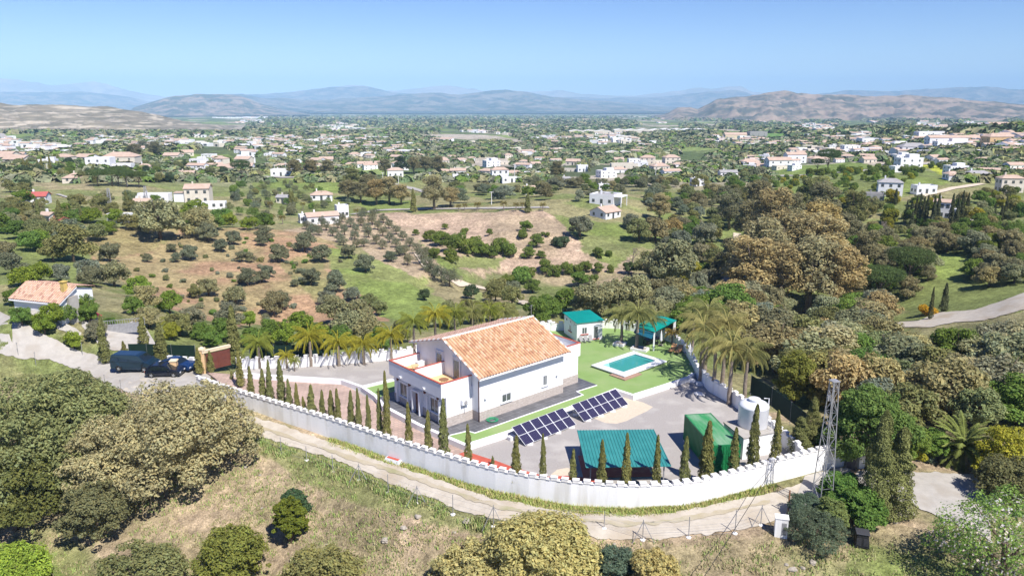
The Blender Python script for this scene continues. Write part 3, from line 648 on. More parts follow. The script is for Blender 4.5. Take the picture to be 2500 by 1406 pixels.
# front long wall windows (y=0, facing -y): positions from the photograph
def ax(px,py,z): # distance along the long wall of a pixel seen at height z
    p=U(px,py,z)-K0; return p.dot(A_)
def wx(px): # along-wall coordinate where the column px meets the front wall plane
    best=min((abs(PROJ(*(HW(a,0)+Vector((0,0,1.6))))[0]-px),a) for a in [k*.02 for k in range(700)]); return best[1]
window(villa,(wx(1236),0,1.25),0,1.25,1.35,shutter=.45)
window(villa,(wx(1330),0,1.6),0,.6,1.15)
for px in (1256.5,1293.5): window(villa,(wx(px),0,4.25),0,.6,.42,sill=False,surround=False,bars=0)
# porch front (x=-3.3 facing -x)
for yy,ww in ((3.0,1.5),(8.6,1.5)): window(villa,(-3.3,yy,1.0),-math.pi/2,ww,1.5,sill=True)
dr=MB().box(-.5,-.06,0,.5,-.002,2.25).obj('door',M['brown'],villa); dr.location=(-3.3,5.85,.03); dr.rotation_euler=(0,0,-math.pi/2)
MB().tube([(.38,-.08,.9),(.38,-.08,1.25)],.025,6).obj('handle',M['metal'],dr)
MB().box(-.72,-.5,0,-.52,-.001,2.45).box(.52,-.5,0,.72,-.001,2.45).box(-.72,-.5,2.45,.72,-.001,2.62).obj('door_surround',M['white'],dr)
for yy in (3.0,8.6):
    for s_ in (-1,1):
        MB().box(-3.62,yy+s_*1.02-.08,.2,-3.301,yy+s_*1.02+.08,2.55).obj('pilaster',M['white'],villa)
# terrace doors on the gable
for yy in (3.6,6.6):
    d=MB().box(-.5,-.05,0,.5,-.002,2.1).obj('terrace_door',M['tank'],villa); d.location=(0,yy,3.62); d.rotation_euler=(0,0,-math.pi/2)
    MB().box(-.42,-.07,.1,-.03,-.051,2.0).box(.03,-.07,.1,.42,-.051,2.0).obj('glass',M['glass'],d)
    MB().box(-.7,-.12,0,-.51,-.001,2.25).box(.51,-.12,0,.7,-.001,2.25).box(-.7,-.12,2.25,.7,-.001,2.4).obj('surround',M['white'],d)
# downpipe, air conditioner, lamps
MB().tube([(-.25,-.45,EZ-.25),(-.1,-.12,EZ-.8),(-.08,-.10,3.9),(-.08,-.10,.05)],.06,8).obj('downpipe',M['downpipe'],villa,smooth=True)
MB().tube([(-.12,W_+.35,EZ-.2),(-.1,W_-.2,EZ-.75),(-.1,W_-.2,3.5)],.06,8).obj('downpipe',M['downpipe'],villa,smooth=True)
ac=MB().box(-1.55,.68,1.95,-.75,1.02,2.5).obj('air_conditioner',M['tank'],villa,bevel=.03)
m=MB(); m.lathe([(.19,0),(.2,.02),(.2,.04)],20); q=m.obj('fan_grille',M['greyroof'],ac); q.location=(-1.15,.68,2.22); q.rotation_euler=(R(90),0,0)
MB().box(-1.5,.72,1.85,-1.44,1.045,1.949).box(-.86,.72,1.85,-.8,1.045,1.949).tube([(-1.1,1.0,1.9),(-1.1,1.0,.9)],.03,6).obj('bracket',M['metal'],ac)
for px in (1184,1358): 
    m=MB().lathe([(.02,-.12),(.1,-.08),(.13,0),(.1,.08),(.02,.12)],12); o=m.obj('wall_lamp',M['tank'],villa,smooth=True); o.location=(wx(px),-.12,2.35)
for yy in (2.3,4.6,7.4,9.6):
    m=MB().box(-3.55,yy-.07,2.62,-3.31,yy+.07,2.9).tube([(-3.31,yy,2.8),(-3.45,yy,2.98)],.03,6); m.obj('wall_lamp',M['brown'],villa)
for yy in (3.9,8.2): MB().box(-4.1,yy-.12,3.42,-3.91,yy+.12,3.56).tube([(-3.91,yy,3.5),(-4.15,yy,3.68)],.04,6).obj('wall_lamp',M['tank'],villa)
MB().tube([(12.2,HB,RZ_),(12.2,HB,RZ_+1.5)],.025,6).tube([(12.0,HB,RZ_+1.4),(12.5,HB,RZ_+1.4)],.015,5).tube([(12.0,HB-.2,RZ_+1.2),(12.0,HB+.2,RZ_+1.2)],.015,5).obj('antenna',M['metal'],villa)
# hose reel heap on the slate
m=MB()
for k in range(5):
    r_=.28+.05*k; m.tube([(r_*math.cos(t*.5)+.03*math.sin(k*3+t),r_*math.sin(t*.5)+.03*math.cos(t+k),.05+.025*k+.01*math.sin(t*2)) for t in range(14)],.02,6)
p=U(1202,1027,.03); o=m.obj('garden_hose',pm('hose_green',(.01,.30,.13),None,1,.5)); o.location=(p.x,p.y,.03); o.scale=(1.3,1.3,1); tag(o,'coiled green garden hose on the slate paving beside the villa wall','hose')
# terrace furniture
def chair(name,loc,rz,label,mat='wood',fold=True,group=None):
    e=empty(name,loc,rz,label,'chair',group)
    MB().box(-.24,-.24,.42,.24,.24,.46).obj('seat',M[mat],e)
    b=MB(); b.hexa([(-.24,.22,.46),(.24,.22,.46),(.24,.26,.46),(-.24,.26,.46)],[(-.24,.38,.95),(.24,.38,.95),(.24,.42,.95),(-.24,.42,.95)]); b.obj('backrest',M[mat],e)
    for sx in (-.22,.22):
        for s_ in (-.21,.21): MB().tube([(sx,s_*1.15,0),(sx,s_,.42)],.02,6).obj('leg',M[mat],e)
    return e
def table(name,loc,r,h,label,mat='wood'):
    e=empty(name,loc,0,label,'table'); MB().lathe([(r,h-.04),(r+.01,h-.02),(r,h)],20).obj('tabletop',M[mat],e)
    for k in range(4):
        a=k*math.pi/2+.4; MB().tube([(r*.75*math.cos(a),r*.75*math.sin(a),0),(r*.5*math.cos(a),r*.5*math.sin(a),h-.04)],.025,6).obj('leg',M[mat],e)
def hwz(a,b,z): p=HW(a,b); return (p.x,p.y,z)
table('terrace_table',hwz(-2.2,2.9,3.615),.5,.72,'small round wooden table on the near upper terrace of the villa')
chair('terrace_chair',hwz(-1.4,2.2,3.615),RZ-2.0,'dark wooden chair right of the table on the near upper terrace')
chair('terrace_chair',hwz(-3.0,3.6,3.615),RZ+1.2,'dark wooden chair against the dividing wall on the near upper terrace')
chair('terrace_chair',hwz(-3.0,7.6,3.615),RZ+2.2,'brown wooden chair on the far upper terrace by its front parapet')
table('terrace_table',hwz(-2.0,8.4,3.615),.45,.7,'pale round table on the far upper terrace of the villa','orange_wall')
o=MB().box(-.45,-.25,0,.45,.25,.6).box(-.47,-.27,.6,.47,.27,.66).obj('storage_box',M['tank'],bevel=.03); o.location=hwz(-.8,9.2,3.615); o.rotation_euler=(0,0,RZ); tag(o,'low white storage box in the back corner of the far upper terrace','box')
# ---------------- pool ----------------
pc=U(1442.5,890.5,.3); pr=[U(a,b,.3) for a,b in ((1442.5,890.5),(1524.8,919.1),(1627.4,881.2),(1547.9,856.3))]
cen=sum(pr,Vector())/4; la=((pr[2]-pr[1]).length+(pr[3]-pr[0]).length)/2; lb=((pr[1]-pr[0]).length+(pr[2]-pr[3]).length)/2
dl=(pr[2]-pr[1]+pr[3]-pr[0]).normalized(); PR=math.atan2(dl.y,dl.x)
print('pool',la,lb,math.degrees(PR),math.degrees(RZ))
pool=empty('swimming_pool',(cen.x,cen.y,0),PR,'raised rectangular swimming pool with turquoise water and white coping on the lawn','pool')
a2,b2=la/2,lb/2; cw=.85
def ringm(a0,b0,a1,b1,z0,z1,m=None):
    m=m or MB(); m.box(-a0,-b0,z0,a0,-b1,z1).box(-a0,b1,z0,a0,b0,z1).box(-a0,-b1,z0,-a1,b1,z1).box(a1,-b1,z0,a0,b1,z1); return m
ringm(a2,b2,a2-cw,b2-cw,.16,.32).obj('coping',M['tank'],pool,bevel=.04)
ringm(a2-.2,b2-.2,a2-.6,b2-.6,-.1,.158).obj('pool_wall',M['stone'],pool)
ringm(a2-cw+.12,b2-cw+.12,a2-cw-.12,b2-cw-.12,.28,.38).obj('coping_lip',M['tank'],pool,bevel=.02)
MB().box(-a2+cw-.1,-b2+cw-.1,0.02,a2-cw+.1,b2-cw+.1,.235).obj('water',M['water'],pool)
m=MB(); 
m.prism([(-a2+cw,b2-cw-1.5),(-a2+cw,b2-cw),(-a2+cw+1.5,b2-cw)],.2,.242); m.obj('corner_steps',M['poolstep'],pool)
m=MB()
for k in range(2): m.box(-a2-.0+.3,-b2-.55+.28*k,0,-a2+2.6,-b2+.02,.1+.1*k) if k==0 else None
m.box(-a2-.45,-b2-.45,0.01,-a2+2.3,-b2-.001+.15,.14).box(-a2-.45,-b2+.151,0.01,-a2+.15,-b2+2.0,.139)
m2=MB().box(-a2-.5,-b2-.5,.01,-a2+2.6,-b2+.19,.13).box(-a2-.5,-b2+.191,.01,-a2+.19,-b2+1.9,.131); m2.obj('brick_step',pm('brick_step',(.42,.27,.2),(.3,.19,.14),6,.8,.3),pool)
# ---------------- small house by the pool ----------------
Z0=0
def yaw(p,q): d=q-p; return math.atan2(d.y,d.x)
pn=U(1408,835,0); pq=U(1470,828.5,0); sr=yaw(pn,pq); sw=(pq-pn).length
print('small house',sw)
sh=empty('small_house',(pn.x,pn.y,0),sr,'small white outbuilding with a turquoise sheet roof beside the pool lawn','outbuilding')
h1=ZT(U(1407.5,835,0),789.5); 
dpt=sw*1.22
hb=h1+.12
m=MB().hexa([(0,0,0),(sw,0,0),(sw,dpt,0),(0,dpt,0)],[(0,0,h1),(sw,0,h1+.05),(sw,dpt,hb),(0,dpt,hb)]); m.obj('wall',M['white'],sh)
m=MB()
b=[(-.18,-.2,h1+.03),(sw+.2,-.2,h1+.08),(sw+.2,dpt+.2,hb+.1),(-.18,dpt+.2,hb+.1)]; m.hexa(b,[(p[0],p[1],p[2]+.08) for p in b])
ro=m.obj('roof',M['teal'],sh)
m=MB()
for k in range(14):
    xx=-.12+k*(sw+.2)/13.; m.hexa([(xx,-.2,h1+.112),(xx+.05,-.2,h1+.112),(xx+.05,dpt+.2,hb+.181),(xx,dpt+.2,hb+.181)],[(xx+.01,-.2,h1+.14),(xx+.04,-.2,h1+.14),(xx+.04,dpt+.2,hb+.21),(xx+.01,dpt+.2,hb+.21)])
m.obj('roof_ribs',M['teal'],ro)
window(sh,(sw*.29,0,h1*.40),0,sw*.20,h1*.36,sill='red',surround=False)
window(sh,(sw*.74,0,.25),0,sw*.18,h1*.66,sill='red',surround=False,bars=0)
for k in range(3): window(sh,(0,dpt*(.18+.3*k),h1*.78),-math.pi/2,.55,.35,sill=False,surround=False,bars=0)
window(sh,(0,dpt*.50,h1*.35),-math.pi/2,.7,.85,sill='red',surround=False)
for i,px in enumerate((1420,1431.5,1443)):
    p=U(px,838-.9*i,0); chair('lawn_chair',(p.x,p.y,.004),sr+math.pi*0,['grey folding chair in front of the small outbuilding, nearest its left corner','grey folding chair in front of the small outbuilding, the middle one','grey folding chair in front of the small outbuilding, nearest its tall window'][i],'greyroof',group='folding chairs by the outbuilding')
# ---------------- carport ----------------
def frame_obj(name,pts4,mat,label,cat): pass
r4=[U(1409.5,1050.8,1.8),U(1595.4,1048.8,1.8),U(1638.2,1138.4,1.35),U(1431,1141.8,1.35)]
cp=empty('carport',(r4[3].x,r4[3].y,ZY),yaw(r4[3],r4[2]),'open carport with a ribbed teal sheet roof on thin steel posts over a red floor','carport')
cw_=(r4[2]-r4[3]).length; inv=Matrix.Rotation(-yaw(r4[3],r4[2]),4,'Z')@Matrix.Translation((-r4[3].x,-r4[3].y,-ZY))
q=[inv@p for p in r4]; TLq,TRq,BRq,BLq=q
m=MB().hexa([BLq,BRq,TRq,TLq],[p+Vector((0,0,.04)) for p in (BLq,BRq,TRq,TLq)]); ro=m.obj('roof',M['tealsheet'],cp)
m=MB(); nr=25
for k in range(nr+1):
    t=k/nr; a=BLq.lerp(BRq,t); b=TLq.lerp(TRq,t); a0=a+Vector((0,0,.042)); b0=b+Vector((0,0,.042)); e=Vector((.045,0,0)); u_=Vector((0,0,.05)); e2=Vector((.02,0,0))
    m.hexa([a0-e,a0+e,b0+e,b0-e],[a0-e2+u_,a0+e2+u_,b0+e2+u_,b0-e2+u_])
m.obj('roof_ribs',M['tealsheet'],ro)
for (p,dx,dy) in ((BLq,.45,.4),(BRq,-.5,.4),(TLq,.3,-.35),(TRq,-.5,-.35),(BLq.lerp(BRq,.5),0,.4),(TLq.lerp(TRq,.5),0,-.35)):
    MB().box(p.x+dx-.05,p.y+dy-.05,0,p.x+dx+.05,p.y+dy+.05,p.z-.03).obj('post',M['metal'],cp)
for (a,b,dy) in ((BLq,BRq,.4),(TLq,TRq,-.35)):
    MB().box(a.x+.1,a.y+dy-.04,min(a.z,b.z)-.13,b.x-.1,a.y+dy+.04,min(a.z,b.z)-.02).obj('beam',M['metal'],cp)
cf=[(p.x,p.y) for p in (U(1411,1112,ZY),U(1568,1108,ZY),U(1594,1163,ZY),U(1424,1166,ZY))]
MB().prism(cf,ZY-.1,ZY+.03).obj('carport_floor',M['redpaint']); tag(COL.objects['carport_floor'],kind='structure')
# ---------------- solar arrays ----------------
pan=MB(); pw,phh=1.06,1.8
fr=MB().box(0,0,0,pw,.035,.04).box(0,phh-.035,0,pw,phh,.04).box(0,.035,0,.035,phh-.035,.04).box(pw-.035,.035,0,pw,phh-.035,.04).mesh('panel_frame',M['tank'])
ce=MB().box(.035,.035,.005,pw-.035,phh-.035,.03).mesh('solar_panel',M['solar'])
for nm,px,lab in (('A',((1249,1041.8),(1373.6,995.6),(1407,1036),(1281.8,1088)),'tilted array of twelve dark solar panels nearer the red paint and the front wall'),('B',((1393,988),(1502.4,950),(1535,985.8),(1427.4,1029)),'tilted array of twelve dark solar panels beside the pale sand patch')):
    zt,zb=.92,-.32
    TL,TR=U(*px[0],zt),U(*px[1],zt); BR,BL=U(*px[2],zb),U(*px[3],zb)
    W1=((TR-TL).length+(BR-BL).length)/2; H1=((TL-BL).length+(TR-BR).length)/2
    print('solar',W1,H1)
    X=((TR-TL)+(BR-BL)).normalized(); Y=((TL-BL)+(TR-BR)); Y=(Y-X*Y.dot(X)).normalized(); Z=X.cross(Y); C0=(TL+TR+BR+BL)/4-X*W1/2-Y*H1/2
    e=empty('solar_array',(0,0,0),0,lab,'solar panels'); e.matrix_world=Matrix(((X.x,Y.x,Z.x,C0.x),(X.y,Y.y,Z.y,C0.y),(X.z,Y.z,Z.z,C0.z),(0,0,0,1)))
    for i in range(6):
        for j in range(2):
            o=link('solar_panel',ce,e,(i*W1/6,j*H1/2,.0)); o.scale=(W1/6/pw*.985,H1/2/phh*.985,1); link('panel_frame',fr,o)
    Rm=e.matrix_world.inverted()
    m=MB()
    for i in range(4):
        for (j,zz) in ((.02,0),(.96,0)):
            pt=C0+X*W1*(i+.35)/3.7+Y*H1*j; g_=Vector((pt.x,pt.y,ZY)); m.tube([Rm@pt,Rm@g_],.03,6)
        m.tube([Rm@(C0+X*W1*(i+.35)/3.7+Y*H1*.02-Z*.03),Rm@(C0+X*W1*(i+.35)/3.7+Y*H1*.96-Z*.03)],.03,6)
    m.obj('support_frame',M['metal'],e)
    for i in range(4):
        for j in (0.02,.96):
            pt=C0+X*W1*(i+.35)/3.7+Y*H1*j; b=MB().box(pt.x-.3,pt.y-.2,ZY,pt.x+.3,pt.y+.2,ZY+.16).obj('ballast_block',M['cap']); b.parent=e; b.matrix_parent_inverse=Rm
for px,py,lab in ((1249,1073,'white concrete block beside the front corner of the nearer solar array'),(1392,997,'white battery cabinet between the two solar arrays')):
    p=U(px,py,ZY); o=MB().box(-.35,-.25,0,.35,.25,.35).box(-.38,-.28,.35,.38,.28,.41).obj('utility_box',M['cap'],bevel=.02); o.location=p; o.rotation_euler=(0,0,RZ); tag(o,lab,'box')
# ---------------- shipping container ----------------
zc=2.3
NL,FL,FR_,NR=U(1739,1088,zc),U(1660.6,1006.8,zc),U(1729,1003,zc),U(1789.4,1073,zc)
print('cont',(FL-NL).length,(FR_-FL).length,(NR-NL).length)
cl=((FL-NL).length+(FR_-NR).length)/2; cwd=((FR_-FL).length+(NR-NL).length)/2; d=((FL-NL)+(FR_-NR)).normalized(); CR=math.atan2(d.y,d.x)
ct=empty('shipping_container',(NL.x,NL.y,ZY),CR,'green shipping container with double doors between the carport and the water tank','shipping container')
H=zc-ZY; y1=-cwd
def corr(x0,x1,y,z0,z1,n,dep,m):
    for k in range(n):
        a=x0+(x1-x0)*k/n; b=x0+(x1-x0)*(k+.5)/n
        m.box(a+.02,min(y,y+dep),z0,b,max(y,y+dep),z1)
m=MB().box(.06,y1+.04,.18,cl-.06,-.04,H-.05); corr(.15,cl-.15,-.04,.3,H-.16,22,.035,m); corr(.15,cl-.15,y1+.04,.3,H-.16,22,-.035,m)
m.obj('side_walls',M['contgreen'],ct)
m=MB()
for xx in (0,cl-.16):
    for yy in (y1,-.16): m.box(xx,yy,.15,xx+.16,yy+.16,H)
m.box(.16,-.1,H-.14,cl-.16,0,H-.01).box(.16,y1,H-.14,cl-.16,y1+.1,H-.01).box(.16,-.1,.15,cl-.16,0,.3).box(.16,y1,.15,cl-.16,y1+.1,.3)
m.box(-.005,y1+.16,H-.14,.12,-.16,H-.01).box(-.005,y1+.16,.15,.12,-.16,.3).box(cl-.12,y1+.16,H-.14,cl,-.16,H-.01)
m.obj('frame',M['contgreen'],ct)
m=MB().box(.12,y1+.1,H-.049,cl-.12,-.1,H-.03)
for k in range(26): 
    a=.15+(cl-.35)*k/26; m.box(a,y1+.12,H-.03,a+.11,-.12,H-.012)
m.obj('roof',M['contfade'],ct)
for s_ in (0,1):
    ya=y1+.17+s_*(cwd/2-.16); yb=ya+cwd/2-.19
    dm=MB().box(.0,ya,.32,.055,yb,H-.16)
    for k in range(4):
        z0=.42+k*(H-.75)/4; dm.box(-.03,ya+.08,z0,-.001,yb-.08,z0+(H-.75)/4-.14)
    dd=dm.obj('door',M['contgreen'],ct)
    for t_ in (.22,.8):
        yy=ya+(yb-ya)*t_; MB().tube([(-.07,yy,.3),(-.07,yy,H-.16)],.022,6).box(-.09,yy-.12,1.05,-.05,yy+.12,1.09).obj('lock_rod',M['contgreen'],dd)
for xx in (.1,cl-.35):
    for yy in (y1,-.3): MB().box(xx,yy,0,xx+.25,yy+.3,.149).obj('support_block',M['cap'],ct)
# ---------------- water tank on its plinth ----------------
zp=1.75
a=U(1768,1030,zp); b=U(1816,1068,zp); c=U(1894.5,1053,zp); dd4=a+(c-b)
pl=empty('tank_house',(b.x,b.y,ZY),0,'large white rendered block with a flat top carrying the water tank','outbuilding')
pts=[(p.x-b.x,p.y-b.y) for p in (b,c,dd4,a)]
MB().prism(pts,-.0,zp-ZY-.1).obj('wall',M['wallwhite'],pl)
cx=sum(p[0] for p in pts)/4; cy=sum(p[1] for p in pts)/4
MB().prism([(cx+(p[0]-cx)*1.04,cy+(p[1]-cy)*1.04) for p in pts],zp-ZY-.099,zp-ZY).obj('roof_slab',M['concrete'],pl)
e1=(a-b).normalized(); m=MB().box(-.45,-.03,0,.45,.03,1.75); o=m.obj('door',M['contgreen'],pl); o.location=(e1.x*1.2-.03,e1.y*1.2-.04,.02); o.rotation_euler=(0,0,math.atan2(e1.y,e1.x))
m=MB()
for k in range(4):
    p=Vector((cx,cy,0))+(c-b)*.42+(a-b)*(.35-.25*k); m.tube([(p.x,p.y,zp-ZY),(p.x,p.y,zp-ZY+.75)],.025,6)
p0=Vector((cx,cy,0))+(c-b)*.42+(a-b)*.35; p1=Vector((cx,cy,0))+(c-b)*.42-(a-b)*.4
for zz in (.4,.75): m.tube([(p0.x,p0.y,zp-ZY+zz),(p1.x,p1.y,zp-ZY+zz)],.022,6)
m.obj('railing',M['tank'],pl)
tp=Vector((b.x+cx,b.y+cy,zp)); tp=U(1837,1037,zp)
tr=71.5/F*((CAMZ-zp)/(SP+(1037-703)/F*CP))/2
tk=empty('water_tank',tp,0,'big round white fibreglass water tank standing on the white block','water tank')
h=ZT(tp+Vector((0,-tr*.2,0)),982)-zp
MB().lathe([(tr*.97,0),(tr,.08),(tr,h*.80),(tr*1.015,h*.82),(tr*.97,h*.88),(tr*.84,h*.95),(tr*.6,h),(.2,h*1.03)],40).obj('tank_body',M['tank'],tk,smooth=True)
MB().lathe([(tr*.36,h*.98),(tr*.36,h*1.07),(tr*.40,h*1.08),(tr*.40,h*1.12),(tr*.3,h*1.14)],24).obj('lid',M['tank'],tk,smooth=False)
MB().tube([(tr*1.04,.2,0),(tr*1.04,.2,h*1.08),(tr*.7,.2,h*1.09)],.05,8).obj('overflow_pipe',M['tank'],tk)
# ---------------- lattice tower ----------------
g=G(*U(2003,1249,-1.6)[:2]); tb=U(2003,1249,g); th=ZT(tb,930)-g
tw=empty('lattice_tower',(tb.x,tb.y,g),.25,'tall galvanised lattice pylon beside the dirt track near the right end of the white wall','pylon')
m=MB(); b0,b1=.62,.24; nseg=11
cor=lambda k,z:(((1,1),(-1,1),(-1,-1),(1,-1))[k][0]*(b0+(b1-b0)*z/th),((1,1),(-1,1),(-1,-1),(1,-1))[k][1]*(b0+(b1-b0)*z/th),z)
for k in range(4): MB().tube([cor(k,0),cor(k,th)],.042,4).obj('leg',M['metal'],tw)
zs=[th*(1-(1-i/nseg)**1.15) for i in range(nseg+1)]
for i in range(nseg):
    for k in range(4):
        k2=(k+1)%4
        m.tube([cor(k,zs[i]),cor(k2,zs[i+1])] if (i+k)%2 else [cor(k2,zs[i]),cor(k,zs[i+1])],.02,4)
        if i%1==0: m.tube([cor(k,zs[i+1]),cor(k2,zs[i+1])],.016,4)
m.obj('bracing',M['metal'],tw)
MB().box(-.32,-.32,th-.02,.32,.32,th+.06).box(-.5,-.1,th*.86,-.24,.1,th*.9).obj('top_plate',M['metal'],tw)
MB().box(-.95,-.95,-.7,.95,.95,.12).obj('footing',M['concrete'],tw)
# cable in the air
m=MB(); c0=Vector((tb.x-.1,tb.y,g+th*.02)); pA=U(1905,1110,1.0); pB=U(1715,1406,-2.2)+Vector((-4,-9,3.2)); 
pts=[]
for k in range(25):
    t=k/24; p=pA.lerp(pB,t); p.z-=.9*4*t*(1-t)*.25; pts.append(p)
m.tube(pts,.022,5); tag(m.obj('overhead_cable',M['black']),'black overhead cable dropping from the white wall towards the lower edge of the picture','cable')
# ---------------- entrance gate ----------------
def pillar(px,py,top,wd,label,z=ZY):
    p=U(px,py,z); t=ZT(p,top)-z; e=empty('gate_pillar',(p.x,p.y,z),.12,label,'pillar')
    MB().box(-wd/2,-wd/2,-.4,wd/2,wd/2,t*.9).obj('shaft',M['orange_wall'],e)
    MB().box(-wd*.62,-wd*.62,t*.9,wd*.62,wd*.62,t*.93).box(-wd*.55,-wd*.55,t*.93,wd*.55,wd*.55,t*.97).obj('cap',M['cream'],e)
    MB().lathe([(wd*.45,t*.97),(wd*.35,t*1.0),(wd*.1,t*1.03)],12).obj('finial',M['cream'],e)
pillar(427,910,877,.75,'short ochre gate pillar standing beside the black hatchback')
pillar(497,906,848,.65,'taller ochre gate pillar at the hinge side of the brown gate')
pg=[U(506.4,905.6,ZY),U(564,891.5,ZY)]; hg=ZT(pg[0],868)-ZY
gt=empty('entrance_gate',pg[0],yaw(pg[0],pg[1]),'closed brown sheet metal gate under a cream beam at the villa entrance','gate'); gl=(pg[1]-pg[0]).length; hg2=ZT(pg[1],846)-ZY
hh=(hg+hg2)/2
MB().box(.06,-.04,.08,gl-.06,.04,hh-.05).obj('gate_panel',M['brown'],gt)
m=MB().box(0,-.06,.02,.06,.06,hh).box(gl-.06,-.06,.02,gl,.06,hh).box(gl*.48,-.065,.08,gl*.51,.065,hh-.05).box(.06,-.06,hh*.5,gl*.48,.06,hh*.53).box(gl*.51,-.06,hh*.5,gl-.06,.06,hh*.53).box(.06,-.06,hh-.05,gl-.06,.06,hh)
m.obj('gate_frame',M['brown'],gt)
MB().box(-.5,-.18,hh+.16,gl+.1,.18,hh+.42).box(-.5,-.22,hh+.42,gl+.1,.22,hh+.5).obj('beam',M['cream'],gt)
# ---------------- vehicles ----------------
def prof_body(m,side,w,mt=0,taper=.88,zb=.9):
    """extrude a side outline (x,z) across the width, drawing the upper part in"""
    k=len(side); n=len(m.v)
    for s_ in (-1,1):
        for (x_,z_) in side: 
            f=1 if z_<zb else 1-(1-taper)*min(1,(z_-zb)/.6); m.v.append((x_,s_*w/2*f,z_))
    m.f.append(tuple(n+i for i in range(k))); m.m.append(mt); m.f.append(tuple(n+k+i for i in range(k-1,-1,-1))); m.m.append(mt)
    for i in range(k):
        j=(i+1)%k; m.f.append((n+j,n+i,n+k+i,n+k+j)); m.m.append(mt)
def sidepatch(m,pts,w,zb,taper,off,mt=0):
    for s_ in (-1,1):
        q=[]
        for (x_,z_) in pts: f=1 if z_<zb else 1-(1-taper)*min(1,(z_-zb)/.6); q.append((x_,s_*(w/2*f+off),z_))
        m.poly(q if s_<0 else q[::-1],mt)
def wheel(parent,x_,y_,r,s_):
    o=MB().lathe([(r*.55,-.11),(r*.93,-.11),(r,-.06),(r,.06),(r*.93,.11),(r*.55,.11)],24).obj('wheel',M['tyre'],parent,smooth=False); o.location=(x_,y_,r); o.rotation_euler=(R(90),0,0)
    m=MB().lathe([(r*.62,-.115),(r*.6,-.118)],20)
    m=MB(); m.lathe([(r*.14,-.125),(r*.14,.125)],10)
    for k in range(5):
        a=2*math.pi*k/5; c_,s2=math.cos(a),math.sin(a); p=[(.05,-.05),(r*.6,-.035),(r*.6,.035),(.05,.05)]
        for zz in (-.12,.09): m.hexa([(c_*u-s2*v,s2*u+c_*v,zz) for u,v in p],[(c_*u-s2*v,s2*u+c_*v,zz+.03) for u,v in p])
    m.lathe([(r*.64,-.1),(r*.64,.1)],20); m.obj('rim',M['rim'],o)
def car(name,loc,rz,L,W,H,side,glass,ws,rw,paint,label,wr=.34,wb=None,cat='car',roofglass=None):
    e=empty(name,loc,rz,label,cat); m=MB(); zb=H*.55
    prof_body(m,side,W,0,.84,zb); m.obj('body',paint,e,bevel=.05)
    g=MB()
    for pts in glass: sidepatch(g,pts,W,zb,.84,.012)
    g.obj('side_windows',M['carglass'],e)
    def cross(pa,pb,f0,f1,nm):
        (xa,za),(xb,zb2)=pa,pb; d=Vector((xb-xa,0,zb2-za)); nrm=Vector((-d.z,0,d.x)).normalized(); nrm=nrm if nrm.z>0 else -nrm; q=[]
        for (x_,z_,f,s_) in ((xa,za,f0,-1),(xa,za,f0,1),(xb,zb2,f1,1),(xb,zb2,f1,-1)): q.append((x_+nrm.x*.015,s_*W/2*f,z_+nrm.z*.015))
        g=MB().poly(q); g.poly([(a_+0,b_,c_-.004) for a_,b_,c_ in q[::-1]]); g.obj(nm,M['carglass'],e)
    cross(ws[0],ws[1],.90,.80,'windscreen'); cross(rw[0],rw[1],.88,.78,'rear_window')
    for x_ in wb:
        for s_ in (-1,1): wheel(e,x_,s_*(W/2-.10),wr,s_)
    fx=side[0][0]
    xs=[p[0] for p in side]; x0,x1=min(xs),max(xs)
    for s_ in (-1,1):
        MB().box(x1-.22,s_*W*.36-.17,H*.36,x1-.02+.03,s_*W*.36+.17,H*.44).obj('headlight',M['tank'],e,bevel=.02)
        MB().box(x0-.015,s_*W*.40-.1,H*.42,x0+.12,s_*W*.40+.1,H*.56).obj('tail_light',M['redroof'],e)
        MB().box(ws[0][0]-.25,s_*(W/2+.12)-.1,zb+.02,ws[0][0]-.08,s_*(W/2+.12)+.1,zb+.17).obj('wing_mirror',paint,e)
    return e
ZR=-.5
van_side=[(-2.5,.32),(-2.56,.6),(-2.55,1.3),(-2.45,1.86),(-2.3,1.96),(.55,1.98),(.95,1.9),(1.75,1.22),(2.35,1.02),(2.56,.78),(2.6,.45),(2.5,.28),(1.98,.26),(1.9,.55),(1.55,.7),(1.2,.55),(1.12,.26),(-1.12,.26),(-1.2,.55),(-1.55,.7),(-1.9,.55),(-1.98,.26)]
rwh=U(291,906.5,ZR); fwh=U(353,909.5,ZR-.02); vr=yaw(rwh,fwh); k=(fwh-rwh).length/3.1; dirv=(fwh-rwh).normalized(); nv=Vector((-dirv.y,dirv.x,0)); vc=(rwh+fwh)/2+nv*.98
print('van wb',(fwh-rwh).length)
vs=k
vn=car('van',(vc.x,vc.y,ZR),vr,5.2,1.96,1.98,van_side,[[(-2.35,1.22),(-1.55,1.2),(-1.5,1.72),(-2.28,1.74)],[(-1.4,1.2),(-.35,1.2),(-.32,1.72),(-1.35,1.72)],[(-.15,1.2),(1.2,1.18),(.75,1.72),(-.12,1.74)]],((1.68,1.27),(1.0,1.86)),((-2.56,1.2),(-2.47,1.75)),M['vanpaint'],'dark blue passenger van parked on the pale forecourt behind the black hatchback',.34,(-1.55,1.55),'van'); vn.scale=(vs,vs,vs)
hs=[(-2.0,.3),(-2.08,.55),(-2.02,.95),(-1.9,1.05),(-1.55,1.42),(-1.2,1.52),(-.1,1.55),(.35,1.46),(1.05,1.02),(1.75,.9),(2.05,.72),(2.1,.4),(2.0,.24),(1.72,.24),(1.64,.52),(1.32,.66),(1.0,.52),(.92,.24),(-.92,.24),(-1.0,.52),(-1.32,.66),(-1.64,.52),(-1.72,.24)]
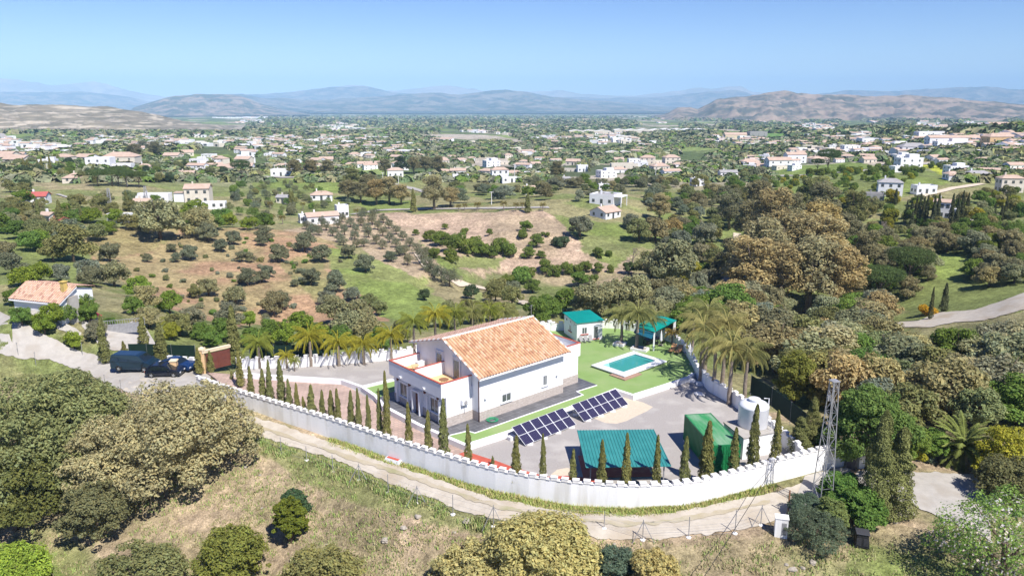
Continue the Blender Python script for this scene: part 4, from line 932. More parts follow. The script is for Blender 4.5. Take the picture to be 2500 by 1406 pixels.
rh=U(369.6,923,ZR); fh=rh+Vector((2.64*math.cos(.03),2.64*math.sin(.03),0)); dh=(fh-rh).normalized(); nh=Vector((-dh.y,dh.x,0)); hc=(rh+fh)/2+nh*.88
car('hatchback',(hc.x,hc.y,ZR),.03,4.15,1.78,1.55,hs,[[(-1.6,.98),(-.25,.96),(-.2,1.42),(-1.2,1.44)],[(-.15,.96),(1.0,.95),(.4,1.36),(-.1,1.42)]],((1.02,1.04),(.38,1.45)),((-1.93,1.02),(-1.56,1.41)),M['blackcar'],'black hatchback with bright alloy wheels parked nearest the track',.34,(-1.32,1.32))
ss=[(-2.25,.3),(-2.3,.6),(-2.2,.92),(-1.6,1.0),(-1.1,1.36),(-.6,1.44),(.2,1.42),(1.0,.98),(1.9,.86),(2.25,.66),(2.28,.4),(2.2,.24),(1.8,.24),(1.72,.52),(1.4,.66),(1.08,.52),(1.0,.24),(-1.0,.24),(-1.08,.52),(-1.4,.66),(-1.72,.52),(-1.8,.24)]
bc=U(430,905,ZR)+Vector((-.1,.7,0))
car('saloon_car',(bc.x,bc.y,ZR),-.22,4.5,1.8,1.44,ss,[[(-1.3,.98),(-.3,.96),(-.25,1.34),(-.95,1.32)],[(-.2,.96),(.9,.95),(.25,1.33),(-.15,1.34)]],((.98,1.0),(.24,1.38)),((-1.58,1.02),(-1.12,1.35)),M['bluecar'],'bright blue saloon car half hidden behind the short ochre pillar',.33,(-1.4,1.4))
# ---------------- pavilion in the pool garden ----------------
c4=[U(1553,797,2.6),U(1597,812,2.6),U(1652,783,2.6),U(1602,769,2.9)]
pv=empty('pavilion',(c4[1].x,c4[1].y,0),0,'open turquoise roofed pavilion among the palms behind the pool','pavilion'); O=c4[1]
q=[(p.x-O.x,p.y-O.y,p.z) for p in c4]
m=MB(); b=[q[1],q[2],q[3],q[0]]; m.hexa(b,[(p[0],p[1],p[2]+.1) for p in b]); ro=m.obj('roof',M['teal'],pv)
qc=Vector((sum(p[0] for p in q)/4,sum(p[1] for p in q)/4,0))
for i,p in enumerate(q):
    v=Vector((p[0],p[1],0)); v=v.lerp(qc,.1); r_=.16 if i==2 else .10; MB().box(v.x-r_,v.y-r_,0,v.x+r_,v.y+r_,p[2]-.01).obj('post',M['tank' if i in(1,2) else 'wood'],pv)
m=MB(); a_,b_=Vector(q[0]),Vector(q[1]); a_.z=b_.z=2.45; dn_=Vector((-.5,-1.2,-.35)); m.hexa([b_+dn_,a_+dn_,a_,b_][::-1],[v+Vector((0,0,.04)) for v in (b_+dn_,a_+dn_,a_,b_)][::-1]); m.obj('awning',pm('blue_awning',(.01,.10,.16),None,1,.6),pv)
p=(c4[0]+c4[1]+c4[2]+c4[3])/4
tb_=empty('garden_table',(p.x-.4,p.y-.6,.004),.4,'dark covered dining table under the turquoise pavilion','table'); MB().box(-1.2,-.6,.7,1.2,.6,.78).obj('tabletop',M['black'],tb_)
for sx in(-1.1,1.1):
    for sy in (-.5,.5): MB().box(sx-.05,sy-.05,0,sx+.05,sy+.05,.7).obj('leg',M['black'],tb_)
for i,(dx,dy,rr) in enumerate(((-1.0,-1.5,0),(0.1,-1.4,.1),(1.0,-1.0,.5))): chair('garden_chair',(p.x-.4+dx,p.y-.6+dy,.004),rr+math.pi,'dark chair at the near side of the table under the pavilion, '+('left','middle','right')[i]+' of three','black',group='chairs under the pavilion')
for i,(px,py,dx) in enumerate(((1613,843,0),(1683,874,0),(1689,890,0))):
    p=U(px,py,.004); e=empty('parasol',p,0,('closed white parasol standing in front of the pavilion','closed white parasol by the crenellated wall behind the loungers, upper one','closed white parasol by the crenellated wall behind the loungers, lower one')[i],'parasol')
    MB().tube([(0,0,0),(0,0,2.2)],.03,8).obj('pole',M['wood'],e); MB().lathe([(.16,.6),(.2,.75),(.14,1.5),(.05,2.1),(.02,2.25)],10).obj('canopy',M['tank'],e)
    MB().box(-.3,-.3,0,.3,.3,.08).obj('base',M['concrete'],e)
def lounger(px,py,rz,label,mat,grp='loungers on the lawn'):
    p=U(px,py,.004); e=empty('sun_lounger',p,rz,label,'lounger',grp)
    MB().box(-.95,-.32,.30,.35,.32,.38).obj('mattress',mat,e,bevel=.02); b=MB().hexa([(.35,-.32,.30),(.95,-.32,.78),(.95,.32,.78),(.35,.32,.30)],[(.32,-.32,.38),(.90,-.32,.85),(.90,.32,.85),(.32,.32,.38)]); b.obj('backrest',mat,e)
    for sx in (-.8,.25):
        for sy in (-.3,.3): MB().tube([(sx,sy,0),(sx,sy,.3)],.025,6).obj('leg',M['metal'],e)
    MB().tube([(.9,-.3,0),(.8,-.3,.68)],.02,5).tube([(.9,.3,0),(.8,.3,.68)],.02,5).obj('support',M['metal'],e)
org=pm('orange_fabric',(.62,.33,.15),None,1,.8); gry=pm('grey_fabric',(.36,.33,.30),None,1,.8)
lounger(1641,858,1.05,'orange sun lounger on the lawn, farthest left of the three',org); lounger(1656.5,861,1.05,'orange sun lounger in the middle of the three on the lawn',org); lounger(1680,864,1.1,'grey sun lounger on the lawn to the right of the orange ones',gry)
# tree planters
for px,py,w_,l in ((1513,842,1.5,'rectangular white planter kerb round the left of the two tall palms behind the pool'),(1562,854,2.2,'long white planter kerb round the right of the two tall palms beside the pool corner')):
    p=U(px,py,0); o=ringm(w_/2,.7,w_/2-.2,.5,.0,.3).box(-w_/2+.2,-.5,.0,w_/2-.2,.5,.2,1).obj('tree_planter',[M['cap'],M['rock']]); o.location=(p.x,p.y,.004); o.rotation_euler=(0,0,-.5); tag(o,l,'planter')
# rocks, sacks near the yard corner
def rock(px,py,s,label,z=None,mat='rock',seed=0,flat=.6,grp=None,P=None):
    r_=random.Random(seed); me=bpy.data.meshes.new('rock'); import bmesh; bm=bmesh.new(); bmesh.ops.create_icosphere(bm,subdivisions=2,radius=1)
    sx=(r_.uniform(.8,1.3),r_.uniform(.7,1.1),flat)
    for v in bm.verts:
        k=1+.22*math.sin(v.co.x*3+seed)*math.cos(v.co.y*4+seed*2)+.12*math.sin(v.co.z*7+seed); v.co=Vector((v.co.x*sx[0]*k,v.co.y*sx[1]*k,v.co.z*sx[2]*k))
    bm.to_mesh(me); bm.free(); me.materials.append(M[mat])
    if P is None: P=U(px,py,z if z is not None else ZY) if z is not None else Vector(Gpx(px,py)[0])
    o=link('rock',me,None,(P.x,P.y,P.z+s*flat*.4),r_.uniform(0,6),s); tag(o,label,'rock',grp); return o
rock(1689,932,.6,'pale heap of stones under a cover at the corner of the lawn kerb',ZY,'cap',3,.45); rock(1707,938,.5,'pale boulder right of the kerb corner in palm shade',ZY,'cap',5,.5)
rock(1707,962,.55,'flat pale stone lying in the palm shadow on the gravel',ZY,'cap',8,.25); rock(1767,964,.5,'square pale stone against the right wall between two palm trunks',ZY,'cap',11,.8)
# ---------------- roads ----------------
def strip(name,up,lo,mat,n=60,z=.06,label=None,m_=5,zmax=None):
    def rs(p,n):
        p=np.array(p,float); d=np.r_[0,np.cumsum(np.hypot(*np.diff(p,axis=0).T))]; t=np.linspace(0,d[-1],n); return np.stack([np.interp(t,d,p[:,0]),np.interp(t,d,p[:,1])],1)
    a=Gpx(*rs(up,n).T); b=Gpx(*rs(lo,n).T); V=[]
    for k in range(m_+1):
        t=k/m_; q=a*(1-t)+b*t; e=fbm(q[:,0]*1.3+k,q[:,1]*1.3,3)*.8*(1 if k in(0,m_) else 0); d=(b-a); d=d/np.maximum(np.hypot(d[:,0],d[:,1]),.1)[:,None]; q=q+d*e[:,None]; q[:,2]=HF(q[:,0],q[:,1])+z; V.append(q)
    V=np.concatenate(V); ii=np.arange((m_+1)*n).reshape(m_+1,n); Fq=np.stack([ii[:-1,:-1],ii[1:,:-1],ii[1:,1:],ii[:-1,1:]],-1).reshape(-1,4)
    me=mesh_np(name,V,Fq,[mat],smooth=True)
    o=link(name,me); me.update()
    if me.polygons[0].normal.z<0: me.flip_normals()
    return tag(o,kind='structure')
strip('dirt_track',[(330,915),(470,925),(560,985),(600,1012),(682,1036),(803,1080),(937,1128),(1076,1175),(1200,1216),(1404,1253),(1542,1259),(1648,1251),(1760,1229),(1894,1200),(1960,1178),(2050,1148)],
  [(300,955),(450,985),(540,1040),(595,1054),(700,1086),(812,1122),(900,1158),(1000,1200),(1100,1238),(1200,1268),(1330,1300),(1450,1315),(1600,1318),(1750,1303),(1850,1287),(1950,1250),(2030,1215)],M['track'],260,.07,m_=14)
strip('track_centre',[(600,1031),(682,1056),(803,1098),(937,1140),(1076,1187),(1200,1228),(1300,1253),(1404,1268),(1542,1277),(1648,1268),(1760,1248),(1880,1222)],[(600,1037),(682,1063),(803,1106),(937,1150),(1076,1197),(1200,1238),(1300,1262),(1404,1277),(1542,1286),(1648,1277),(1760,1256),(1880,1229)],pm('worn_track_centre',(.36,.31,.21),(.44,.39,.31),.5,.95,.3,detail=7,c3=(.28,.27,.14),s3=.3),200,.11,m_=3)
strip('forecourt',[(-60,735),(20,770),(90,810),(170,850),(250,872),(330,880),(420,884),(500,905),(520,912)],[(-60,850),(30,872),(120,878),(200,905),(255,935),(320,962),(380,965),(440,965),(500,960)],M['concrete'],140,.08,m_=10)
strip('driveway',[(2095,1150),(2210,1153),(2300,1155),(2400,1160)],[(2080,1175),(2180,1215),(2310,1270),(2420,1320)],M['concrete'],80,.08,m_=10)
strip('gate_apron',[(1965,1162),(2050,1143),(2078,1146)],[(1930,1250),(2020,1235),(2060,1180)],M['concrete'],40,.10,m_=5)
strip('lane',[(2160,788),(2240,785),(2290,765),(2380,757),(2440,738),(2520,708)],[(2180,800),(2270,800),(2330,788),(2400,784),(2460,768),(2530,748)],M['track'],60,.15,m_=4)
strip('driveway',[(210,745),(250,790),(300,800),(330,780),(345,783)],[(200,800),(240,840),(280,858),(340,850),(385,850)],M['concrete'],60,.10,m_=6)
strip('lane',[(60,750),(130,783),(200,812)],[(55,757),(125,796),(195,830)],M['concrete'],30,.12,m_=3)
def lane(px,wd,mat='concrete',n=70,z=.3):
    q=np.array(px,float); d=np.r_[0,np.cumsum(np.hypot(*np.diff(q,axis=0).T))]; t=np.linspace(0,d[-1],n); c=Gpx(np.interp(t,d,q[:,0]),np.interp(t,d,q[:,1]))
    tg=np.gradient(c[:,:2],axis=0); tg/=np.maximum(np.hypot(tg[:,0],tg[:,1]),1e-6)[:,None]; nn=np.stack([-tg[:,1],tg[:,0]],1); V=[]
    for s in (-1,0,1):
        p=c[:,:2]+nn*wd/2*s; V.append(np.column_stack([p,HF(p[:,0],p[:,1])+z]))
    V=np.concatenate(V); ii=np.arange(3*n).reshape(3,n); Fq=np.stack([ii[:-1,:-1],ii[:-1,1:],ii[1:,1:],ii[1:,:-1]],-1).reshape(-1,4)
    me=mesh_np('lane',V,Fq,[M[mat]]); o=link('lane',me)
    if me.polygons[0].normal.z<0: me.flip_normals()
    return tag(o,kind='structure')
lane([(625,432),(700,434),(800,436),(900,440),(960,450),(1040,470)],5); lane([(1290,745),(1240,728),(1190,708),(1110,690),(1040,650),(1020,620)],2.2,'sand')
lane([(860,525),(920,515),(1010,512),(1340,508)],3.5); lane([(1885,440),(1890,430),(1950,430),(2100,418),(2250,402),(2330,396)],5)
lane([(580,430),(410,418),(340,395)],3,'sand'); lane([(1000,200+205),(1250,408),(1340,410)],4); lane([(1750,378),(1900,372),(2080,380)],5)
lane([(1710,335),(1740,330),(1760,322)],9); lane([(1800,570),(1795,640),(1760,690)],2.5,'sand'); lane([(2250,480),(2330,460),(2400,450)],3,'sand'); lane([(140,475),(210,498)],1.5)
lane([(0,325),(20,345)],10); lane([(430,720),(380,680)],1.2,'sand') if False else None
# ---------------- vegetation builders ----------------
def sph(n,r): 
    v=r.randn(n,3); return v/np.linalg.norm(v,axis=1)[:,None]
def quads(P,N,size,r,asp=.6,align=None):
    """leaf clusters: one bent quad (two triangles) each at P facing N"""
    n=len(P); N=N/np.maximum(np.linalg.norm(N,axis=1),1e-6)[:,None]
    a=r.randn(n,3) if align is None else align+r.randn(n,3)*.25
    T=a-N*(a*N).sum(1)[:,None]; T/=np.maximum(np.linalg.norm(T,axis=1),1e-6)[:,None]; Bt=np.cross(N,T)
    s=size*(0.6+.8*r.rand(n)); T=T*s[:,None]; Bt=Bt*(s*asp*(.7+.6*r.rand(n)))[:,None]
    bend=N*(s*.25)[:,None]
    V=np.stack([P-T,P-Bt+bend,P+T,P+Bt+bend],1).reshape(-1,3); Fq=np.arange(4*n).reshape(n,4); return V,Fq
def crown_mesh(name,seed,lobes,n,size,var=.35,asp=.6,mat='leaf',up=.75,yb=(1,1,1),clump=0.5,trunk=None):
    """lobes: list of (x,y,z,rx,ry,rz)"""
    r=np.random.RandomState(seed); Lb=np.array(lobes,float); ar=(Lb[:,3]*Lb[:,4]+Lb[:,3]*Lb[:,5]+Lb[:,4]*Lb[:,5]); ar/=ar.sum()
    li=r.choice(len(Lb),n*2,p=ar); d=sph(n*2,r); rad=.66+.42*r.rand(n*2)**.7+.14*np.sin(d[:,0]*9+li)*np.cos(d[:,1]*8+li*2)
    P=Lb[li,:3]+d*Lb[li,3:]*rad[:,None]
    # drop leaves buried in neighbouring lobes
    keep=np.ones(len(P),bool)
    for k,lb in enumerate(Lb):
        q=(((P-lb[:3])/lb[3:])**2).sum(1)<.45; keep&=~(q&(li!=k))
    P=P[keep][:n]; d=d[keep][:n]; li=li[keep][:n]
    N=d+np.array([0,0,up])+r.randn(len(P),3)*.45
    V,Fq=quads(P,N,size,r,asp)
    lv=.75+.5*r.rand(len(Lb)); t=(1-var)+2*var*r.rand(len(P)); t=t*(1-clump+clump*lv[li]); hue=(r.rand(len(P))-.5)*.16
    cols=np.stack([t*(1+hue),t,t*(1-hue)],1)
    me=mesh_np(name,V,Fq,[M[mat]],cols=cols); return me
def rlobes(seed,R_,H_,n,rl,zb,flat=1.0,spread=1.0):
    r=np.random.RandomState(seed); out=[(0,0,zb+H_*.48,R_*.58,R_*.58,H_*.38)]
    for i in range(n):
        a=2.399*i+r.rand()*.7; e=r.rand(); rr=R_*(1-rl*.75)*math.sqrt(1-(e*.92)**2)*(.72+.46*r.rand())*spread; z=zb+H_*(.2+.64*e+.08*(r.rand()-.5))
        q=R_*rl*(.5+.8*r.rand()); out.append((rr*math.cos(a),rr*math.sin(a),z,q,q,q*.8*flat))
    return out
def trunk_mesh(name,h,r0,nb,spread,seed,mat='bark',top=.55,seg=6):
    r_=random.Random(seed); m=MB(); m.tube([(0,0,-.4),(r_.uniform(-.1,.1)*h*.2,0,h*.3),(r_.uniform(-.1,.1)*h*.4,r_.uniform(-.1,.1)*h*.4,h*.6)],[r0*1.2,r0*.85,r0*.6],seg)
    for k in range(nb):
        a=2*math.pi*k/nb+r_.random(); z0=h*r_.uniform(.25,.6); s=spread*r_.uniform(.5,.9)
        m.tube([(0,0,z0),(s*.45*math.cos(a),s*.45*math.sin(a),z0+h*.18),(s*math.cos(a),s*math.sin(a),z0+h*.42)],[r0*.5,r0*.34,r0*.12],5,cap=False)
    return m.mesh(name,M[mat],True)
# prototypes: unit-ish trees; (crown mesh, trunk mesh, height, radius)
T={}
def proto(k,*a): T[k]=a
for i in range(3):
    proto('oak%d'%i,crown_mesh('oak_crown',100+i,rlobes(i+1,2.5,4.0,30,.28,.5,.9),4600,.15),trunk_mesh('oak_trunk',4,.20,6,2.0,i),4.6,2.6)
for i in range(3):
    proto('olive%d'%i,crown_mesh('olive_crown',200+i,rlobes(i+11,1.75,2.7,16,.32,.55),2600,.10,asp=.4),trunk_mesh('olive_trunk',3,.16,5,1.2,i+5),3.3,1.8)
for i in range(2):
    proto('bush%d'%i,crown_mesh('bush_crown',300+i,rlobes(i+21,1.5,2.0,14,.34,-.1),2000,.12),trunk_mesh('bush_stem',1.6,.08,5,.9,i+9),2.0,1.55)
for i in range(2):
    proto('euca%d'%i,crown_mesh('eucalyptus_crown',400+i,rlobes(i+31,3.7,15.5,46,.27,2.2,1.5),8500,.26,asp=.4,up=.2),trunk_mesh('eucalyptus_trunk',16,.38,6,3.2,i+15,'palmbark'),19,4.4)
L=[(3.6*math.cos(a)*q,3.6*math.sin(a)*q,6.2+.6*(1-q),1.5,1.5,1.1) for q,nn in ((.25,3),(.62,7),(.95,12)) for a in np.linspace(0,6.283,nn,endpoint=False)]
proto('pine0',crown_mesh('pine_crown',500,L,8000,.17,asp=.35,up=.6),trunk_mesh('pine_trunk',7.5,.25,8,3.6,21),7.8,4.9)
L=[(0,0,z,rr,rr,.9) for z,rr in ((1.2,.62),(2.0,.66),(3.0,.62),(4.2,.55),(5.4,.45),(6.5,.34),(7.4,.22),(8.1,.12))]
def cyp(seed,n,size):
    r=np.random.RandomState(seed); t=r.rand(n)**.85; z=.12+t*7.9; prof=.50*np.minimum(1,(t*7.9+.25)/1.0)**.5*(1-t)**.62*1.25+.03
    lump=1+.22*np.sin(z*5+seed)*np.sin(z*2.3); a=r.rand(n)*6.283; lump=lump*(1+.18*np.sin(a*3+z*1.7+seed)); rad=prof*lump*(.7+.35*r.rand(n))
    P=np.stack([rad*np.cos(a)+.05*np.sin(z),rad*np.sin(a),z],1); N=np.stack([np.cos(a),np.sin(a),.15+0*a],1)+r.randn(n,3)*.3
    V,Fq=quads(P,N,size,r,.45,align=np.array([0,0,1.0])); tt=.65+.7*r.rand(n); return mesh_np('cypress_crown',V,Fq,[M['needle']],cols=np.stack([tt*1.05,tt,tt*.9],1))
for i in range(3): proto('cyp%d'%i,cyp(600+i,4200,.11),MB().tube([(0,0,-.3),(0,0,5)],[.09,.03],6).mesh('cypress_trunk',M['bark']),8.1,.62)
proto('cypB',cyp(640,17000,.05),MB().tube([(0,0,-.3),(0,0,5)],[.09,.03],6).mesh('cypress_trunk',M['bark']),8.1,.62)
def bare(seed):
    r_=random.Random(seed); m=MB()
    def br(p,d,l,r,k):
        q=p+d*l; m.tube([p,q],[r,r*.6],4,cap=False)
        if k<=0: return
        for i in range(3 if k>1 else 4):
            dd=(d+Vector((r_.uniform(-1,1),r_.uniform(-1,1),r_.uniform(-.3,.8)))*.75).normalized(); br(p+d*l*r_.uniform(.55,1),dd,l*.68,r*.5,k-1)
    br(Vector((0,0,-.3)),Vector((0,0,1)),1.6,.16,5); return m.mesh('bare_branches',pm('bare_twigs',(.33,.27,.23),(.25,.2,.17),3))
T['bare']=bare(3)
# feather palm
def frondV(r,L,droop,elev,az,nl,ll,lw,hang=.8):
    """returns quads of one arching frond"""
    t=np.linspace(0,1,nl); el=elev-droop*t**1.3; dx=np.cos(el)*L/nl; dz=np.sin(el)*L/nl; x=np.cumsum(dx); z=np.cumsum(dz)
    V=[];C_=[]
    for s in (-1,1):
        l=ll*np.sin(np.pi*np.clip(t*.9+.08,0,1))**.6*(.8+.4*r.rand(nl)); ax_=.55+.3*r.rand(nl)
        tipx=x+l*.45*np.cos(el); tipy=s*l*(1-hang*.75)*ax_*1.3; tipz=z+l*.35*np.sin(el)-l*hang*(.6+.4*r.rand(nl))
        b0=np.stack([x-lw/2,0*x,z],1); b1=np.stack([x+lw/2,0*x,z],1); tp=np.stack([tipx,tipy,tipz],1); tp2=tp+np.array([lw*.4,0,0])
        V.append(np.stack([b0,b1,tp2,tp],1).reshape(-1,3)); C_.append(.75+.5*r.rand(nl))
    V.append(np.stack([np.stack([x-L/nl*.6,0*x-.03,z],1),np.stack([x+L/nl*.6,0*x-.03,z+dz*.5],1),np.stack([x+L/nl*.6,0*x+.03,z+dz*.5],1),np.stack([x-L/nl*.6,0*x+.03,z],1)],1).reshape(-1,3)); C_.append(np.full(nl,1.2))
    V=np.concatenate(V); ca,sa=math.cos(az),math.sin(az); V=np.stack([V[:,0]*ca-V[:,1]*sa,V[:,0]*sa+V[:,1]*ca,V[:,2]],1); return V,np.concatenate(C_)
def palm_crown(seed,nf,L,ll,lw,nl,e0,e1,d0,d1,hang=.8):
    r=np.random.RandomState(seed); Vs=[];Cs=[]
    for i in range(nf):
        q=i/(nf-1); V,c=frondV(r,L*(.85+.3*r.rand()),d0+(d1-d0)*(q)+r.rand()*.3,e0+(e1-e0)*q,i*2.399+r.rand()*.4,nl,ll,lw,hang); k=.85+.3*r.rand(); Vs.append(V); Cs.append(c*k)
    V=np.concatenate(Vs); c=np.concatenate(Cs); return mesh_np('palm_crown',V,np.arange(len(V)).reshape(-1,4),[M['frond']],cols=np.stack([c*1.03,c,c*.9],1))
for i in range(3): T['palm%d'%i]=palm_crown(700+i,27,2.35,.62,.04,34,1.35,-.25,1.35,1.6,1.0)
T['canary']=palm_crown(720,64,3.3,.46,.075,60,1.4,-.2,.9,1.0,.3)
def ptrunk(seed):
    m=MB(); pts=[(0.02*math.sin(k),.02*math.cos(k*2),-.3+k*1.3/12) for k in range(13)]; m.tube(pts,[.20-.006*k+(.012 if k%2 else 0) for k in range(13)],10); return m.mesh('palm_trunk',M['palmbark'],True)
T['ptrunk']=ptrunk(1)
TCf=1.0
TC={'holm': (0.265, 0.275, 0.11), 'holmtan': (0.375, 0.36, 0.18), 'green': (0.179, 0.273, 0.058), 'lime': (0.261, 0.35, 0.053), 'olive': (0.236, 0.254, 0.153), 'grey': (0.283, 0.295, 0.195), 'brown': (0.30, 0.285, 0.155), 'orange': (0.46, 0.375, 0.16), 'dark': (0.1, 0.142, 0.066), 'cyp': (0.198, 0.21, 0.079), 'cypdark': (0.096, 0.112, 0.056), 'pine': (0.129, 0.183, 0.06), 'euca': (0.45, 0.385, 0.195), 'yellow': (0.354, 0.342, 0.047), 'tan': (0.448, 0.389, 0.201), 'gold': (0.55, 0.35, 0.03), 'cit': (0.189, 0.248, 0.053), 'bluegreen': (0.169, 0.227, 0.142)}
def plant(kind,P,h,wd,colr,label,cat,group=None,name='tree',trunk=True,rz=None,jit=.12,hr=None):
    """a tree = crown + trunk children under an empty; h height, wd crown width"""
    cm,tm,H0,R0=T[kind]; e=empty(name,P,rng.uniform(0,6.28) if rz is None else rz,label,cat,group)
    sx=wd/2/R0; sz=h/H0; c=link('crown',cm,e,scale=(sx,sx,sz)); j=rng.uniform(1-jit,1+jit); j2=rng.uniform(1-jit*.6,1+jit*.6); k=TC[colr] if isinstance(colr,str) else colr; c.color=(k[0]*j*j2,k[1]*j,k[2]*j/j2,1)
    if trunk: link('trunk',tm,e,scale=(sx,sx,sz))
    return e
def single(kind,P,h,wd,colr,label,cat,group,name,jit=.2):
    """small far plant: one mesh, no parts to see"""
    cm,tm,H0,R0=T[kind]; sx=wd/2/R0; o=link(name,cm,None,P,rng.uniform(0,6.28),(sx,sx*rng.uniform(.85,1.15),h/H0)); j=rng.uniform(1-jit,1+jit); j2=rng.uniform(1-jit*.5,1+jit*.5); k=TC[colr]; o.color=(k[0]*j*j2,k[1]*j,k[2]*j/j2,1)
    return tag(o,label,cat,group)
ORD=['first','second','third','fourth','fifth','sixth','seventh','eighth','ninth','tenth','eleventh','twelfth','thirteenth','fourteenth','fifteenth','sixteenth','seventeenth','eighteenth','nineteenth','twentieth','twenty-first','twenty-second','twenty-third','twenty-fourth','twenty-fifth','twenty-sixth','twenty-seventh','twenty-eighth','twenty-ninth','thirtieth','thirty-first','thirty-second','thirty-third','thirty-fourth']
# cypress row inside the front wall
CY=[(608,893,957,17),(638,899,962,18),(655,877,966,16),(683,877,975,21),(702,924,983,16),(721,934,988,14),(737,967,994,13),(757,938,1001,21),(784,951,1009,16),(806,951,1015,19),(822,947,1022,16),(855,952,1032,18),(873,946,1037,15),(897,962,1044,14),(925,947,1052,15),(943,904,1060,19),(996,980,1078,18),(1044,1000,1090,19),(1082,972,1101,25),(1142,1033,1118,18),(1260,1062,1150,24),(1326,1057,1162,17),(1400,1094,1169,19),(1471,1071,1172,22),(1531,1055,1174,23),(1606,1060,1172,20),(1675,1064,1165,24),(1729,1027,1156,35),(1796,1042,1144,24),(1843,985,1130,28),(1899,1000,1114,24)]
for i,(px,top,bt,w_) in enumerate(CY):
    p=U(px,bt,WT)+Vector((0,.62,0)); p.z=ZY; h=ZT(p,top)-ZY; d=p.y*CP+32*SP
    plant('cyp%d'%(i%3),p,h,w_/F*d*1.12,'cyp','slim cypress behind the curved front wall, %s from its left end'%ORD[i],'cypress','cypresses in a row behind the front wall','cypress_tree')
for (px,top,bt,w_,z,lb) in ((575,745,885,30,ZY,'very tall cypress immediately right of the brown gate, in front of the rear wall'),(588,855,944,17,ZY,'thin cypress right of the brown gate and nearer than the very tall one'),
   (258,768,886,22,-.5,'tall cypress standing just left of the dark blue van'),(354,773,860,24,-.5,'tall cypress rising behind the roof of the dark blue van'),(396,787,882,27,-.5,'broad cypress behind the nose of the dark blue van'),(487,848,912,17,ZY,'small cypress immediately left of the taller ochre pillar'),(516,856,908,15,ZY,'small cypress standing before the brown gate panel'),(304,832,866,12,-.5,'very short cypress behind the dark blue van roof'),(566,903,925,7,ZY,'tiny cypress sapling inside the gate beside the kerb end'),
   (1203,1112,1134,8,ZY,'tiny reddish cypress sapling on the red paint behind the front wall')):
    p=U(px,bt,z); plant('cyp1',p,ZT(p,top)-z,w_/F*(p.y*CP+32*SP)*1.15,'cyp',lb,'cypress',None,'cypress_tree')
for (px,top,bt,w_,z,lb) in ((1950,1015,1108,48,ZY,'bushy cypress inside the right corner of the compound, lowest of the group'),(1978,968,1098,44,ZY,'tall thick cypress behind the lattice pylon inside the right corner'),(2002,1015,1090,26,ZY,'narrow cypress just left of the pylon top and inside the wall corner'),(2132,1000,1262,70,-1.7,'tall dense cypress on the left of the close pair beside the right gate'),(2178,1040,1262,78,-1.8,'tall dense cypress on the right of the close pair beside the pale driveway')):
    p=U(px,bt,z); plant('cypB',p,ZT(p,top)-z,w_/F*(p.y*CP+32*SP)*1.15,'cyp',lb,'cypress',None,'cypress_tree')
# palms
def palm(px,bt,cy,s,colr,label,z=0,kind=None,lean=0):
    s*=.88; p=U(px,bt,z); h=max(.6,ZT(p,cy)-z); e=empty('palm_tree',p,rng.uniform(0,6.28),label,'palm','queen palms round the villa')
    link('trunk',T['ptrunk'],e,scale=(s,s,(h+.3)/1.3)); c=link('crown',T[kind or 'palm%d'%rng.randrange(3)],e,(0,0,h),scale=s); k=TC[colr] if isinstance(colr,str) else colr; j=rng.uniform(.9,1.1); c.color=(k[0]*j,k[1]*j,k[2]*j,1); return e
PG=(.26,.30,.06); PY_=(.38,.36,.05); PO=(.29,.30,.12); PT=(.36,.335,.14)
for a in ((635,899,838,1.15,PG,'green palm at the left end of the rear wall, right of the very tall cypress'),(701,899,868,.7,PY_,'small low palm against the rear wall beside the left green palm'),(720,906,880,.45,PG,'tiny young palm standing out on the gravel terrace'),
  (760,894,822,1.3,PY_,'yellow palm at the rear wall, second large one from the gate'),(828,893,836,1.25,PY_,'yellow palm at the rear wall, third large one from the gate'),(889,890,840,1.15,PY_,'yellow-green palm at the rear wall, fourth large one from the gate'),(956,878,818,1.2,PY_,'bright yellow palm nearest the left roof corner of the villa'),
  (1012,872,785,1.15,PG,'green palm rising behind the left end of the villa roof'),(1064,860,768,1.2,PY_,'yellow palm rising behind the villa roof ridge, left of centre'),(1112,853,765,1.1,PG,'green palm behind the villa ridge, second right of the yellow one'),(1155,848,763,1.1,PO,'olive coloured palm behind the middle of the villa ridge'),(1195,842,758,1.15,PG,'green palm behind the villa ridge towards its right end'),(1232,838,762,1.0,PO,'palm closest to the right end of the villa ridge'),
  (1517,838,768,1.35,PO,'tall palm in the left white planter behind the pool'),(1554,851,765,1.5,PO,'tall thick palm in the right white planter beside the pool corner'),(1590,832,782,1.3,PO,'palm in front of the turquoise pavilion roof'),
  ):
    palm(*a)
for a in ((1709,934,800,1.55,PT,'tall palm at the corner of the lawn kerb, farthest of the yard palms'),(1741,958,838,1.5,PO,'tall palm on the gravel, second of the four along the right wall'),(1779,987,850,1.5,PT,'tall palm on the gravel, third of the four along the right wall'),(1816,985,862,1.45,PO,'palm beside the water tank, last of the four trunks along the right wall')): palm(*a,z=ZY)
for a in ((1690,845,775,1.3,PO,'large shaggy palm behind the loungers at the right wall'),(1722,880,760,1.6,PO,'highest shaggy palm outside the right wall beyond the loungers'),(1765,915,790,1.5,PT,'shaggy palm just beyond the right wall behind the yard palms'),(1640,838,812,.6,(.40,.30,.08),'low orange-brown palm overhanging the orange loungers')): palm(*a,z=0)
p=Gpx(2348,1128)[0]; e=empty('date_palm',p,0,'big spreading date palm with long arching fronds beyond the pale driveway','palm'); link('trunk',T['ptrunk'],e,scale=(2.6,2.6,1.5)); c=link('crown',T['canary'],e,(0,0,1.4),scale=1.1); c.color=(.24,.29,.09,1)
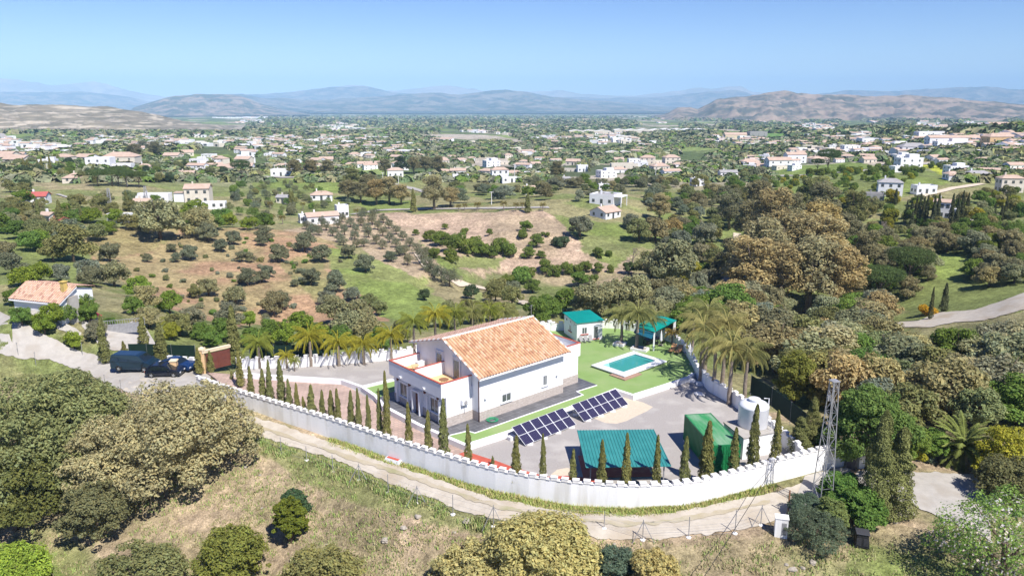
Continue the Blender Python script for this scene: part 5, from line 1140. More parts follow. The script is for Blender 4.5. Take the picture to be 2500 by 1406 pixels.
p=Gpx(420,800)[0]; e=empty('fan_palm',p,0,'low fan-leaved palm behind the cypresses left of the gate','palm'); link('trunk',T['ptrunk'],e,scale=(1,1,1)); c=link('crown',T['palm0'],e,(0,0,1.0),scale=.8); c.color=(.28,.30,.06,1)
# ---------------- trees by place ----------------
def at(pts): 
    q=np.array(pts,float); return Gpx(q[:,0],q[:,1])
def size_px(P,px): return px/F*(P[1]*CP+(CAMZ-P[2])*SP)
# big foreground oaks: individually shaped crowns
def bigoak(pxc,pyb,wpx,top,col,label,seed,n=9000,leaf=.22,name='holm_oak',lf=24,z=None,asp=.55,trk=True):
    P=Gpx(pxc,pyb)[0]; w_=size_px(P,wpx); h=ZT(P,top)-P[2]; e=empty(name,P,0,label,'tree')
    lb=rlobes(seed,w_/2,h*.95,lf,.27,.3,.85); lb+= [(x*.96,y*.96,z_+h*.04,a*.5,b*.5,c*.5) for x,y,z_,a,b,c in rlobes(seed+50,w_/2*1.04,h*.98,lf*4,.22,.25,.8)[1:]]
    c=link('crown',crown_mesh('oak_crown',seed,lb,int(n*2.1),leaf*.68,var=.3,asp=asp),e); k=TC[col] if isinstance(col,str) else col; c.color=(k[0]*1.25,k[1]*1.25,k[2]*1.25,1)
    if trk: link('trunk',trunk_mesh('oak_trunk',h*.8,.28,8,w_*.35,seed),e)
    return e
HG=(.23,.25,.105); HT_=(.38,.345,.185)
bigoak(60,1200,420,925,HG,'huge dark green holm oak filling the left edge below the parked cars',31,15000,.24,lf=34)
bigoak(185,1120,270,890,HG,'large green holm oak just below the pale forecourt and its fence',32,12000,.24,lf=30)
bigoak(40,1290,280,1080,(.14,.15,.045),'rounded holm oak at the left edge low in the picture',33,8000,.22)
bigoak(462,1150,330,932,HT_,'large tan-green holm oak in front of the left end of the white wall',34,15000,.22,lf=34)
bigoak(300,1200,260,1010,HT_,'tan-green holm oak below the pair of largest oaks',35,9000,.21,lf=28)
bigoak(240,1315,170,1170,(.18,.18,.085),'small greyish holm oak at the foot of the large oak group',36,5000,.18)
bigoak(40,1440,170,1335,'lime','bright lime green bush in the bottom left corner',37,5000,.17,'bush')
bigoak(345,1480,240,1340,(.21,.22,.09),'pale green oak crown cut by the bottom edge, left part of the slope',38,7000,.18)
bigoak(575,1430,170,1280,(.20,.215,.05),'round yellow-green holm oak low on the slope',39,7000,.17)
bigoak(790,1480,200,1340,(.25,.24,.09),'pale yellowish bush cut by the bottom edge, right of the round oak',40,6000,.17)
bigoak(712,1318,88,1215,(.14,.165,.025),'small dark green carob tree alone on the slope below the track',41,5000,.15)
bigoak(720,1262,70,1195,(.07,.12,.055),'small blue-green juniper behind the carob on the slope',42,3000,.13,'bush')
bigoak(1320,1440,310,1275,(.43,.39,.16),'big yellow-flowering mimosa bush at the bottom centre edge',43,13000,.20,'flowering_tree',lf=30)
bigoak(1150,1450,200,1330,(.42,.38,.17),'yellow-flowering bush cut by the bottom edge, left of the big mimosa',44,7000,.18,'flowering_tree')
bigoak(1590,1470,150,1345,(.42,.36,.15),'small yellow-flowering bush right of the grey broom',45,5000,.17,'flowering_tree')
bigoak(1500,1440,125,1335,(.13,.18,.12),'grey-green broom bush between the yellow flowering bushes',46,5000,.16,'bush',asp=.25)
bigoak(2050,1245,110,1155,(.12,.22,.05),'bright green shrub right of the pylon foot',47,6000,.16,'bush')
bigoak(2085,1275,140,1190,(.13,.22,.05),'dense green shrub below the cypress pair',48,7000,.16,'bush')
bigoak(2025,1300,80,1220,(.17,.21,.07),'pale green shrub at the foot of the pylon',49,4000,.15,'bush')
bigoak(1965,1262,90,1215,(.12,.17,.11),'grey-green juniper bush beside the pylon foot and white meter box',50,4000,.14,'bush',asp=.25)
bigoak(1990,1320,150,1255,(.13,.165,.10),'low grey-green scrub bush right of the white meter box',51,5000,.15,'bush',asp=.25)
bigoak(2110,1140,210,935,(.14,.21,.055),'large bright green tree behind the pylon and the cypress pair',52,11000,.2,lf=30)
bigoak(2180,1140,150,1010,(.16,.22,.045),'green tree between the cypress pair and the date palm',53,7000,.18)
bigoak(2215,1135,70,1060,'yellow','yellow-green bush left of the date palm',54,3500,.15,'bush')
bigoak(2275,1125,80,1050,'green','bright green bush immediately left of the date palm',55,4000,.15,'bush')
bigoak(2450,1180,150,1040,'yellow','yellow and green shrub at the right edge above the driveway end',56,6000,.16,'bush')
bigoak(2460,1230,170,1120,(.17,.17,.075),'olive brown shrub at the right edge beside the driveway',57,6000,.16,'bush')
bigoak(2440,1440,330,1195,(.19,.29,.07),'blossoming almond tree in the bottom right corner',58,4200,.15,'almond_tree',lf=24,z=None)
al=[o for o in COL.objects if o.get('label','').startswith('blossoming')][0]
cr=[o for o in al.children if o.name.startswith('crown')][0]
Pt=al.location; w_=size_px((Pt.x,Pt.y,Pt.z),300); h=ZT(Pt,1195)-Pt.z
bl=link('blossom',crown_mesh('almond_blossom',59,rlobes(58,w_/2,h*.95,24,.27,.3,.85),1500,.09,var=.08,asp=.9),al); bl.color=(.80,.72,.70,1)
bigoak(1935,985,100,850,(.21,.22,.05),'yellow-green tree outside the right wall beyond the netting',60,6000,.17)
# woods and scattered trees: (pixel polygon, count, [(kind,weight)], height m range, colours, spacing)
PLACED=[]
CW={'holm':'olive green','holmtan':'pale tan-green','green':'fresh green','lime':'bright lime green','olive':'grey-olive','grey':'silvery grey-green','brown':'brownish olive','orange':'golden brown','dark':'dark green','pine':'deep green','euca':'sandy brown','yellow':'yellow-green','tan':'tan','cit':'glossy green'}
def lbl(w_,lo,hi,c,t): return ('small ' if w_<lo else 'large ' if w_>hi else '')+CW.get(c,'')+' '+t
def scatter(poly,n,kinds,hr,cols,label,cat,group,name,mind=2.0,asp=(.9,1.3),seed=1,parts=True,hw_=None):
    r=np.random.RandomState(seed); q=np.array(poly,float); x0,y0=q.min(0); x1,y1=q.max(0); N=n*14
    px=x0+(x1-x0)*r.rand(N); py=y0+(y1-y0)*r.rand(N); m=inpoly(px,py,poly); px,py=px[m],py[m]
    for ex in EXCL: m=~inpoly(px,py,ex); px,py=px[m],py[m]
    P=Gpx(px,py); k=0; global PLACED
    for p in P:
        if k>=n: break
        if inpoly(np.array([p[0]]),np.array([p[1]]),PAD)[0]: continue
        if any((p[0]-a)**2+(p[1]-b)**2<(mind+c)**2 for a,b,c in PLACED): continue
        h=r.uniform(*hr); w_=h*r.uniform(*asp) if hw_ is None else h*hw_
        PLACED.append((p[0],p[1],w_*.28)); kd=kinds[r.randint(len(kinds))]; c=cols[r.randint(len(cols))]
        q_=(hr[1]-hr[0])/3; L_=lbl(h,hr[0]+q_,hr[1]-q_,c,label)
        if parts: plant(kd,p,h,w_,c,L_,cat,group,name,jit=.2)
        else: single(kd,p,h,w_,c,L_,cat,group,name)
        k+=1
    return k
def placed(lst,kinds,col,label,cat,group,name,hk=.95,parts=True):
    """lst: (px, base py, width px[, colour])"""
    P=at([(a[0],a[1]) for a in lst]); wl=sorted(a[2] for a in lst)
    for p,a in zip(P,lst):
        w_=size_px(p,a[2])*1.08; c=a[3] if len(a)>3 else col; h=w_*(min(hk,1.15) if a[2]<62 else hk)*rng.uniform(.9,1.1); PLACED.append((p[0],p[1],w_*.3))
        L_=lbl(a[2],wl[len(wl)//3]*.85,wl[len(wl)*2//3]*1.2,c,label); (plant if parts else single)(kinds[rng.randrange(len(kinds))],p,h,w_,c,L_,cat,group,name)
OK3=['oak0','oak1','oak2']; OL=['olive0','olive1','olive2']; BU=['bush0','bush1']
# orange slope trees
placed([(465,635,42),(510,590,50),(392,585,110,'holmtan'),(490,578,80,'holmtan'),(570,598,38),(645,590,42),(640,690,35),(605,698,45),(655,677,32),(683,640,44),(760,697,46),(820,712,50),(893,663,50),(852,632,38),(785,640,50),(745,615,50),(590,640,30),(610,640,26),(510,722,50,'holmtan'),(575,742,52,'holmtan'),(475,728,34,'holm'),(670,770,60,'brown'),(690,752,40),(800,748,46,'grey'),(860,735,40,'grey'),(900,750,40,'holm'),(925,770,42,'holm'),(815,790,70,'holmtan'),(870,800,80,'holmtan'),(720,700,20),(640,600,30),(540,615,34),(420,615,24),(360,640,24),(430,640,24),(1037,733,32,'dark'),(1150,730,38,'dark'),(952,640,30,'olive'),(975,625,26,'olive'),(270,640,50),(280,700,70,'holmtan'),(225,700,60),(180,640,90,'holm'),(130,640,60,'holm'),(170,600,70),(60,700,60,'lime'),(100,690,50,'lime'),(30,670,60),(340,730,60,'lime'),(415,765,55,'lime'),(355,760,70,'holmtan'),(365,800,60,'holmtan'),(330,770,50,'green'),(60,470,30,'holm'),(25,470,30,'holm'),(65,468,30,'dark'),(30,545,40,'green'),(50,520,28,'dark'),(310,480,20),(220,690,60,'grey'),(150,690,50,'grey'),(15,640,60,'brown'),(90,600,60,'holm')],OK3,'olive','rounded tree on or beside the bare orange slope','tree','trees on the orange slope','hillside_tree')
# olive grove rows
gr=[(600+a/4.017,386+b/4.017,20+b/150) for a,b in ((1265,570),(1140,600),(1240,605),(1350,640),(1240,655),(1130,665),(1025,680),(905,690),(945,630),(850,640),(1405,695),(1295,705),(1190,725),(1080,735),(970,755),(855,770),(790,710),(680,720),(1475,750),(1345,765),(1205,780),(1070,805),(915,830),(1545,810),(1410,830),(1280,845),(1610,870),(1475,880),(1340,895),(1680,940),(1560,950),(1425,1010),(1590,1050),(745,670),(600,700),(640,760),(1160,870),(1160,570),(720,760),(1090,880),(960,860))]
placed(gr,OL,'olive','tree in the planted rows of the tan olive grove','olive tree','olive trees in rows','olive_tree',.95)
placed([(1030,645,34),(1045,662,34),(1060,675,36),(1078,688,38),(1098,700,40),(1040,630,26)],OL,'olive','tree in the diagonal line along the grove lower edge','olive tree','olive trees along the grove edge','olive_tree',1.1)
# citrus/avocado clumps on the terraces
placed([(1075,600,46),(1100,615,46),(1120,600,40),(1140,620,46),(1160,610,40),(1175,625,42),(1050,590,36),(1135,572,20),(1195,575,18),(1220,615,40),(1240,622,40),(1195,625,36),(1100,637,40),(1060,630,34),(1015,575,18),(1087,560,16),(1283,565,34,'green'),(1275,580,24),(1310,605,38),(1290,628,34),(1320,630,24),(1325,575,12),(1337,577,14),(1460,628,26),(1487,625,20),(1375,605,34,'dark'),(1360,600,30,'dark'),(1415,580,60,'grey'),(1535,668,34,'pine'),(1270,690,50,'green'),(1295,675,30),(1330,665,36),(1355,672,36),(1385,668,34),(1410,670,32),(1430,665,32),(1460,665,26),(1490,665,20),(1240,700,36),(1215,720,50,'holm'),(1250,722,44,'olive'),(1300,715,40),(1415,697,46,'green'),(1450,690,24),(1330,740,30,'green'),(1560,735,40,'holm'),(1500,735,60,'holmtan')],['oak0','bush0','bush1','oak2'],'cit','fruit tree on the terraced tan plots','fruit tree','fruit trees on the terraces','fruit_tree',.85)
# trees right behind the compound
placed([(700,845,60,'lime'),(740,830,70,'lime'),(780,845,60,'lime'),(660,840,60,'green'),(620,850,60,'green'),(830,850,60,'green'),(850,830,80,'holmtan'),(900,835,70,'holmtan'),(930,850,50,'green'),(545,830,60,'green'),(520,850,50,'green'),(980,838,56,'holm'),(560,800,60,'grey'),(610,800,40,'lime'),(1100,800,60,'holm'),(1150,790,60,'holm'),(1200,785,60,'holm'),(1040,800,50,'holm'),(1240,780,50,'holm'),(1310,790,60,'green'),(1340,775,60,'green'),(1380,765,60,'green'),(1250,745,50,'holm'),(1210,735,50,'holm'),(470,800,60,'grey'),(440,820,60,'holm'),(490,830,50,'green'),(420,830,40,'yellow')],OK3,'green','bushy tree growing close behind the rear crenellated wall','tree','trees behind the rear wall','garden_tree',1.0)
placed([(1450,780,110,'holmtan'),(1500,770,100,'holmtan'),(1550,760,90,'holmtan'),(1600,750,80,'brown'),(1650,755,90,'holmtan'),(1410,760,60,'holmtan'),(1640,705,120,'holmtan'),(1620,690,100,'brown'),(1590,680,80,'holm'),(1680,690,60,'yellow'),(1600,590,70,'brown'),(1640,580,50,'orange'),(1560,590,60,'holm'),(1540,560,40,'grey'),(1660,610,50,'grey'),(1720,600,60,'grey')],OK3,'holmtan','rounded oak beyond the pool garden','tree','oaks beyond the pool garden','hillside_oak',.95)
# left house shrubs
placed([(55,795,50,'green'),(130,800,60,'lime'),(110,815,50,'lime'),(160,790,50,'green'),(220,790,50,'green'),(200,775,60,'green'),(235,830,50,'grey'),(150,770,40,'green'),(60,760,60,'green'),(30,745,40,'green'),(180,850,40,'lime'),(270,800,30,'green')],OK3,'green','shrub on the bank below the old tile-roofed cottage','shrub','shrubs by the cottage','garden_shrub',1.0)
WD=['holm','holm','holmtan','brown','holmtan','green','tan','holmtan','grey']
EXCL=[[(2150,735),(2520,690),(2520,880),(2250,900),(2150,870)],[(1890,775),(2010,775),(2010,865),(1890,865)],[(2265,620),(2370,620),(2370,735),(2265,735)],[(1750,560),(1800,560),(1790,710),(1740,710)],[(2190,1110),(2420,1110),(2420,1300),(2190,1300)]]
# right hand woodland
eu=[(1830,745,150),(1900,760,160),(1970,765,160),(2040,760,150),(1860,700,140),(1930,690,150),(2000,690,150),(1790,700,110,'brown'),(1880,620,120),(1990,640,120,'orange'),(1830,600,90,'brown'),(1920,590,100,'brown'),(2000,580,100,'brown'),(1980,540,90,'holm'),(2060,620,90,'brown'),(2080,570,80,'holm'),(1780,560,70,'brown'),(1850,540,80,'brown'),(2110,660,80,'brown'),(850,490,50,'brown'),(880,495,50,'brown'),(920,500,60,'euca'),(950,498,60,'euca'),(860,460,50,'holm'),(980,500,50,'euca'),(900,470,50,'brown'),(1060,512,70,'tan'),(1100,505,50,'tan'),(1610,540,60,'tan'),(940,430,40,'brown'),(980,425,40,'dark'),(1010,425,40,'brown'),(1040,425,40,'brown'),(1070,428,40,'brown'),(1360,440,40,'brown'),(720,430,40,'brown'),(760,430,40,'brown'),(800,430,40,'brown'),(330,390,40,'brown'),(380,385,40,'brown'),(350,375,30,'grey')]
placed(eu,['euca0','euca1'],'euca','eucalyptus in the wooded valley or on the plain edge','tree','eucalyptus trees in the valley','eucalyptus_tree',1.32)
placed([(2145,742,100),(2215,705,100),(1995,330+90,30),(240,455,44),(275,455,44),(310,458,40),(340,458,40),(290,450,40),(590,440,44),(2020,420,50)],['pine0'],'pine','umbrella pine with a dense rounded crown','pine','umbrella pines','umbrella_pine',.95)
n=0
n+=scatter([(1750,760),(1960,770),(2160,780),(2500,800),(2500,1050),(2200,1060),(2000,990),(1850,880),(1760,800)],150,OK3,(4.5,8),WD,'oak in the dense wood right of the compound','tree','holm oaks in the right hand wood','woodland_oak',1.6,(.95,1.3),5)
n+=scatter([(1600,560),(1700,500),(1850,490),(1800,600),(1790,700),(1640,740)],50,OK3,(3,6),['grey','olive','green','holm','holm','grey'],'tree on the gully slope in the middle right','tree','trees on the gully slope','gully_tree',1.5,(.95,1.3),6)
n+=scatter([(2080,620),(2500,560),(2500,740),(2260,760),(2080,720)],60,OK3,(4,7),['holm','brown','green','holmtan','cit','brown'],'oak in the valley round the pale lane','tree','holm oaks in the right valley','valley_oak',1.6,(.95,1.3),7)
n+=scatter([(1560,760),(1760,740),(1780,800),(1700,820),(1600,790)],22,OK3,(4,6),WD,'rounded oak beyond the pool garden','tree','oaks beyond the pool garden','hillside_oak',1.3,(1,1.3),8)
n+=scatter([(1880,440),(2100,420),(2250,420),(2150,500),(1900,500)],90,['bush0','bush1'],(2.2,3.5),['cit','green','cit','yellow'],'round citrus tree in the bright green orchard','fruit tree','orchard trees','orchard_tree',.4,(1,1.3),9,False)
n+=scatter([(1900,430),(2230,395),(2420,380),(2420,395),(2200,430)],60,['bush0','bush1'],(2.5,4),['cit','cit','green'],'round citrus tree in the bright green orchard','fruit tree','orchard trees','orchard_tree',.4,(1,1.3),10,False)
n+=scatter([(2100,500),(2500,470),(2500,560),(2100,590)],60,['oak0','bush1','oak2'],(3,5.5),['green','holm','holmtan','cit','yellow'],'loose tree among the villas of the right slope','tree','trees among the right slope villas','slope_tree',1.2,(.9,1.3),11,False)
n+=scatter([(1100,470),(1600,440),(1880,430),(1860,520),(1640,520),(1560,500),(1340,490),(1100,500)],110,OK3,(3.5,7),['green','holm','olive','brown','grey','holm'],'tree on the plain edge behind the flat-roofed white villa','tree','trees behind the terraces','plain_edge_tree',1.6,(.9,1.3),12,False)
n+=scatter([(0,500),(340,490),(560,540),(700,560),(430,570),(160,610),(0,620)],70,OK3,(3,6),['green','holm','lime','holmtan','holm'],'tree on the left hillside below the scattered houses','tree','trees on the left hillside','left_hill_tree',1.8,(.95,1.35),13,False)
n+=scatter([(560,450),(860,450),(860,500),(640,540),(560,520)],60,['olive0','olive1','bush0'],(2.2,4),['olive','green','holm','olive'],'scattered tree on the green slope left of centre','tree','trees on the green slope','green_slope_tree',2.2,(.9,1.2),14,False)
n+=scatter([(0,400),(560,395),(560,440),(340,450),(0,440)],70,['oak0','oak1','olive1'],(3.5,6),['dark','holm','green','cit'],'tree round the left ridge villas','tree','trees round the left ridge villas','ridge_tree',2.0,(.9,1.2),15,False)
n+=scatter([(330,590),(620,575),(850,640),(940,770),(560,800),(420,740),(300,680)],90,BU,(.6,1.3),['olive','grey','holm','green'],'knee-high scrub bush dotted on the orange slope','bush','scrub bushes on the orange slope','scrub_bush',.3,(1.2,1.8),16,False)
print('scattered',n,len(COL.objects))
# far cypresses
cyl=[(98,555,485,12),(150,560,488,18),(170,548,500,12),(200,542,503,12),(240,530,498,9),(312,515,465,12),(330,518,490,10),(710,500,462,10),(716,500,465,9),(105,425,380,7),(125,425,376,7),(232,447,400,10),(60,420,385,8),(70,420,388,8),(95,425,390,8),(1010,518,460,14),(1288,520,470,14),(1290,385+20,380,5),(1438,420,395,6),(1330,460,440,7),(1757,430,395,8),(1790,425,400,10),(2185,500,460,9)]
cyl+=[(2232,548,478,9),(2240,552,470,10),(2250,550,480,10),(2258,552,475,10),(2275,556,478,12),(2285,552,472,12),(2222,545,490,10),(2210,545,488,9),(2320,545,472,11),(2334,548,476,11),(2344,545,465,11),(2357,540,470,11),(2224,560,515,11),(2424,540,496,10),(2442,545,500,9),(2454,525,480,9),(2475,520,490,9),(2488,520,490,9),(2303,760,690,16),(2125,650,610,10),(2140,640,605,9),(2270,780,700,10),(2470,515,485,8)]
P=at([(a[0],a[1]) for a in cyl])
for p,a in zip(P,cyl):
    h=ZT(p,a[2])-p[2]; plant('cyp%d'%rng.randrange(3),p,h,size_px(p,a[3])*1.15,'cypdark' if a[0]>2150 else 'cyp','dark pencil cypress standing out among the distant houses' if a[1]<480 else 'dark pencil cypress on the middle-distance slopes','cypress','far cypresses' if a[1]<480 else 'middle-distance cypresses','cypress_tree',trunk=False)
for a in ((665,545,15),(690,548,15),(660,510,12),(1135,515,12),(1165,515,14),(1170,510,10),(1230,516,16),(1260,516,14),(1275,512,12),(1325,516,14),(1120,517,12),(740,512,12),(870,528,12)):
    p=Gpx(a[0],a[1])[0]; s=size_px(p,a[2]*1.5)/5; e=empty('palm_tree',p,rng.random()*6,'dry fan-crowned palm in the line along the lane above the terraces','palm','palms along the upper lane'); link('trunk',T['ptrunk'],e,scale=(s*1.3,s*1.3,3.2*s*1.2)); c=link('crown',T['palm1'],e,(0,0,4*s),scale=s); c.color=(.22,.19,.06,1)
for a,l in (((1655,660),'leafless grey tree at the gully edge right of the terraces'),((1545,640),'leafless pale shrub above the lone round pine on the terraces'),((2165,590),'leafless grey poplar behind the eucalyptus wood'),((1125,690),'small bare tree beside the pale path on the green slope'),((245,835),'bare-branched shrub on the bank by the cottage'),((2150,575),'second leafless grey poplar behind the eucalyptus wood')):
    p=Gpx(*a)[0]; s=size_px(p,{1655:75,1545:50,2165:60,1125:25,245:40,2150:50}[a[0]])/4.5; o=link('bare_tree',T['bare'],None,p,rng.random()*6,s); tag(o,l,'tree')
p=Gpx(2262,770)[0]; plant('bush0',p,2.2,4.0,'gold','bright orange-yellow flowering bush beside the pale lane','bush',None,'flowering_bush')
# far plain foliage: woods that read as one mass
def blobs(name,px,py,size,cols,seed,label,nf=9,flat=.6):
    r=np.random.RandomState(seed); P=Gpx(px,py); n=len(P); s=size(P,r)
    pts=sph(n*nf,r).reshape(n,nf,3); pts[:,:,2]=np.abs(pts[:,:,2])*flat+.15
    C0=P[:,None,:]+pts*s[:,None,None]*.75; N=pts.reshape(-1,3)+np.array([0,0,.3]); V,Fq=quads(C0.reshape(-1,3),N,1.0,r,.8)
    Q=V.reshape(-1,4,3); cc=C0.reshape(-1,1,3); Q=cc+(Q-cc)*np.repeat(s,nf)[:,None,None]*.55; ci=r.randint(len(cols),size=n); base=np.array(cols)[ci]*(.8+.4*r.rand(n))[:,None]; col=np.repeat(base,nf,0)*(.7+.6*r.rand(n*nf))[:,None]
    o=link(name,mesh_np(name,Q.reshape(-1,3),Fq,[M['farleaf']],cols=col)); o.color=(1,1,1,1); return tag(o,label,'foliage',kind='stuff')
fc=[tuple(x*f for x in TC[k]) for k,f in (('dark',1.2),('holm',.85),('green',.6),('olive',.85),('dark',1.2),('brown',.8),('cypdark',1.3),('grey',.8))]
r=np.random.RandomState(77)
def band(n,x0,x1,y0,y1,pw=1.0,thr=.0,sc=.02):
    px=x0+(x1-x0)*r.rand(n*3); py=y0+(y1-y0)*r.rand(n*3)**pw; k=fbm(px*sc*.5,py*sc*2.4,4)>thr; return px[k][:n],py[k][:n]
for a,(n,x0,x1,y0,y1,s0,s1) in enumerate(((6000,-60,2560,372,445,2.2,4.4),(10500,-60,2560,330,385,3.2,6.5),(10500,-60,2560,303,336,5,11),(7000,-60,2560,284,306,8,18))):
    px,py=band(n,x0,x1,y0,y1,1,-.09); ok=~((px>1890)&(px<2300)&(py>395))&~((px<600)&(py<325)); px,py=px[ok],py[ok]
    blobs('far_woodland',px,py,lambda P,r_,s0=s0,s1=s1:r_.uniform(s0,s1,len(P)),fc,a+5,('scattered dark trees filling the near plain behind the hill crest','scattered dark trees covering the middle of the plain','distant tree cover on the far plain','hazy tree cover at the foot of the mountains')[a],(16,10,8,6)[a])
# undergrowth / grasses
def tufts(name,poly,n,h,cols,label,seed,mx=999):
    r_=np.random.RandomState(seed); q=np.array(poly,float); x0,y0=q.min(0); x1,y1=q.max(0); px=x0+(x1-x0)*r_.rand(n*3); py=y0+(y1-y0)*r_.rand(n*3); m=inpoly(px,py,poly); px,py=px[m][:n],py[m][:n]
    den=fbm(px/60,py/30,3); P=Gpx(px,py); k=(~inpoly(P[:,0],P[:,1],PAD))&(den>-.08); P=P[k]; n=len(P); nb=7
    a=r_.rand(n,nb)*6.283; hh=h*(.4+1.0*r_.rand(n,nb)); w_=.035+.03*r_.rand(n,nb); l=.5*hh*r_.rand(n,nb); sp=.18
    bx=P[:,0,None]+sp*r_.randn(n,nb); by=P[:,1,None]+sp*r_.randn(n,nb); bz=np.repeat(P[:,2,None],nb,1)-.05
    dx,dy=np.cos(a),np.sin(a); Q=np.stack([np.stack([bx-dy*w_,by+dx*w_,bz],-1),np.stack([bx+dy*w_,by-dx*w_,bz],-1),np.stack([bx+dx*l+dy*w_*.3,by+dy*l-dx*w_*.3,bz+hh],-1),np.stack([bx+dx*l-dy*w_*.3,by+dy*l+dx*w_*.3,bz+hh],-1)],2)
    c=np.repeat(np.array(cols)[r_.randint(len(cols),size=n)],nb,0)*(.75+.5*r_.rand(n*nb))[:,None]
    o=link(name,mesh_np(name,Q.reshape(-1,3),np.arange(n*nb*4).reshape(-1,4),[M['farleaf']],cols=c)); o.color=(1,1,1,1); return tag(o,label,'grass',kind='stuff')
GC=[(.38,.33,.18),(.34,.34,.16),(.26,.34,.10),(.25,.33,.10),(.33,.31,.15)]
tufts('wild_grass',[(150,1180),(560,1060),(800,1120),(1200,1270),(1500,1325),(1900,1300),(2500,1330),(2500,1406),(0,1406),(0,1250)],6500,.20,GC,'dry and green grass tufts over the near slope',3)
tufts('tall_grass',[(560,1050),(700,1092),(800,1125),(1000,1205),(1200,1272),(1180,1300),(900,1200),(680,1120)],3500,.32,[(.24,.34,.10),(.30,.35,.13),(.38,.36,.17)],'greener grass strip along the lower edge of the dirt track',4)
def verge(label,seed,n):
    r_=np.random.RandomState(seed); pts=[(803,1068),(937,1110),(1076,1153),(1200,1198),(1404,1238),(1542,1244),(1648,1234),(1760,1210),(1894,1182)]; q=np.array(pts,float); t=r_.rand(n)*(len(q)-1); i=t.astype(int); f=t-i; px=q[i,0]*(1-f)+q[i+1,0]*f; py=q[i,1]*(1-f)+q[i+1,1]*f+2+r_.rand(n)**2*17
    P=Gpx(px,py); nb=8; a=r_.rand(n,nb)*6.283; hh=.24*(.2+1.3*r_.rand(n,nb)**2); w_=.035; l=.5*hh; bx=P[:,0,None]+.15*r_.randn(n,nb); by=P[:,1,None]+.12*r_.randn(n,nb); bz=np.repeat(P[:,2,None],nb,1)-.03; dx,dy=np.cos(a),np.sin(a)
    Q=np.stack([np.stack([bx-dy*w_,by+dx*w_,bz],-1),np.stack([bx+dy*w_,by-dx*w_,bz],-1),np.stack([bx+dx*l+dy*w_*.3,by+dy*l,bz+hh],-1),np.stack([bx+dx*l-dy*w_*.3,by+dy*l,bz+hh],-1)],2); c=np.repeat(np.array([(.27,.36,.09),(.36,.38,.12),(.44,.38,.17)])[r_.randint(3,size=n)],nb,0)*(.75+.5*r_.rand(n*nb))[:,None]
    o=link('verge_grass',mesh_np('verge_grass',Q.reshape(-1,3),np.arange(n*nb*4).reshape(-1,4),[M['farleaf']],cols=c)); o.color=(1,1,1,1); tag(o,label,'grass',kind='stuff')
verge('green weedy verge at the foot of the white wall',9,3600)
# ---------------- houses ----------------
def hbuild(style,w_,d,h,wall,roof,nwin=3,rh=None,eave=.3,storeys=1,chim=True,seed=0):
    """returns dict of meshes in local space, front at y=0 facing -y, centred in x"""
    r_=random.Random(seed); out={}; m=MB(); rf=MB(); x0,x1=-w_/2,w_/2; rh=rh or d*.22
    if style=='flat':
        m.box(x0,0,-1.5,x1,d,h); rf.box(x0+.2,.2,h-.0,x1-.2,d-.2,h+.02); t=.2
        m.box(x0,0,h,x1,t,h+.5).box(x0,d-t,h,x1,d,h+.5).box(x0,t,h,x0+t,d-t,h+.5).box(x1-t,t,h,x1,d-t,h+.5)
        if storeys==2 and r_.random()<.6: m.box(x0+w_*.45,d*.3,h+.021,x1-w_*.1,d*.9,h+2.4)
    elif style=='gable':
        n=len(m.v); m.box(x0,0,-1.5,x1,d,h-.02)
        for xx,s in ((x0,1),(x1,-1)):
            p=[(xx,0,h-.02),(xx,d,h-.02),(xx,d/2,h+rh-.05)]; m.poly(p if s<0 else p[::-1])
        for s in (0,1):
            ya,yb=(-eave,d/2) if s==0 else (d+eave,d/2); za=h-eave*rh/(d/2); b=[(x0-eave,ya,za),(x1+eave,ya,za),(x1+eave,yb,h+rh),(x0-eave,yb,h+rh)]
            if s: b=b[::-1]
            rf.hexa(b,[(p[0],p[1],p[2]+.16) for p in b])
    elif style=='hip':
        m.box(x0,0,-1.5,x1,d,h-.02); e=eave; c=d/2; rx0,rx1=x0+c*.8,x1-c*.8
        B=[(x0-e,-e,h-.1),(x1+e,-e,h-.1),(x1+e,d+e,h-.1),(x0-e,d+e,h-.1)]; R0,R1=(rx0,c,h+rh),(rx1,c,h+rh)
        rf.poly([B[0],B[1],R1,R0]); rf.poly([B[1],B[2],R1]); rf.poly([B[2],B[3],R0,R1]); rf.poly([B[3],B[0],R0]); rf.poly(B[::-1])
    out['wall']=(m,wall); out['roof']=(rf,roof); g=MB(); 
    for s in range(storeys):
        zz=.9+2.8*s
        for k in range(nwin):
            xx=x0+w_*(k+.5)/nwin; ww=.5; 
            if s==0 and k==nwin//2: g.box(xx-.5,-.06,0,xx+.5,-.01,2.1)
            else: g.box(xx-ww,-.06,zz,xx+ww,-.01,zz+1.1)
        for k in range(2):
            yy=d*(k+.5)/2; g.box(x0-.06,yy-.45,zz,x0-.01,yy+.45,zz+1.1)
    out['windows']=(g,'glass'); 
    if chim: c=MB().box(x0+w_*.25,d*.55,h,x0+w_*.25+.5,d*.55+.5,h+rh+.9 if style!='flat' else h+1.3); out['chimney']=(c,wall)
    return out
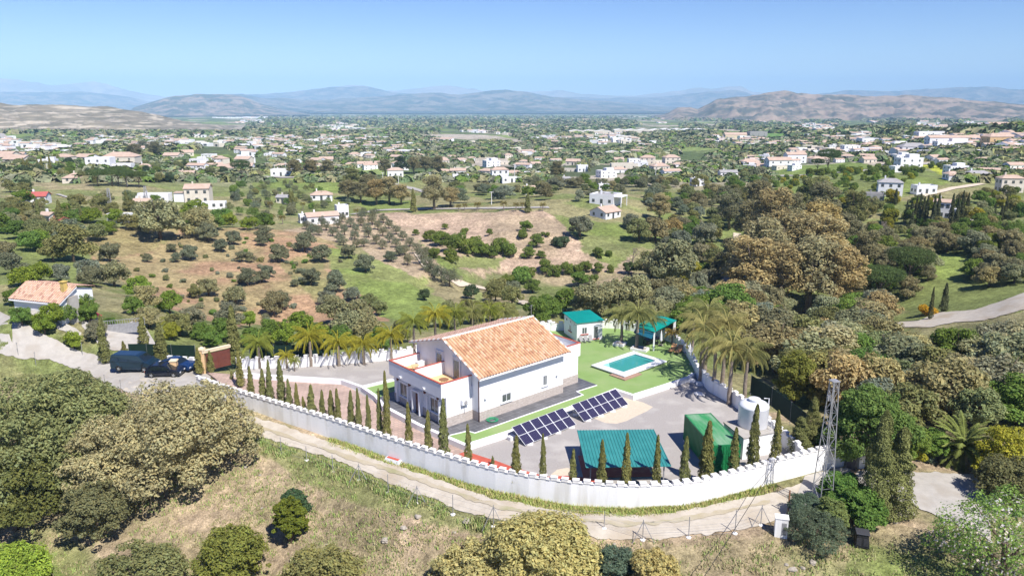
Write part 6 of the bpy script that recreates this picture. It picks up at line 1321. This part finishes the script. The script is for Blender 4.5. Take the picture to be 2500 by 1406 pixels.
def house(px,py,wpx,style,wall,roof,label,rz=0,h=3.0,storeys=1,dr=.7,name='house',seed=0,group=None,extra=None,nwin=3,cat='house'):
    P=Gpx(px,py)[0]; w_=size_px(P,wpx)/max(.75,abs(math.cos(rz))+.35*abs(math.sin(rz))); H_=h if storeys==1 else h+2.7
    e=empty(name,(P[0],P[1],P[2]),rz,label,cat,group); o=hbuild(style,w_,w_*dr,H_,wall,roof,nwin,storeys=storeys,seed=seed)
    for k,(m,mt) in o.items():
        if k=='windows':
            # each opening its own part
            for i in range(0,len(m.f),6):
                base=i//6*8; q=MB(); q.v=m.v[base:base+8]; q.f=[tuple(a-base for a in f) for f in m.f[i:i+6]]; q.m=[0]*6; q.obj('window' if q.v[4][2]-q.v[0][2]<1.5 else 'door',M[mt],e)
        else: m.obj(k,M[mt],e)
    if extra: extra(e,w_,w_*dr,H_)
    PLACED.append((P[0],P[1],w_*.6)); return e
def porch(e,w_,d,h): 
    MB().box(w_/2+.01,0,h-.3,w_/2+w_*.3,d*.8,h).obj('porch_roof',M['white'],e)
    for yy in (.1,d*.7): MB().box(w_*.78,yy,-.5,w_*.78+.25,yy+.25,h-.31).obj('porch_post',M['white'],e)
def wing(e,w_,d,h):
    MB().box(-w_*.95,d*.15,-1.5,-w_/2-.01,d*.85,h*.7).obj('side_wing',M['white'],e); MB().box(-w_*.97,d*.1,h*.7+.01,-w_/2-.01,d*.9,h*.7+.2).obj('wing_roof',M['fartile'],e)
HL=[(1468,500,66,'flat','white','greyroof','white flat-roofed villa with a side porch on the hilltop above the terraces',-.5,3.3,1,.9,porch),
 (1497,533,55,'gable','white','fartile','small white gabled cottage with a clay roof below the flat-roofed villa',.75,2.3,1,.9,None),
 (790,548,80,'gable','white','fartile','long white house with an orange clay roof at the top of the olive grove',.45,2.8,1,.45,None),
 (748,545,30,'flat','white','greyroof','low white annex with a grey roof left of the olive grove house',.45,2.4,1,.9,None),
 (838,532,30,'flat','white','greyroof','white cubic block at the right end of the olive grove house',.45,4.0,1,.9,None),
 (482,497,60,'gable','offwhite','fartile','two-storey cream villa with a tiled roof on the left middle slope',.15,2.8,2,.7,wing),
 (505,512,90,'flat','white','greyroof','long low white outbuilding in front of the cream villa',.2,2.0,1,.35,None),
 (372,497,80,'flat','white','greyroof','low white house with arched front beside the left pylons',.1,3.0,1,.4,None),
 (345,510,40,'gable','offwhite','fartile','small house with a brown roof beside the tall cypress below the left pylons',.1,2.5,1,.7,None),
 (350,300+232,60,'flat','white','greyroof','long white shed behind the trees on the left hillside',.1,2.4,1,.4,None) if False else (290,545,55,'flat','white','greyroof','white trailer-like shed behind the left hillside trees',.05,2.2,1,.4,None),
 (88,497,48,'gable','white','redroof','white cottage with a red roof on the left edge slope',.2,2.4,1,.8,None),
 (44,498,20,'flat','white','greyroof','small white hut left of the red-roofed cottage',.1,2.0,1,.8,None),
 (110,548,34,'gable','white','fartile','white cottage behind the leaning cypress at the left edge',-.3,2.6,1,.8,None),
 (138,560,30,'gable','white','redroof','white cottage right of the leaning cypress with a reddish roof',-.3,2.6,1,.8,None),
 (190,447,74,'hip','offwhite','fartile','orange-roofed bungalow with roof solar panels on the left ridge',.1,2.2,1,.6,None),
 (290,405,80,'hip','offwhite','fartile','big cream hilltop villa with wide clay roofs in the left distance',.1,3.0,2,.6,None),
 (240,412,60,'flat','white','greyroof','white cubic villa left of the big cream hilltop villa',.1,2.8,2,.6,None),
 (275,415,90,'flat','white','greyroof','low white terraces in front of the big cream hilltop villa',.1,2.8,1,.3,None),
 (350,418,34,'hip','white','fartile','small clay-roofed house right of the umbrella pines',.1,2.6,1,.8,None),
 (452,433,42,'gable','offwhite','fartile','pair of long clay-roofed sheds on the green slope',.1,2.2,1,.6,None),
 (510,408,46,'flat','white','greyroof','white modern house above the long clay-roofed sheds',.1,3.5,1,.6,None),
 (495,424,36,'flat','white','greyroof','low white building below the white modern house',.0,2.6,1,.5,None),
 (686,430,50,'flat','white','greyroof','white modern villa with a terrace on the green ridge left of centre',.05,3.2,1,.6,None),
 (757,428,30,'gable','offwhite','fartile','clay-roofed cottage right of the white ridge villa',.3,2.4,1,.8,None),
 (690,497,36,'gable','offwhite','greyroof','grey-roofed barn beside the paired cypresses',-.2,2.6,1,.7,None),
 (785,490,54,'hip','white','fartile','clay-roofed bungalow hidden among the eucalyptus trees',.2,2.4,1,.7,None),
 (966,433,40,'hip','white','fartile','white house with a hipped clay roof by the lane bend',.2,4.0,1,.7,None),
 (1118,428,38,'gable','white','fartile','white house with an orange roof right of the lane bend',.0,3.2,1,.6,None),
 (1125,440,40,'flat','white','greyroof','white flat house just below the orange-roofed one',.1,2.4,1,.5,None),
 (1222,440,44,'hip','white','fartile','tall white villa with a small tower right of centre',.2,2.8,2,.6,None),
 (1250,446,50,'flat','white','greyroof','white terrace wing right of the tall white villa',.2,2.4,1,.4,None),
 (1296,475,28,'gable','white','fartile','small white house with an orange roof above the upper lane palms',.4,2.6,1,.8,None),
 (1382,450,20,'gable','white','greyroof','small white cubic house among trees right of centre',.1,3.0,1,.8,None),
 (1475,463,26,'flat','white','greyroof','low white house behind the hilltop villa',.1,2.4,1,.6,None),
 (1705,455,30,'flat','white','greyroof','little white house with a chimney among the wood edge',.1,3.4,1,.8,None),
 (1425,420,30,'flat','white','greyroof','white house left of the long circular white depot',.1,4.0,1,.7,None),
 (1525,413,66,'flat','offwhite','greyroof','long pale depot building in the middle distance',.05,3.4,1,.35,None),
 (2172,480,58,'hip','white','greyroof','white two-storey villa with many windows on the right slope',-.35,2.8,2,.7,None),
 (2135,492,44,'flat','greyroof','greyroof','grey flat-roofed garage below the white two-storey villa',-.35,2.6,1,.8,None),
 (2262,475,54,'flat','tank','greyroof','grey-blue shed right of the white two-storey villa',.1,3.0,1,.5,None),
 (2296,535,38,'gable','white','fartile','white two-storey house between dark cypresses on the right',-.6,2.8,2,.7,None),
 (2362,538,60,'flat','white','greyroof','long white house right of the dark cypress group',.1,3.0,1,.4,None),
 (2470,472,54,'hip','offwhite','fartile','cream house with a terrace at the right edge',-.1,3.0,2,.6,None),
 (2392,442,60,'hip','white','greyroof','white bungalow with arches below the yellow field',.1,3.0,1,.5,None),
 (2330,440,32,'hip','white','fartile','small clay-roofed house left of the arched bungalow',.1,2.6,1,.8,None),
 (2210,420,56,'flat','white','greyroof','white flat house at the end of the pale orchard road',.1,2.8,1,.5,None),
 (2225,410,60,'flat','white','greyroof','larger white house behind the one at the orchard road end',.1,2.8,2,.5,None),
 (2235,375,66,'hip','white','greyroof','white villa below the terraced apartment row',-.1,2.8,2,.6,None),
 (2350,355,170,'gable','white','fartile','long white terraced apartment row with clay roofs on the right hill',.05,3.4,2,.14,None),
 (2330,366,90,'flat','white','fartile','lower white apartment row in front of the long terraced row',.05,3.0,2,.25,None),
 (2300,338,120,'flat','white','greyroof','upper white apartment row behind the long terraced row',.05,3.0,2,.2,None),
 (2450,357,74,'hip','orange_wall','fartile','ochre apartment block with stepped clay roofs at the right edge',.05,4.0,2,.5,None),
 (2385,358,44,'hip','orange_wall','fartile','small ochre block left of the ochre apartment block',.05,3.5,1,.6,None),
 (1905,412,60,'gable','white','fartile','white terraced houses with orange roofs at the left end of the town',.1,3.0,2,.5,None),
 (1835,405,46,'hip','white','fartile','clay-roofed white house left of the terraced houses',.1,3.0,1,.6,None),
 (1945,400,50,'gable','white','fartile','white house with brown roof right of the terraced houses',.1,4.0,2,.5,None),
 (1780,432,44,'gable','white','greyroof','low white house below the twin cypresses left of the town',.1,2.6,1,.5,None),
 (2005,398,44,'hip','offwhite','fartile','clay-roofed house above the orchard road',.1,3.0,1,.6,None),
 (2125,355,46,'flat','tank','greyroof','pale blue block near the tall pines on the town hill',.1,3.5,2,.6,None),
 (2080,372,42,'flat','white','greyroof','white block with balconies in the middle of the town',.1,2.8,2,.5,None),
 (1800,338,60,'gable','cream','fartile','long cream roadside hall on the plain before the town',.05,5,1,.4,None),
 (1852,335,44,'flat','greyroof','greyroof','open grey concrete frame building on the plain before the town',.05,5,2,.5,None)]
for a in HL:
    px,py,wp,st,wl,rf,lb,rz,h,s,dr,ex=a; house(px,py,wp,st,wl,rf,lb,rz,h,s,dr,'house',len(lb),None,ex,nwin=5 if wp>85 else 3,cat='building' if 'apartment' in lb or 'shed' in lb or 'depot' in lb else 'house')
# eucalyptus-hidden white ruin
house(1885,700,62,'hip','white','fartile','white house with a clay roof glimpsed through the eucalyptus trees',.2,3.0,1,.7)
# near cottage at the left
gp=Gpx(183,770)[0]; zz=gp[2]
cA=U(270,764,zz-.3); d_=3.0
def cottage():
    zr=zz
    E1=U(144,742.4,zr+2.6); E2=U(20,729,zr+2.6); R1=U(200,702,zr+4.3); R2=U(81.6,689.6,zr+4.3); B1=U(275,704,zr+3.6)
    e=empty('cottage',(gp[0],gp[1],zr),0,'old white cottage with a weathered terracotta roof and yellow chimney beyond the forecourt','cottage'); O=Vector((gp[0],gp[1],zr))
    g=lambda v:Vector(v)-O
    u_=(E1-E2); u_.z=0; L=u_.length; u_.normalize(); n_=Vector((-u_.y,u_.x,0)); n_=n_ if n_.y>0 else -n_
    w1=(R1-E1).dot(n_); w2=(B1-R1).dot(n_) if (B1-R1).dot(n_)>2 else 4.5
    print('cottage',L,w1,w2,zr)
    w1=max(3.0,min(w1,9)); w2=max(3,min(w2,7)); ang=math.atan2(u_.y,u_.x)
    c=empty('tmp'); bpy.data.objects.remove(c)
    e.location=(E2.x,E2.y,zr); e.rotation_euler=(0,0,ang)
    m=MB(); hl,hr_,hb=2.5,4.25,3.5
    pr=[(L-.4,.4,-2),(L-.4,w1+w2-.4,-2),(L-.4,w1+w2-.4,hb-.1),(L-.4,w1,hr_-.12),(L-.4,.4,hl+.05)]; pl_=[(.4,y,z) for _,y,z in pr]
    m.poly(pr); m.poly(pl_[::-1])
    for i in range(5): j=(i+1)%5; m.poly([pr[j],pr[i],pl_[i],pl_[j]])
    m.obj('wall',M['white'],e)
    s=tileslope(L,w1,(hr_-hl)/w1,M['oldtile'],wv=.38); o=link('roof',s,e,(L,w1,hr_),math.pi)
    s2=tileslope(L,w2,(hr_-hb)/w2,M['oldtile'],wv=.3); o=link('roof',s2,e,(0,w1,hr_))
    MB().hexa([(0,0,hl-.16),(L,0,hl-.16),(L,w1,hr_-.16),(0,w1,hr_-.16)],[(0,0,hl-.02),(L,0,hl-.02),(L,w1,hr_-.02),(0,w1,hr_-.02)]).obj('eaves',M['white'],e)
    MB().box(L-1.5,1.8,hl,L-.9,2.4,hr_+.75).box(L-1.6,1.7,hr_+.751,L-.8,2.5,hr_+.85).obj('chimney',pm('yellow_chimney',(.62,.45,.12),(.5,.38,.14),2),e)
    MB().box(L-.39,1.5,-1.5,L+.1,2.9,hl+.6).obj('chimney_breast',M['concrete'],e)
    window(e,(L-.4,w1+w2*.35,1.1),math.pi/2,1.3,1.1,surround=False)
    window(e,(L*.82,.4,1.2),0,.9,.6,surround=False)
    MB().hexa([(L-.38,w1+w2-2.6,1.0-1.2),(L-.38,w1+w2-.5,1.0-1.2),(L-.38,w1+w2-.5,1.06-1.2),(L-.38,w1+w2-2.6,1.06-1.2)],[(L-.38,w1+w2-2.6,.1),(L-.38,w1+w2-.5,.1),(L+.9,w1+w2-.5,-.4),(L+.9,w1+w2-2.6,-.4)]).obj('awning',pm('crimson_awning',(.40,.03,.07),None,1,.7),e)
cottage()
for px,py,lb in ((305,815,'grey metal sliding gate between the cottage yard and the driveway'),):
    p=Gpx(px,py)[0]; g=MB().box(-2.6,-.04,.1,2.6,.04,1.5)
    for k in range(18): g.box(-2.55+k*.3,-.03,1.5,-2.5+k*.3,.03,2.0)
    g.box(-2.6,-.035,2.0,2.6,.035,2.06); o=g.obj('driveway_gate',M['metal']); o.location=p; o.rotation_euler=(0,0,.35); tag(o,lb,'gate')
# town and plain houses: copied from a few prototypes
pro=[]
for i,(st,w_,dr,h,s,wl,rf) in enumerate((('gable',11,.75,3,1,'white','fartile'),('hip',13,.7,3.2,1,'white','fartile'),('flat',12,.8,3,1,'white','greyroof'),('flat',14,.6,3,2,'white','greyroof'),('hip',12,.8,3,2,'offwhite','fartile'),('gable',16,.5,3,2,'white','fartile'),('gable',10,.8,3,1,'offwhite','fartile'),('flat',16,.5,3.4,1,'offwhite','greyroof'))):
    o=hbuild(st,w_,w_*dr,h if s==1 else h+2.7,wl,rf,3,storeys=s,seed=i,chim=False); a=MB(); mats=[]
    for k,(m,mt) in o.items():
        n=len(a.v); a.v+=m.v; a.f+=[tuple(q+n for q in f) for f in m.f]; a.m+=[len(mats)]*len(m.f); mats.append(M[mt])
    pro.append((a.mesh('town_house',mats),w_))
def town(poly,n,label,group,seed,wm=(7,10.5),rot=.5,mind=7,cat='house',name='town_house'):
    r_=np.random.RandomState(seed); q=np.array(poly,float); x0,y0=q.min(0); x1,y1=q.max(0); px=x0+(x1-x0)*r_.rand(n*8); py=y0+(y1-y0)*r_.rand(n*8); m=inpoly(px,py,poly); P=Gpx(px[m],py[m]); k=0
    for p in P:
        if k>=n: break
        if any((p[0]-a)**2+(p[1]-b)**2<(mind+c)**2 for a,b,c in PLACED[-900:]): continue
        me,w_=pro[r_.randint(len(pro))]; s=r_.uniform(*wm)/w_; PLACED.append((p[0],p[1],mind*.4)); o=link(name,me,None,p,r_.uniform(-rot,rot),(s,s,s*.9)); tag(o,label,cat,group); k+=1
    return k
PLACED=[q for q in PLACED if q[1]>0][:0]
n=0
n+=town([(1800,385),(1960,372),(2010,395),(1960,418),(1820,418)],22,'small white terraced house in the lower left part of the hill town','houses in the lower hill town',1)
n+=town([(1890,345),(2160,335),(2190,360),(2120,385),(1990,385),(1900,372)],46,'white town house crowded in the middle of the hill town','houses in the middle of the hill town',2,mind=6)
n+=town([(2180,318),(2500,305),(2500,335),(2200,340)],34,'white house on the upper ridge of the hill town','houses on the town ridge',3,mind=7)
n+=town([(1990,375),(2300,360),(2290,395),(2010,405)],18,'white villa scattered below the hill town','villas below the hill town',4,mind=9)
n+=town([(2300,400),(2500,385),(2500,455),(2310,450)],12,'pale villa in the green fields at the right edge','villas at the right edge',5,mind=14)
n+=town([(1380,395),(1700,395),(1700,430),(1400,445)],14,'white farmhouse among trees right of centre','farmhouses right of centre',6,(8,12),mind=14)
n+=town([(1060,385),(1380,385),(1340,435),(1080,435)],22,'white farmhouse among trees in the centre','farmhouses in the centre',7,(8,12),mind=12)
n+=town([(400,375),(640,372),(600,420),(440,425)],18,'white farmhouse on the left of the near plain','farmhouses on the left',8,(8,12),mind=12)
n+=town([(0,370),(220,380),(230,415),(0,415)],12,'white farmhouse at the far left below the terraced hill','farmhouses at the far left',9,(8,12),mind=12)
n+=town([(640,375),(1060,375),(1050,425),(660,415)],30,'white farmhouse amid the green near plain left of centre','farmhouses left of centre',10,(8,12),mind=12)
print('town',n)
r=np.random.RandomState(99)
def farhouses(n,y0,y1,smin,smax,label,seed,x0=-40,x1=2540,boxes=None):
    r=np.random.RandomState(seed); px=x0+(x1-x0)*r.rand(n*3); py=y0+(y1-y0)*r.rand(n*3); k=fbm(px*.012+seed,py*.04,4)>.0; px,py=px[k][:n],py[k][:n]; ok=~((px<540)&(py<330)&(py>250)); P=Gpx(px[ok],py[ok],40,20000); m=MB()
    for p in P:
        w_=r.uniform(smin,smax); d=w_*r.uniform(.5,.9); h=r.uniform(3,6); a=r.uniform(-.5,.5); c,s=math.cos(a),math.sin(a); t=lambda x,y,z:(p[0]+x*c-y*s,p[1]+x*s+y*c,p[2]+z); wm=0 if r.rand()<.8 else 1
        b=[(-w_/2,0),(w_/2,0),(w_/2,d),(-w_/2,d)]; h*=.8; m.hexa([t(x,y,-2) for x,y in b],[t(x,y,h) for x,y in b],wm)
        if r.rand()<.42:
            e=.3; z0,z1=h+.05,h+d*.15; A=[t(-w_/2-e,-e,z0),t(w_/2+e,-e,z0),t(w_/2+e,d/2,z1),t(-w_/2-e,d/2,z1)]; B=[t(w_/2+e,d+e,z0),t(-w_/2-e,d+e,z0),t(-w_/2-e,d/2,z1),t(w_/2+e,d/2,z1)]; m.poly(A,2); m.poly(B,2); m.poly([t(-w_/2-e,-e,z0),t(-w_/2-e,d/2,z1),t(-w_/2-e,d+e,z0)],wm); m.poly([t(w_/2+e,-e,z0),t(w_/2+e,d+e,z0),t(w_/2+e,d/2,z1)],wm)
        if r.rand()<.7: m.hexa([t(x*.35,y*.02-.05,.5) for x,y in b],[t(x*.35,y*.02-.05,min(h-.5,3)) for x,y in b],3)
    o=m.obj('far_houses',[M['white'],M['offwhite'],M['fartile'],M['glass']]); tag(o,label,'houses',kind='stuff')
farhouses(360,350,382,7,12,'small white and cream houses scattered over the near plain',3)
farhouses(620,325,352,8,14,'small pale houses scattered over the middle plain',4)
farhouses(650,302,326,10,22,'tiny pale houses scattered over the far plain',5)
farhouses(400,284,303,16,38,'specks of pale buildings towards the mountain foot',6)
# sheds and villages far away
def longshed(px,py,wpx,h,label,mat='offwhite',dr=.3):
    P=Gpx(px,py,40,20000)[0]; w_=size_px(P,wpx); d=w_*dr; m=MB(); m.box(-w_/2,0,-3,w_/2,d,h,0); k=max(2,int(w_/25))
    for i in range(k):
        a,b=-w_/2+w_*i/k,-w_/2+w_*(i+1)/k; m.poly([(a,0,h),((a+b)/2,0,h*1.3),((a+b)/2,d,h*1.3),(a,d,h)],1); m.poly([((a+b)/2,0,h*1.3),(b,0,h),(b,d,h),((a+b)/2,d,h*1.3)],1); m.poly([(a,-.1,h),(b,-.1,h),((a+b)/2,-.1,h*1.3)],0)
    o=m.obj('long_shed',[M[mat],M['cap']],loc=P); tag(o,label,'shed')
longshed(1440,328,100,7,'long white market-garden shed, left part of the pale belt on the plain'); longshed(1560,325,120,7,'long white shed, middle part of the pale belt on the plain'); longshed(1670,324,110,7,'long white shed, right part of the pale belt on the plain','cap'); longshed(925,301,120,6,'pale tan glasshouse strip low on the far plain left of centre','sand'); longshed(1510,381,60,4,'white roofed hall in the middle of the near plain')
def village(px,py,w_,hpx,n,label,seed,D):
    r=np.random.RandomState(seed); m=MB()
    for i in range(n):
        p=UD(px+w_*(r.rand()-.5),py+hpx*(r.rand()-.5),D); s=D*r.uniform(.0010,.0022); m.box(p.x-s,p.y-s,p.z-s*2,p.x+s,p.y+s,p.z+s*.7,0)
    tag(m.obj('hill_village',[M['white']]),label,'village',kind='stuff')
village(590,292,140,8,130,'white village on the plain before the left mountains',1,5600)
# ---------------- poles, pylons, fences ----------------
def pylon(px,py,top,label):
    P=Gpx(px,py)[0]; h=ZT(P,top)-P[2]; e=empty('lattice_tower',P,.3,label,'pylon'); b0,b1=.6,.3; cor=lambda k,z:(((1,1),(-1,1),(-1,-1),(1,-1))[k][0]*(b0+(b1-b0)*z/h),((1,1),(-1,1),(-1,-1),(1,-1))[k][1]*(b0+(b1-b0)*z/h),z)
    m=MB()
    for k in range(4): m.tube([cor(k,0),cor(k,h)],.10,4)
    m.obj('legs',M['metal'],e); m=MB(); N_=9
    for i in range(N_):
        for k in range(4): m.tube([cor(k,h*i/N_),cor((k+1)%4,h*(i+1)/N_)],.06,4)
    m.obj('bracing',M['metal'],e)
pylon(269,506,460,'distant lattice pylon on the left slope, left one of two'); pylon(358,500,455,'distant lattice pylon beside the low white arched house, right one of two')
for i,(px,py,top,l) in enumerate(((311,455,443,''),(117,425,400,''),(1050,445,422,''),(973,448,430,''),(935,445,430,''),(671,425,402,''),(698,420,396,''),(1200,500,470,''),(1256,440,400,''),(2190,400,365,''),(1600,440,400,''))):
    P=Gpx(px,py)[0]; h=max(5,ZT(P,top)-P[2]); m=MB().tube([(0,0,0),(0,0,h)],[.16,.1],6).box(-.8,-.05,h*.93,.8,.05,h*.96); o=m.obj('utility_pole',M['cap'],loc=P); tag(o,'thin pale utility pole standing among the distant houses','pole','distant utility poles')
# wire fence along the lower edge of the track
FP=[(583,1068,1098,1),(630,1046,1080,0),(687,1067,1106,0),(749,1090,1124,0),(813,1109,1151,0),(877,1131,1172,2),(948,1157,1201,0),(1019,1185,1228,2),(1106,1207,1256,0),(1205,1232,1285,2),(1291,1247,1284,0),(1475,1262,1290,0),(1569,1268,1318,2),(1681,1261,1312,0),(1794,1245,1302,0),(1857,1233,1282,2)]
for i,(px,top,bt,br) in enumerate(FP):
    p=Gpx(px,bt)[0]; h=min(2.2,max(1.5,ZT(p,top)-p[2])); e=empty('fence_post',p,0,'galvanised fence post with slanting braces along the lower side of the dirt track' if br else 'plain thin galvanised fence post along the lower side of the dirt track','fence post','braced fence posts by the track' if br else 'plain fence posts by the track')
    MB().tube([(0,0,-.2),(0,0,h)],.035,6).obj('post',M['metal'],e); MB().lathe([(.2,-.1),(.22,.05),(.1,.1)],8).obj('footing',M['cap'],e)
    if br:
        for s in (-1,1): MB().tube([(0,0,h*.92),(s*.95,-.35,-.25)],.028,6).obj('brace',M['metal'],e)
wm=MB()
for i in range(len(FP)-1):
    a=Gpx(FP[i][0],FP[i][2])[0]; b=Gpx(FP[i+1][0],FP[i+1][2])[0]
    for z in (.1,.55,1.0,1.5): wm.tube([(a[0],a[1],a[2]+z),(b[0],b[1],b[2]+z)],.008,3)
tag(wm.obj('fence_wire',M['metal']),'thin wires strung between the fence posts below the dirt track','fence wire')
for i,(px,py) in enumerate(((45,868),(88,890),(258,948),(297,962),(202,868),(166,838))):
    p=Gpx(px,py)[0]; o=MB().tube([(0,0,-.2),(0,0,1.7)],.03,6).box(-.05,-.05,1.66,.05,.05,1.72).obj('fence_post',M['metal'],loc=p); tag(o,'thin fence post along the edge of the pale forecourt','fence post','forecourt fence posts')
# dark netting fence outside the right wall and behind the van
def screen(pts,h,label,mat='cover'):
    m=MB(); e=empty('netting_fence',pts[0],0,label,'fence'); O=Vector(pts[0])
    for i in range(len(pts)-1):
        a,b=Vector(pts[i])-O,Vector(pts[i+1])-O; d=(b-a).normalized(); n_=Vector((-d.y,d.x,0))*.02; m.hexa([a-n_,b-n_,b+n_,a+n_],[a-n_+Vector((0,0,h)),b-n_+Vector((0,0,h)),b+n_+Vector((0,0,h)),a+n_+Vector((0,0,h))])
    m.obj('netting',M[mat],e)
    for p in pts: 
        q=Vector(p)-O; MB().tube([(q.x,q.y,q.z-.3),(q.x,q.y,q.z+h+.1)],.03,5).obj('post',M['metal'],e)
screen([U(a,b,1.3)+Vector((1.7,.8,-.6)) for a,b in ((1800,952),(1850,985),(1895,1022),(1935,1054))],2.0,'black shade netting fence just outside the right wall behind the water tank')
screen([U(a,b,-.5) for a,b in ((316,868),(360,868),(420,870),(478,872))],1.6,'dark green shade netting behind the parked van and cypresses')
screen([U(a,b,1.5)+Vector((0,1.4,-1.0)) for a,b in ((600,870),(660,869),(720,868),(800,862))],1.9,'dark green shade netting just behind the rear wall by the palms')
# right pedestrian gate, pillar, meter box, composter, kerb block
p=U(2098,1140,-1.4); MB2=empty('gate_pillar',p,.2,'tall white pillar beside the dark gate at the right end of the curved wall','pillar'); h=ZT(p,1083)+1.4
MB().box(-.3,-.3,-.3,.3,.3,h).box(-.34,-.34,h,.34,.34,h+.08).obj('shaft',M['wallwhite'],MB2)
p=U(2066,1143,-1.4); q=U(2088,1150,-1.4); g=MB().box(0,-.03,.1,(q-p).length,.03,2.2); o=g.obj('side_gate',M['darkmetal'],loc=p); o.rotation_euler=(0,0,yaw(p,q)); tag(o,'narrow dark metal gate at the right end of the curved wall','gate')
p=U(2108,1130,-1.4); m=MB().box(0,-.03,.15,3.2,.03,.2).box(0,-.03,1.9,3.2,.03,1.95)
for k in range(22): m.box(.05+k*.145,-.015,.2,.08+k*.145,.015,1.9)
o=m.obj('railing_gate',M['metal'],loc=p); o.rotation_euler=(0,0,.9); tag(o,'grey barred gate behind the cypress pair right of the white pillar','gate')
p=U(1905,1308,-2.0); p=Vector(Gpx(1905,1306)[0]); h=ZT(p,1262)-p.z; e=empty('meter_box',p,-.25,'white rendered meter cabinet standing on the slope below the dirt track','cabinet'); MB().box(-.48,-.34,-.5,.48,.34,h).box(-.52,-.38,h,.52,.38,h+.07).obj('cabinet_body',M['wallwhite'],e); MB().box(.02,-.36,.25,.38,-.341,h-.3).obj('door',M['metal'],e)
p=Vector(Gpx(1923,1255)[0]); o=MB().tube([(0,0,-.2),(0,0,2.2)],.06,6).obj('wooden_post',M['wood'],loc=p); tag(o,'dark wooden post beside the track above the white meter box','post')
p=Vector(Gpx(2102,1330)[0]); e=empty('compost_bin',p,-.3,'black plastic compost bin standing on the slope below the cypress pair','compost bin')
m=MB().hexa([(-.55,-.5,0),(.55,-.5,0),(.55,.5,0),(-.55,.5,0)],[(-.42,-.4,1.1),(.42,-.4,1.1),(.42,.4,1.1),(-.42,.4,1.1)]); m.obj('bin_body',M['black'],e,bevel=.05)
m=MB()
for s in (-.25,.25):
    for k in range(6): m.box(s-.17,-.53+.016*k,.25+k*.1,s+.17,-.50+.016*k,.30+k*.1)
m.obj('vent_slats',M['darkmetal'],e); MB().box(-.5,-.48,1.12,.5,.48,1.2).obj('lid',M['darkmetal'],e,bevel=.03)
p=U(960,1127,-1.38); o=MB().hexa([(-.95,-.3,0),(.95,-.3,0),(.95,.3,0),(-.95,.3,0)],[(-.8,-.15,.35),(.8,-.15,.35),(.8,.15,.35),(-.8,.15,.35)]).obj('road_barrier',[M['tank']]); o.location=(p.x,p.y,p.z); o.rotation_euler=(0,0,-.55); tag(o,'white plastic road barrier lying at the foot of the white wall','barrier'); b_=MB().box(-.7,-.155,.351,.7,.155,.37).obj('red_top',M['redpaint'],o)
r_=random.Random(5)
RK=[(1020,1262),(985,1290),(1290,1350),(1190,1330),(1160,1402),(940,1320),(1110,1300),(2215,1250),(2200,1258),(2190,1265),(2222,1245),(2206,1248),(2185,1275),(2178,1262),(2195,1252),(2228,1255),(635,1160),(560,1130),(600,1140),(1060,1390),(1230,1390),(1920,1380),(1935,1392),(1960,1388),(1985,1375),(800,1330),(640,1240),(1140,1275),(1500,1330)]
for i,(px,py) in enumerate(RK): rock(px,py,r_.uniform(.14,.34),'pale boulder in the heap beside the pale driveway and cypress pair' if px>2100 else 'small pale stone lying on the dry near slope',mat='rock',seed=i,grp='boulders by the driveway' if px>2100 else 'stones on the near slope')
for i,(px,py,s,l) in enumerate(((2215,1125,.5,'silver agave plant by the driveway, left one'),(2270,1130,.7,'silver-green agave plant in the middle of the driveway bed'),(2385,1150,.6,'silver agave at the foot of the date palm, right side'))):
    p=Vector(Gpx(px,py)[0]); m=MB()
    for k in range(26):
        a=k*2.399; el=.25+1.0*(k/26); L=s*1.1; c,sn=math.cos(a),math.sin(a); tip=(c*L*math.cos(el),sn*L*math.cos(el),L*math.sin(el)); w_=.07; md=(c*L*.45*math.cos(el),sn*L*.45*math.cos(el),L*.5*math.sin(el)); m.poly([(-sn*w_*.4,c*w_*.4,0),(sn*w_*.4,-c*w_*.4,0),(md[0]+sn*w_,md[1]-c*w_,md[2]),tip,(md[0]-sn*w_,md[1]+c*w_,md[2])])
    o=m.obj('agave',pm('agave_leaf',(.22,.30,.22),(.28,.34,.24),3),loc=p); tag(o,l,'agave')
# teal tennis strip and small features on the left slope
P=at([(130,470),(205,466),(190,478),(125,480)])
# ---------------- air ----------------
hz=MB().box(-32000,-300,-480,32000,30500,760).obj('haze',[]); 
m=bpy.data.materials.new('haze_air'); m.use_nodes=True; t=m.node_tree; t.nodes.remove(t.nodes["Principled BSDF"]); v=t.nodes.new("ShaderNodeVolumePrincipled"); v.inputs["Color"].default_value=(.46,.72,1,1); v.inputs["Density"].default_value=8.5e-5; v.inputs["Anisotropy"].default_value=-.3
t.links.new(v.outputs[0],t.nodes["Material Output"].inputs["Volume"]); hz.data.materials.append(m); tag(hz,'thin blue haze filling the air over the plain','haze',kind='stuff')
sc.cycles.volume_step_rate=10; sc.cycles.volume_max_steps=64
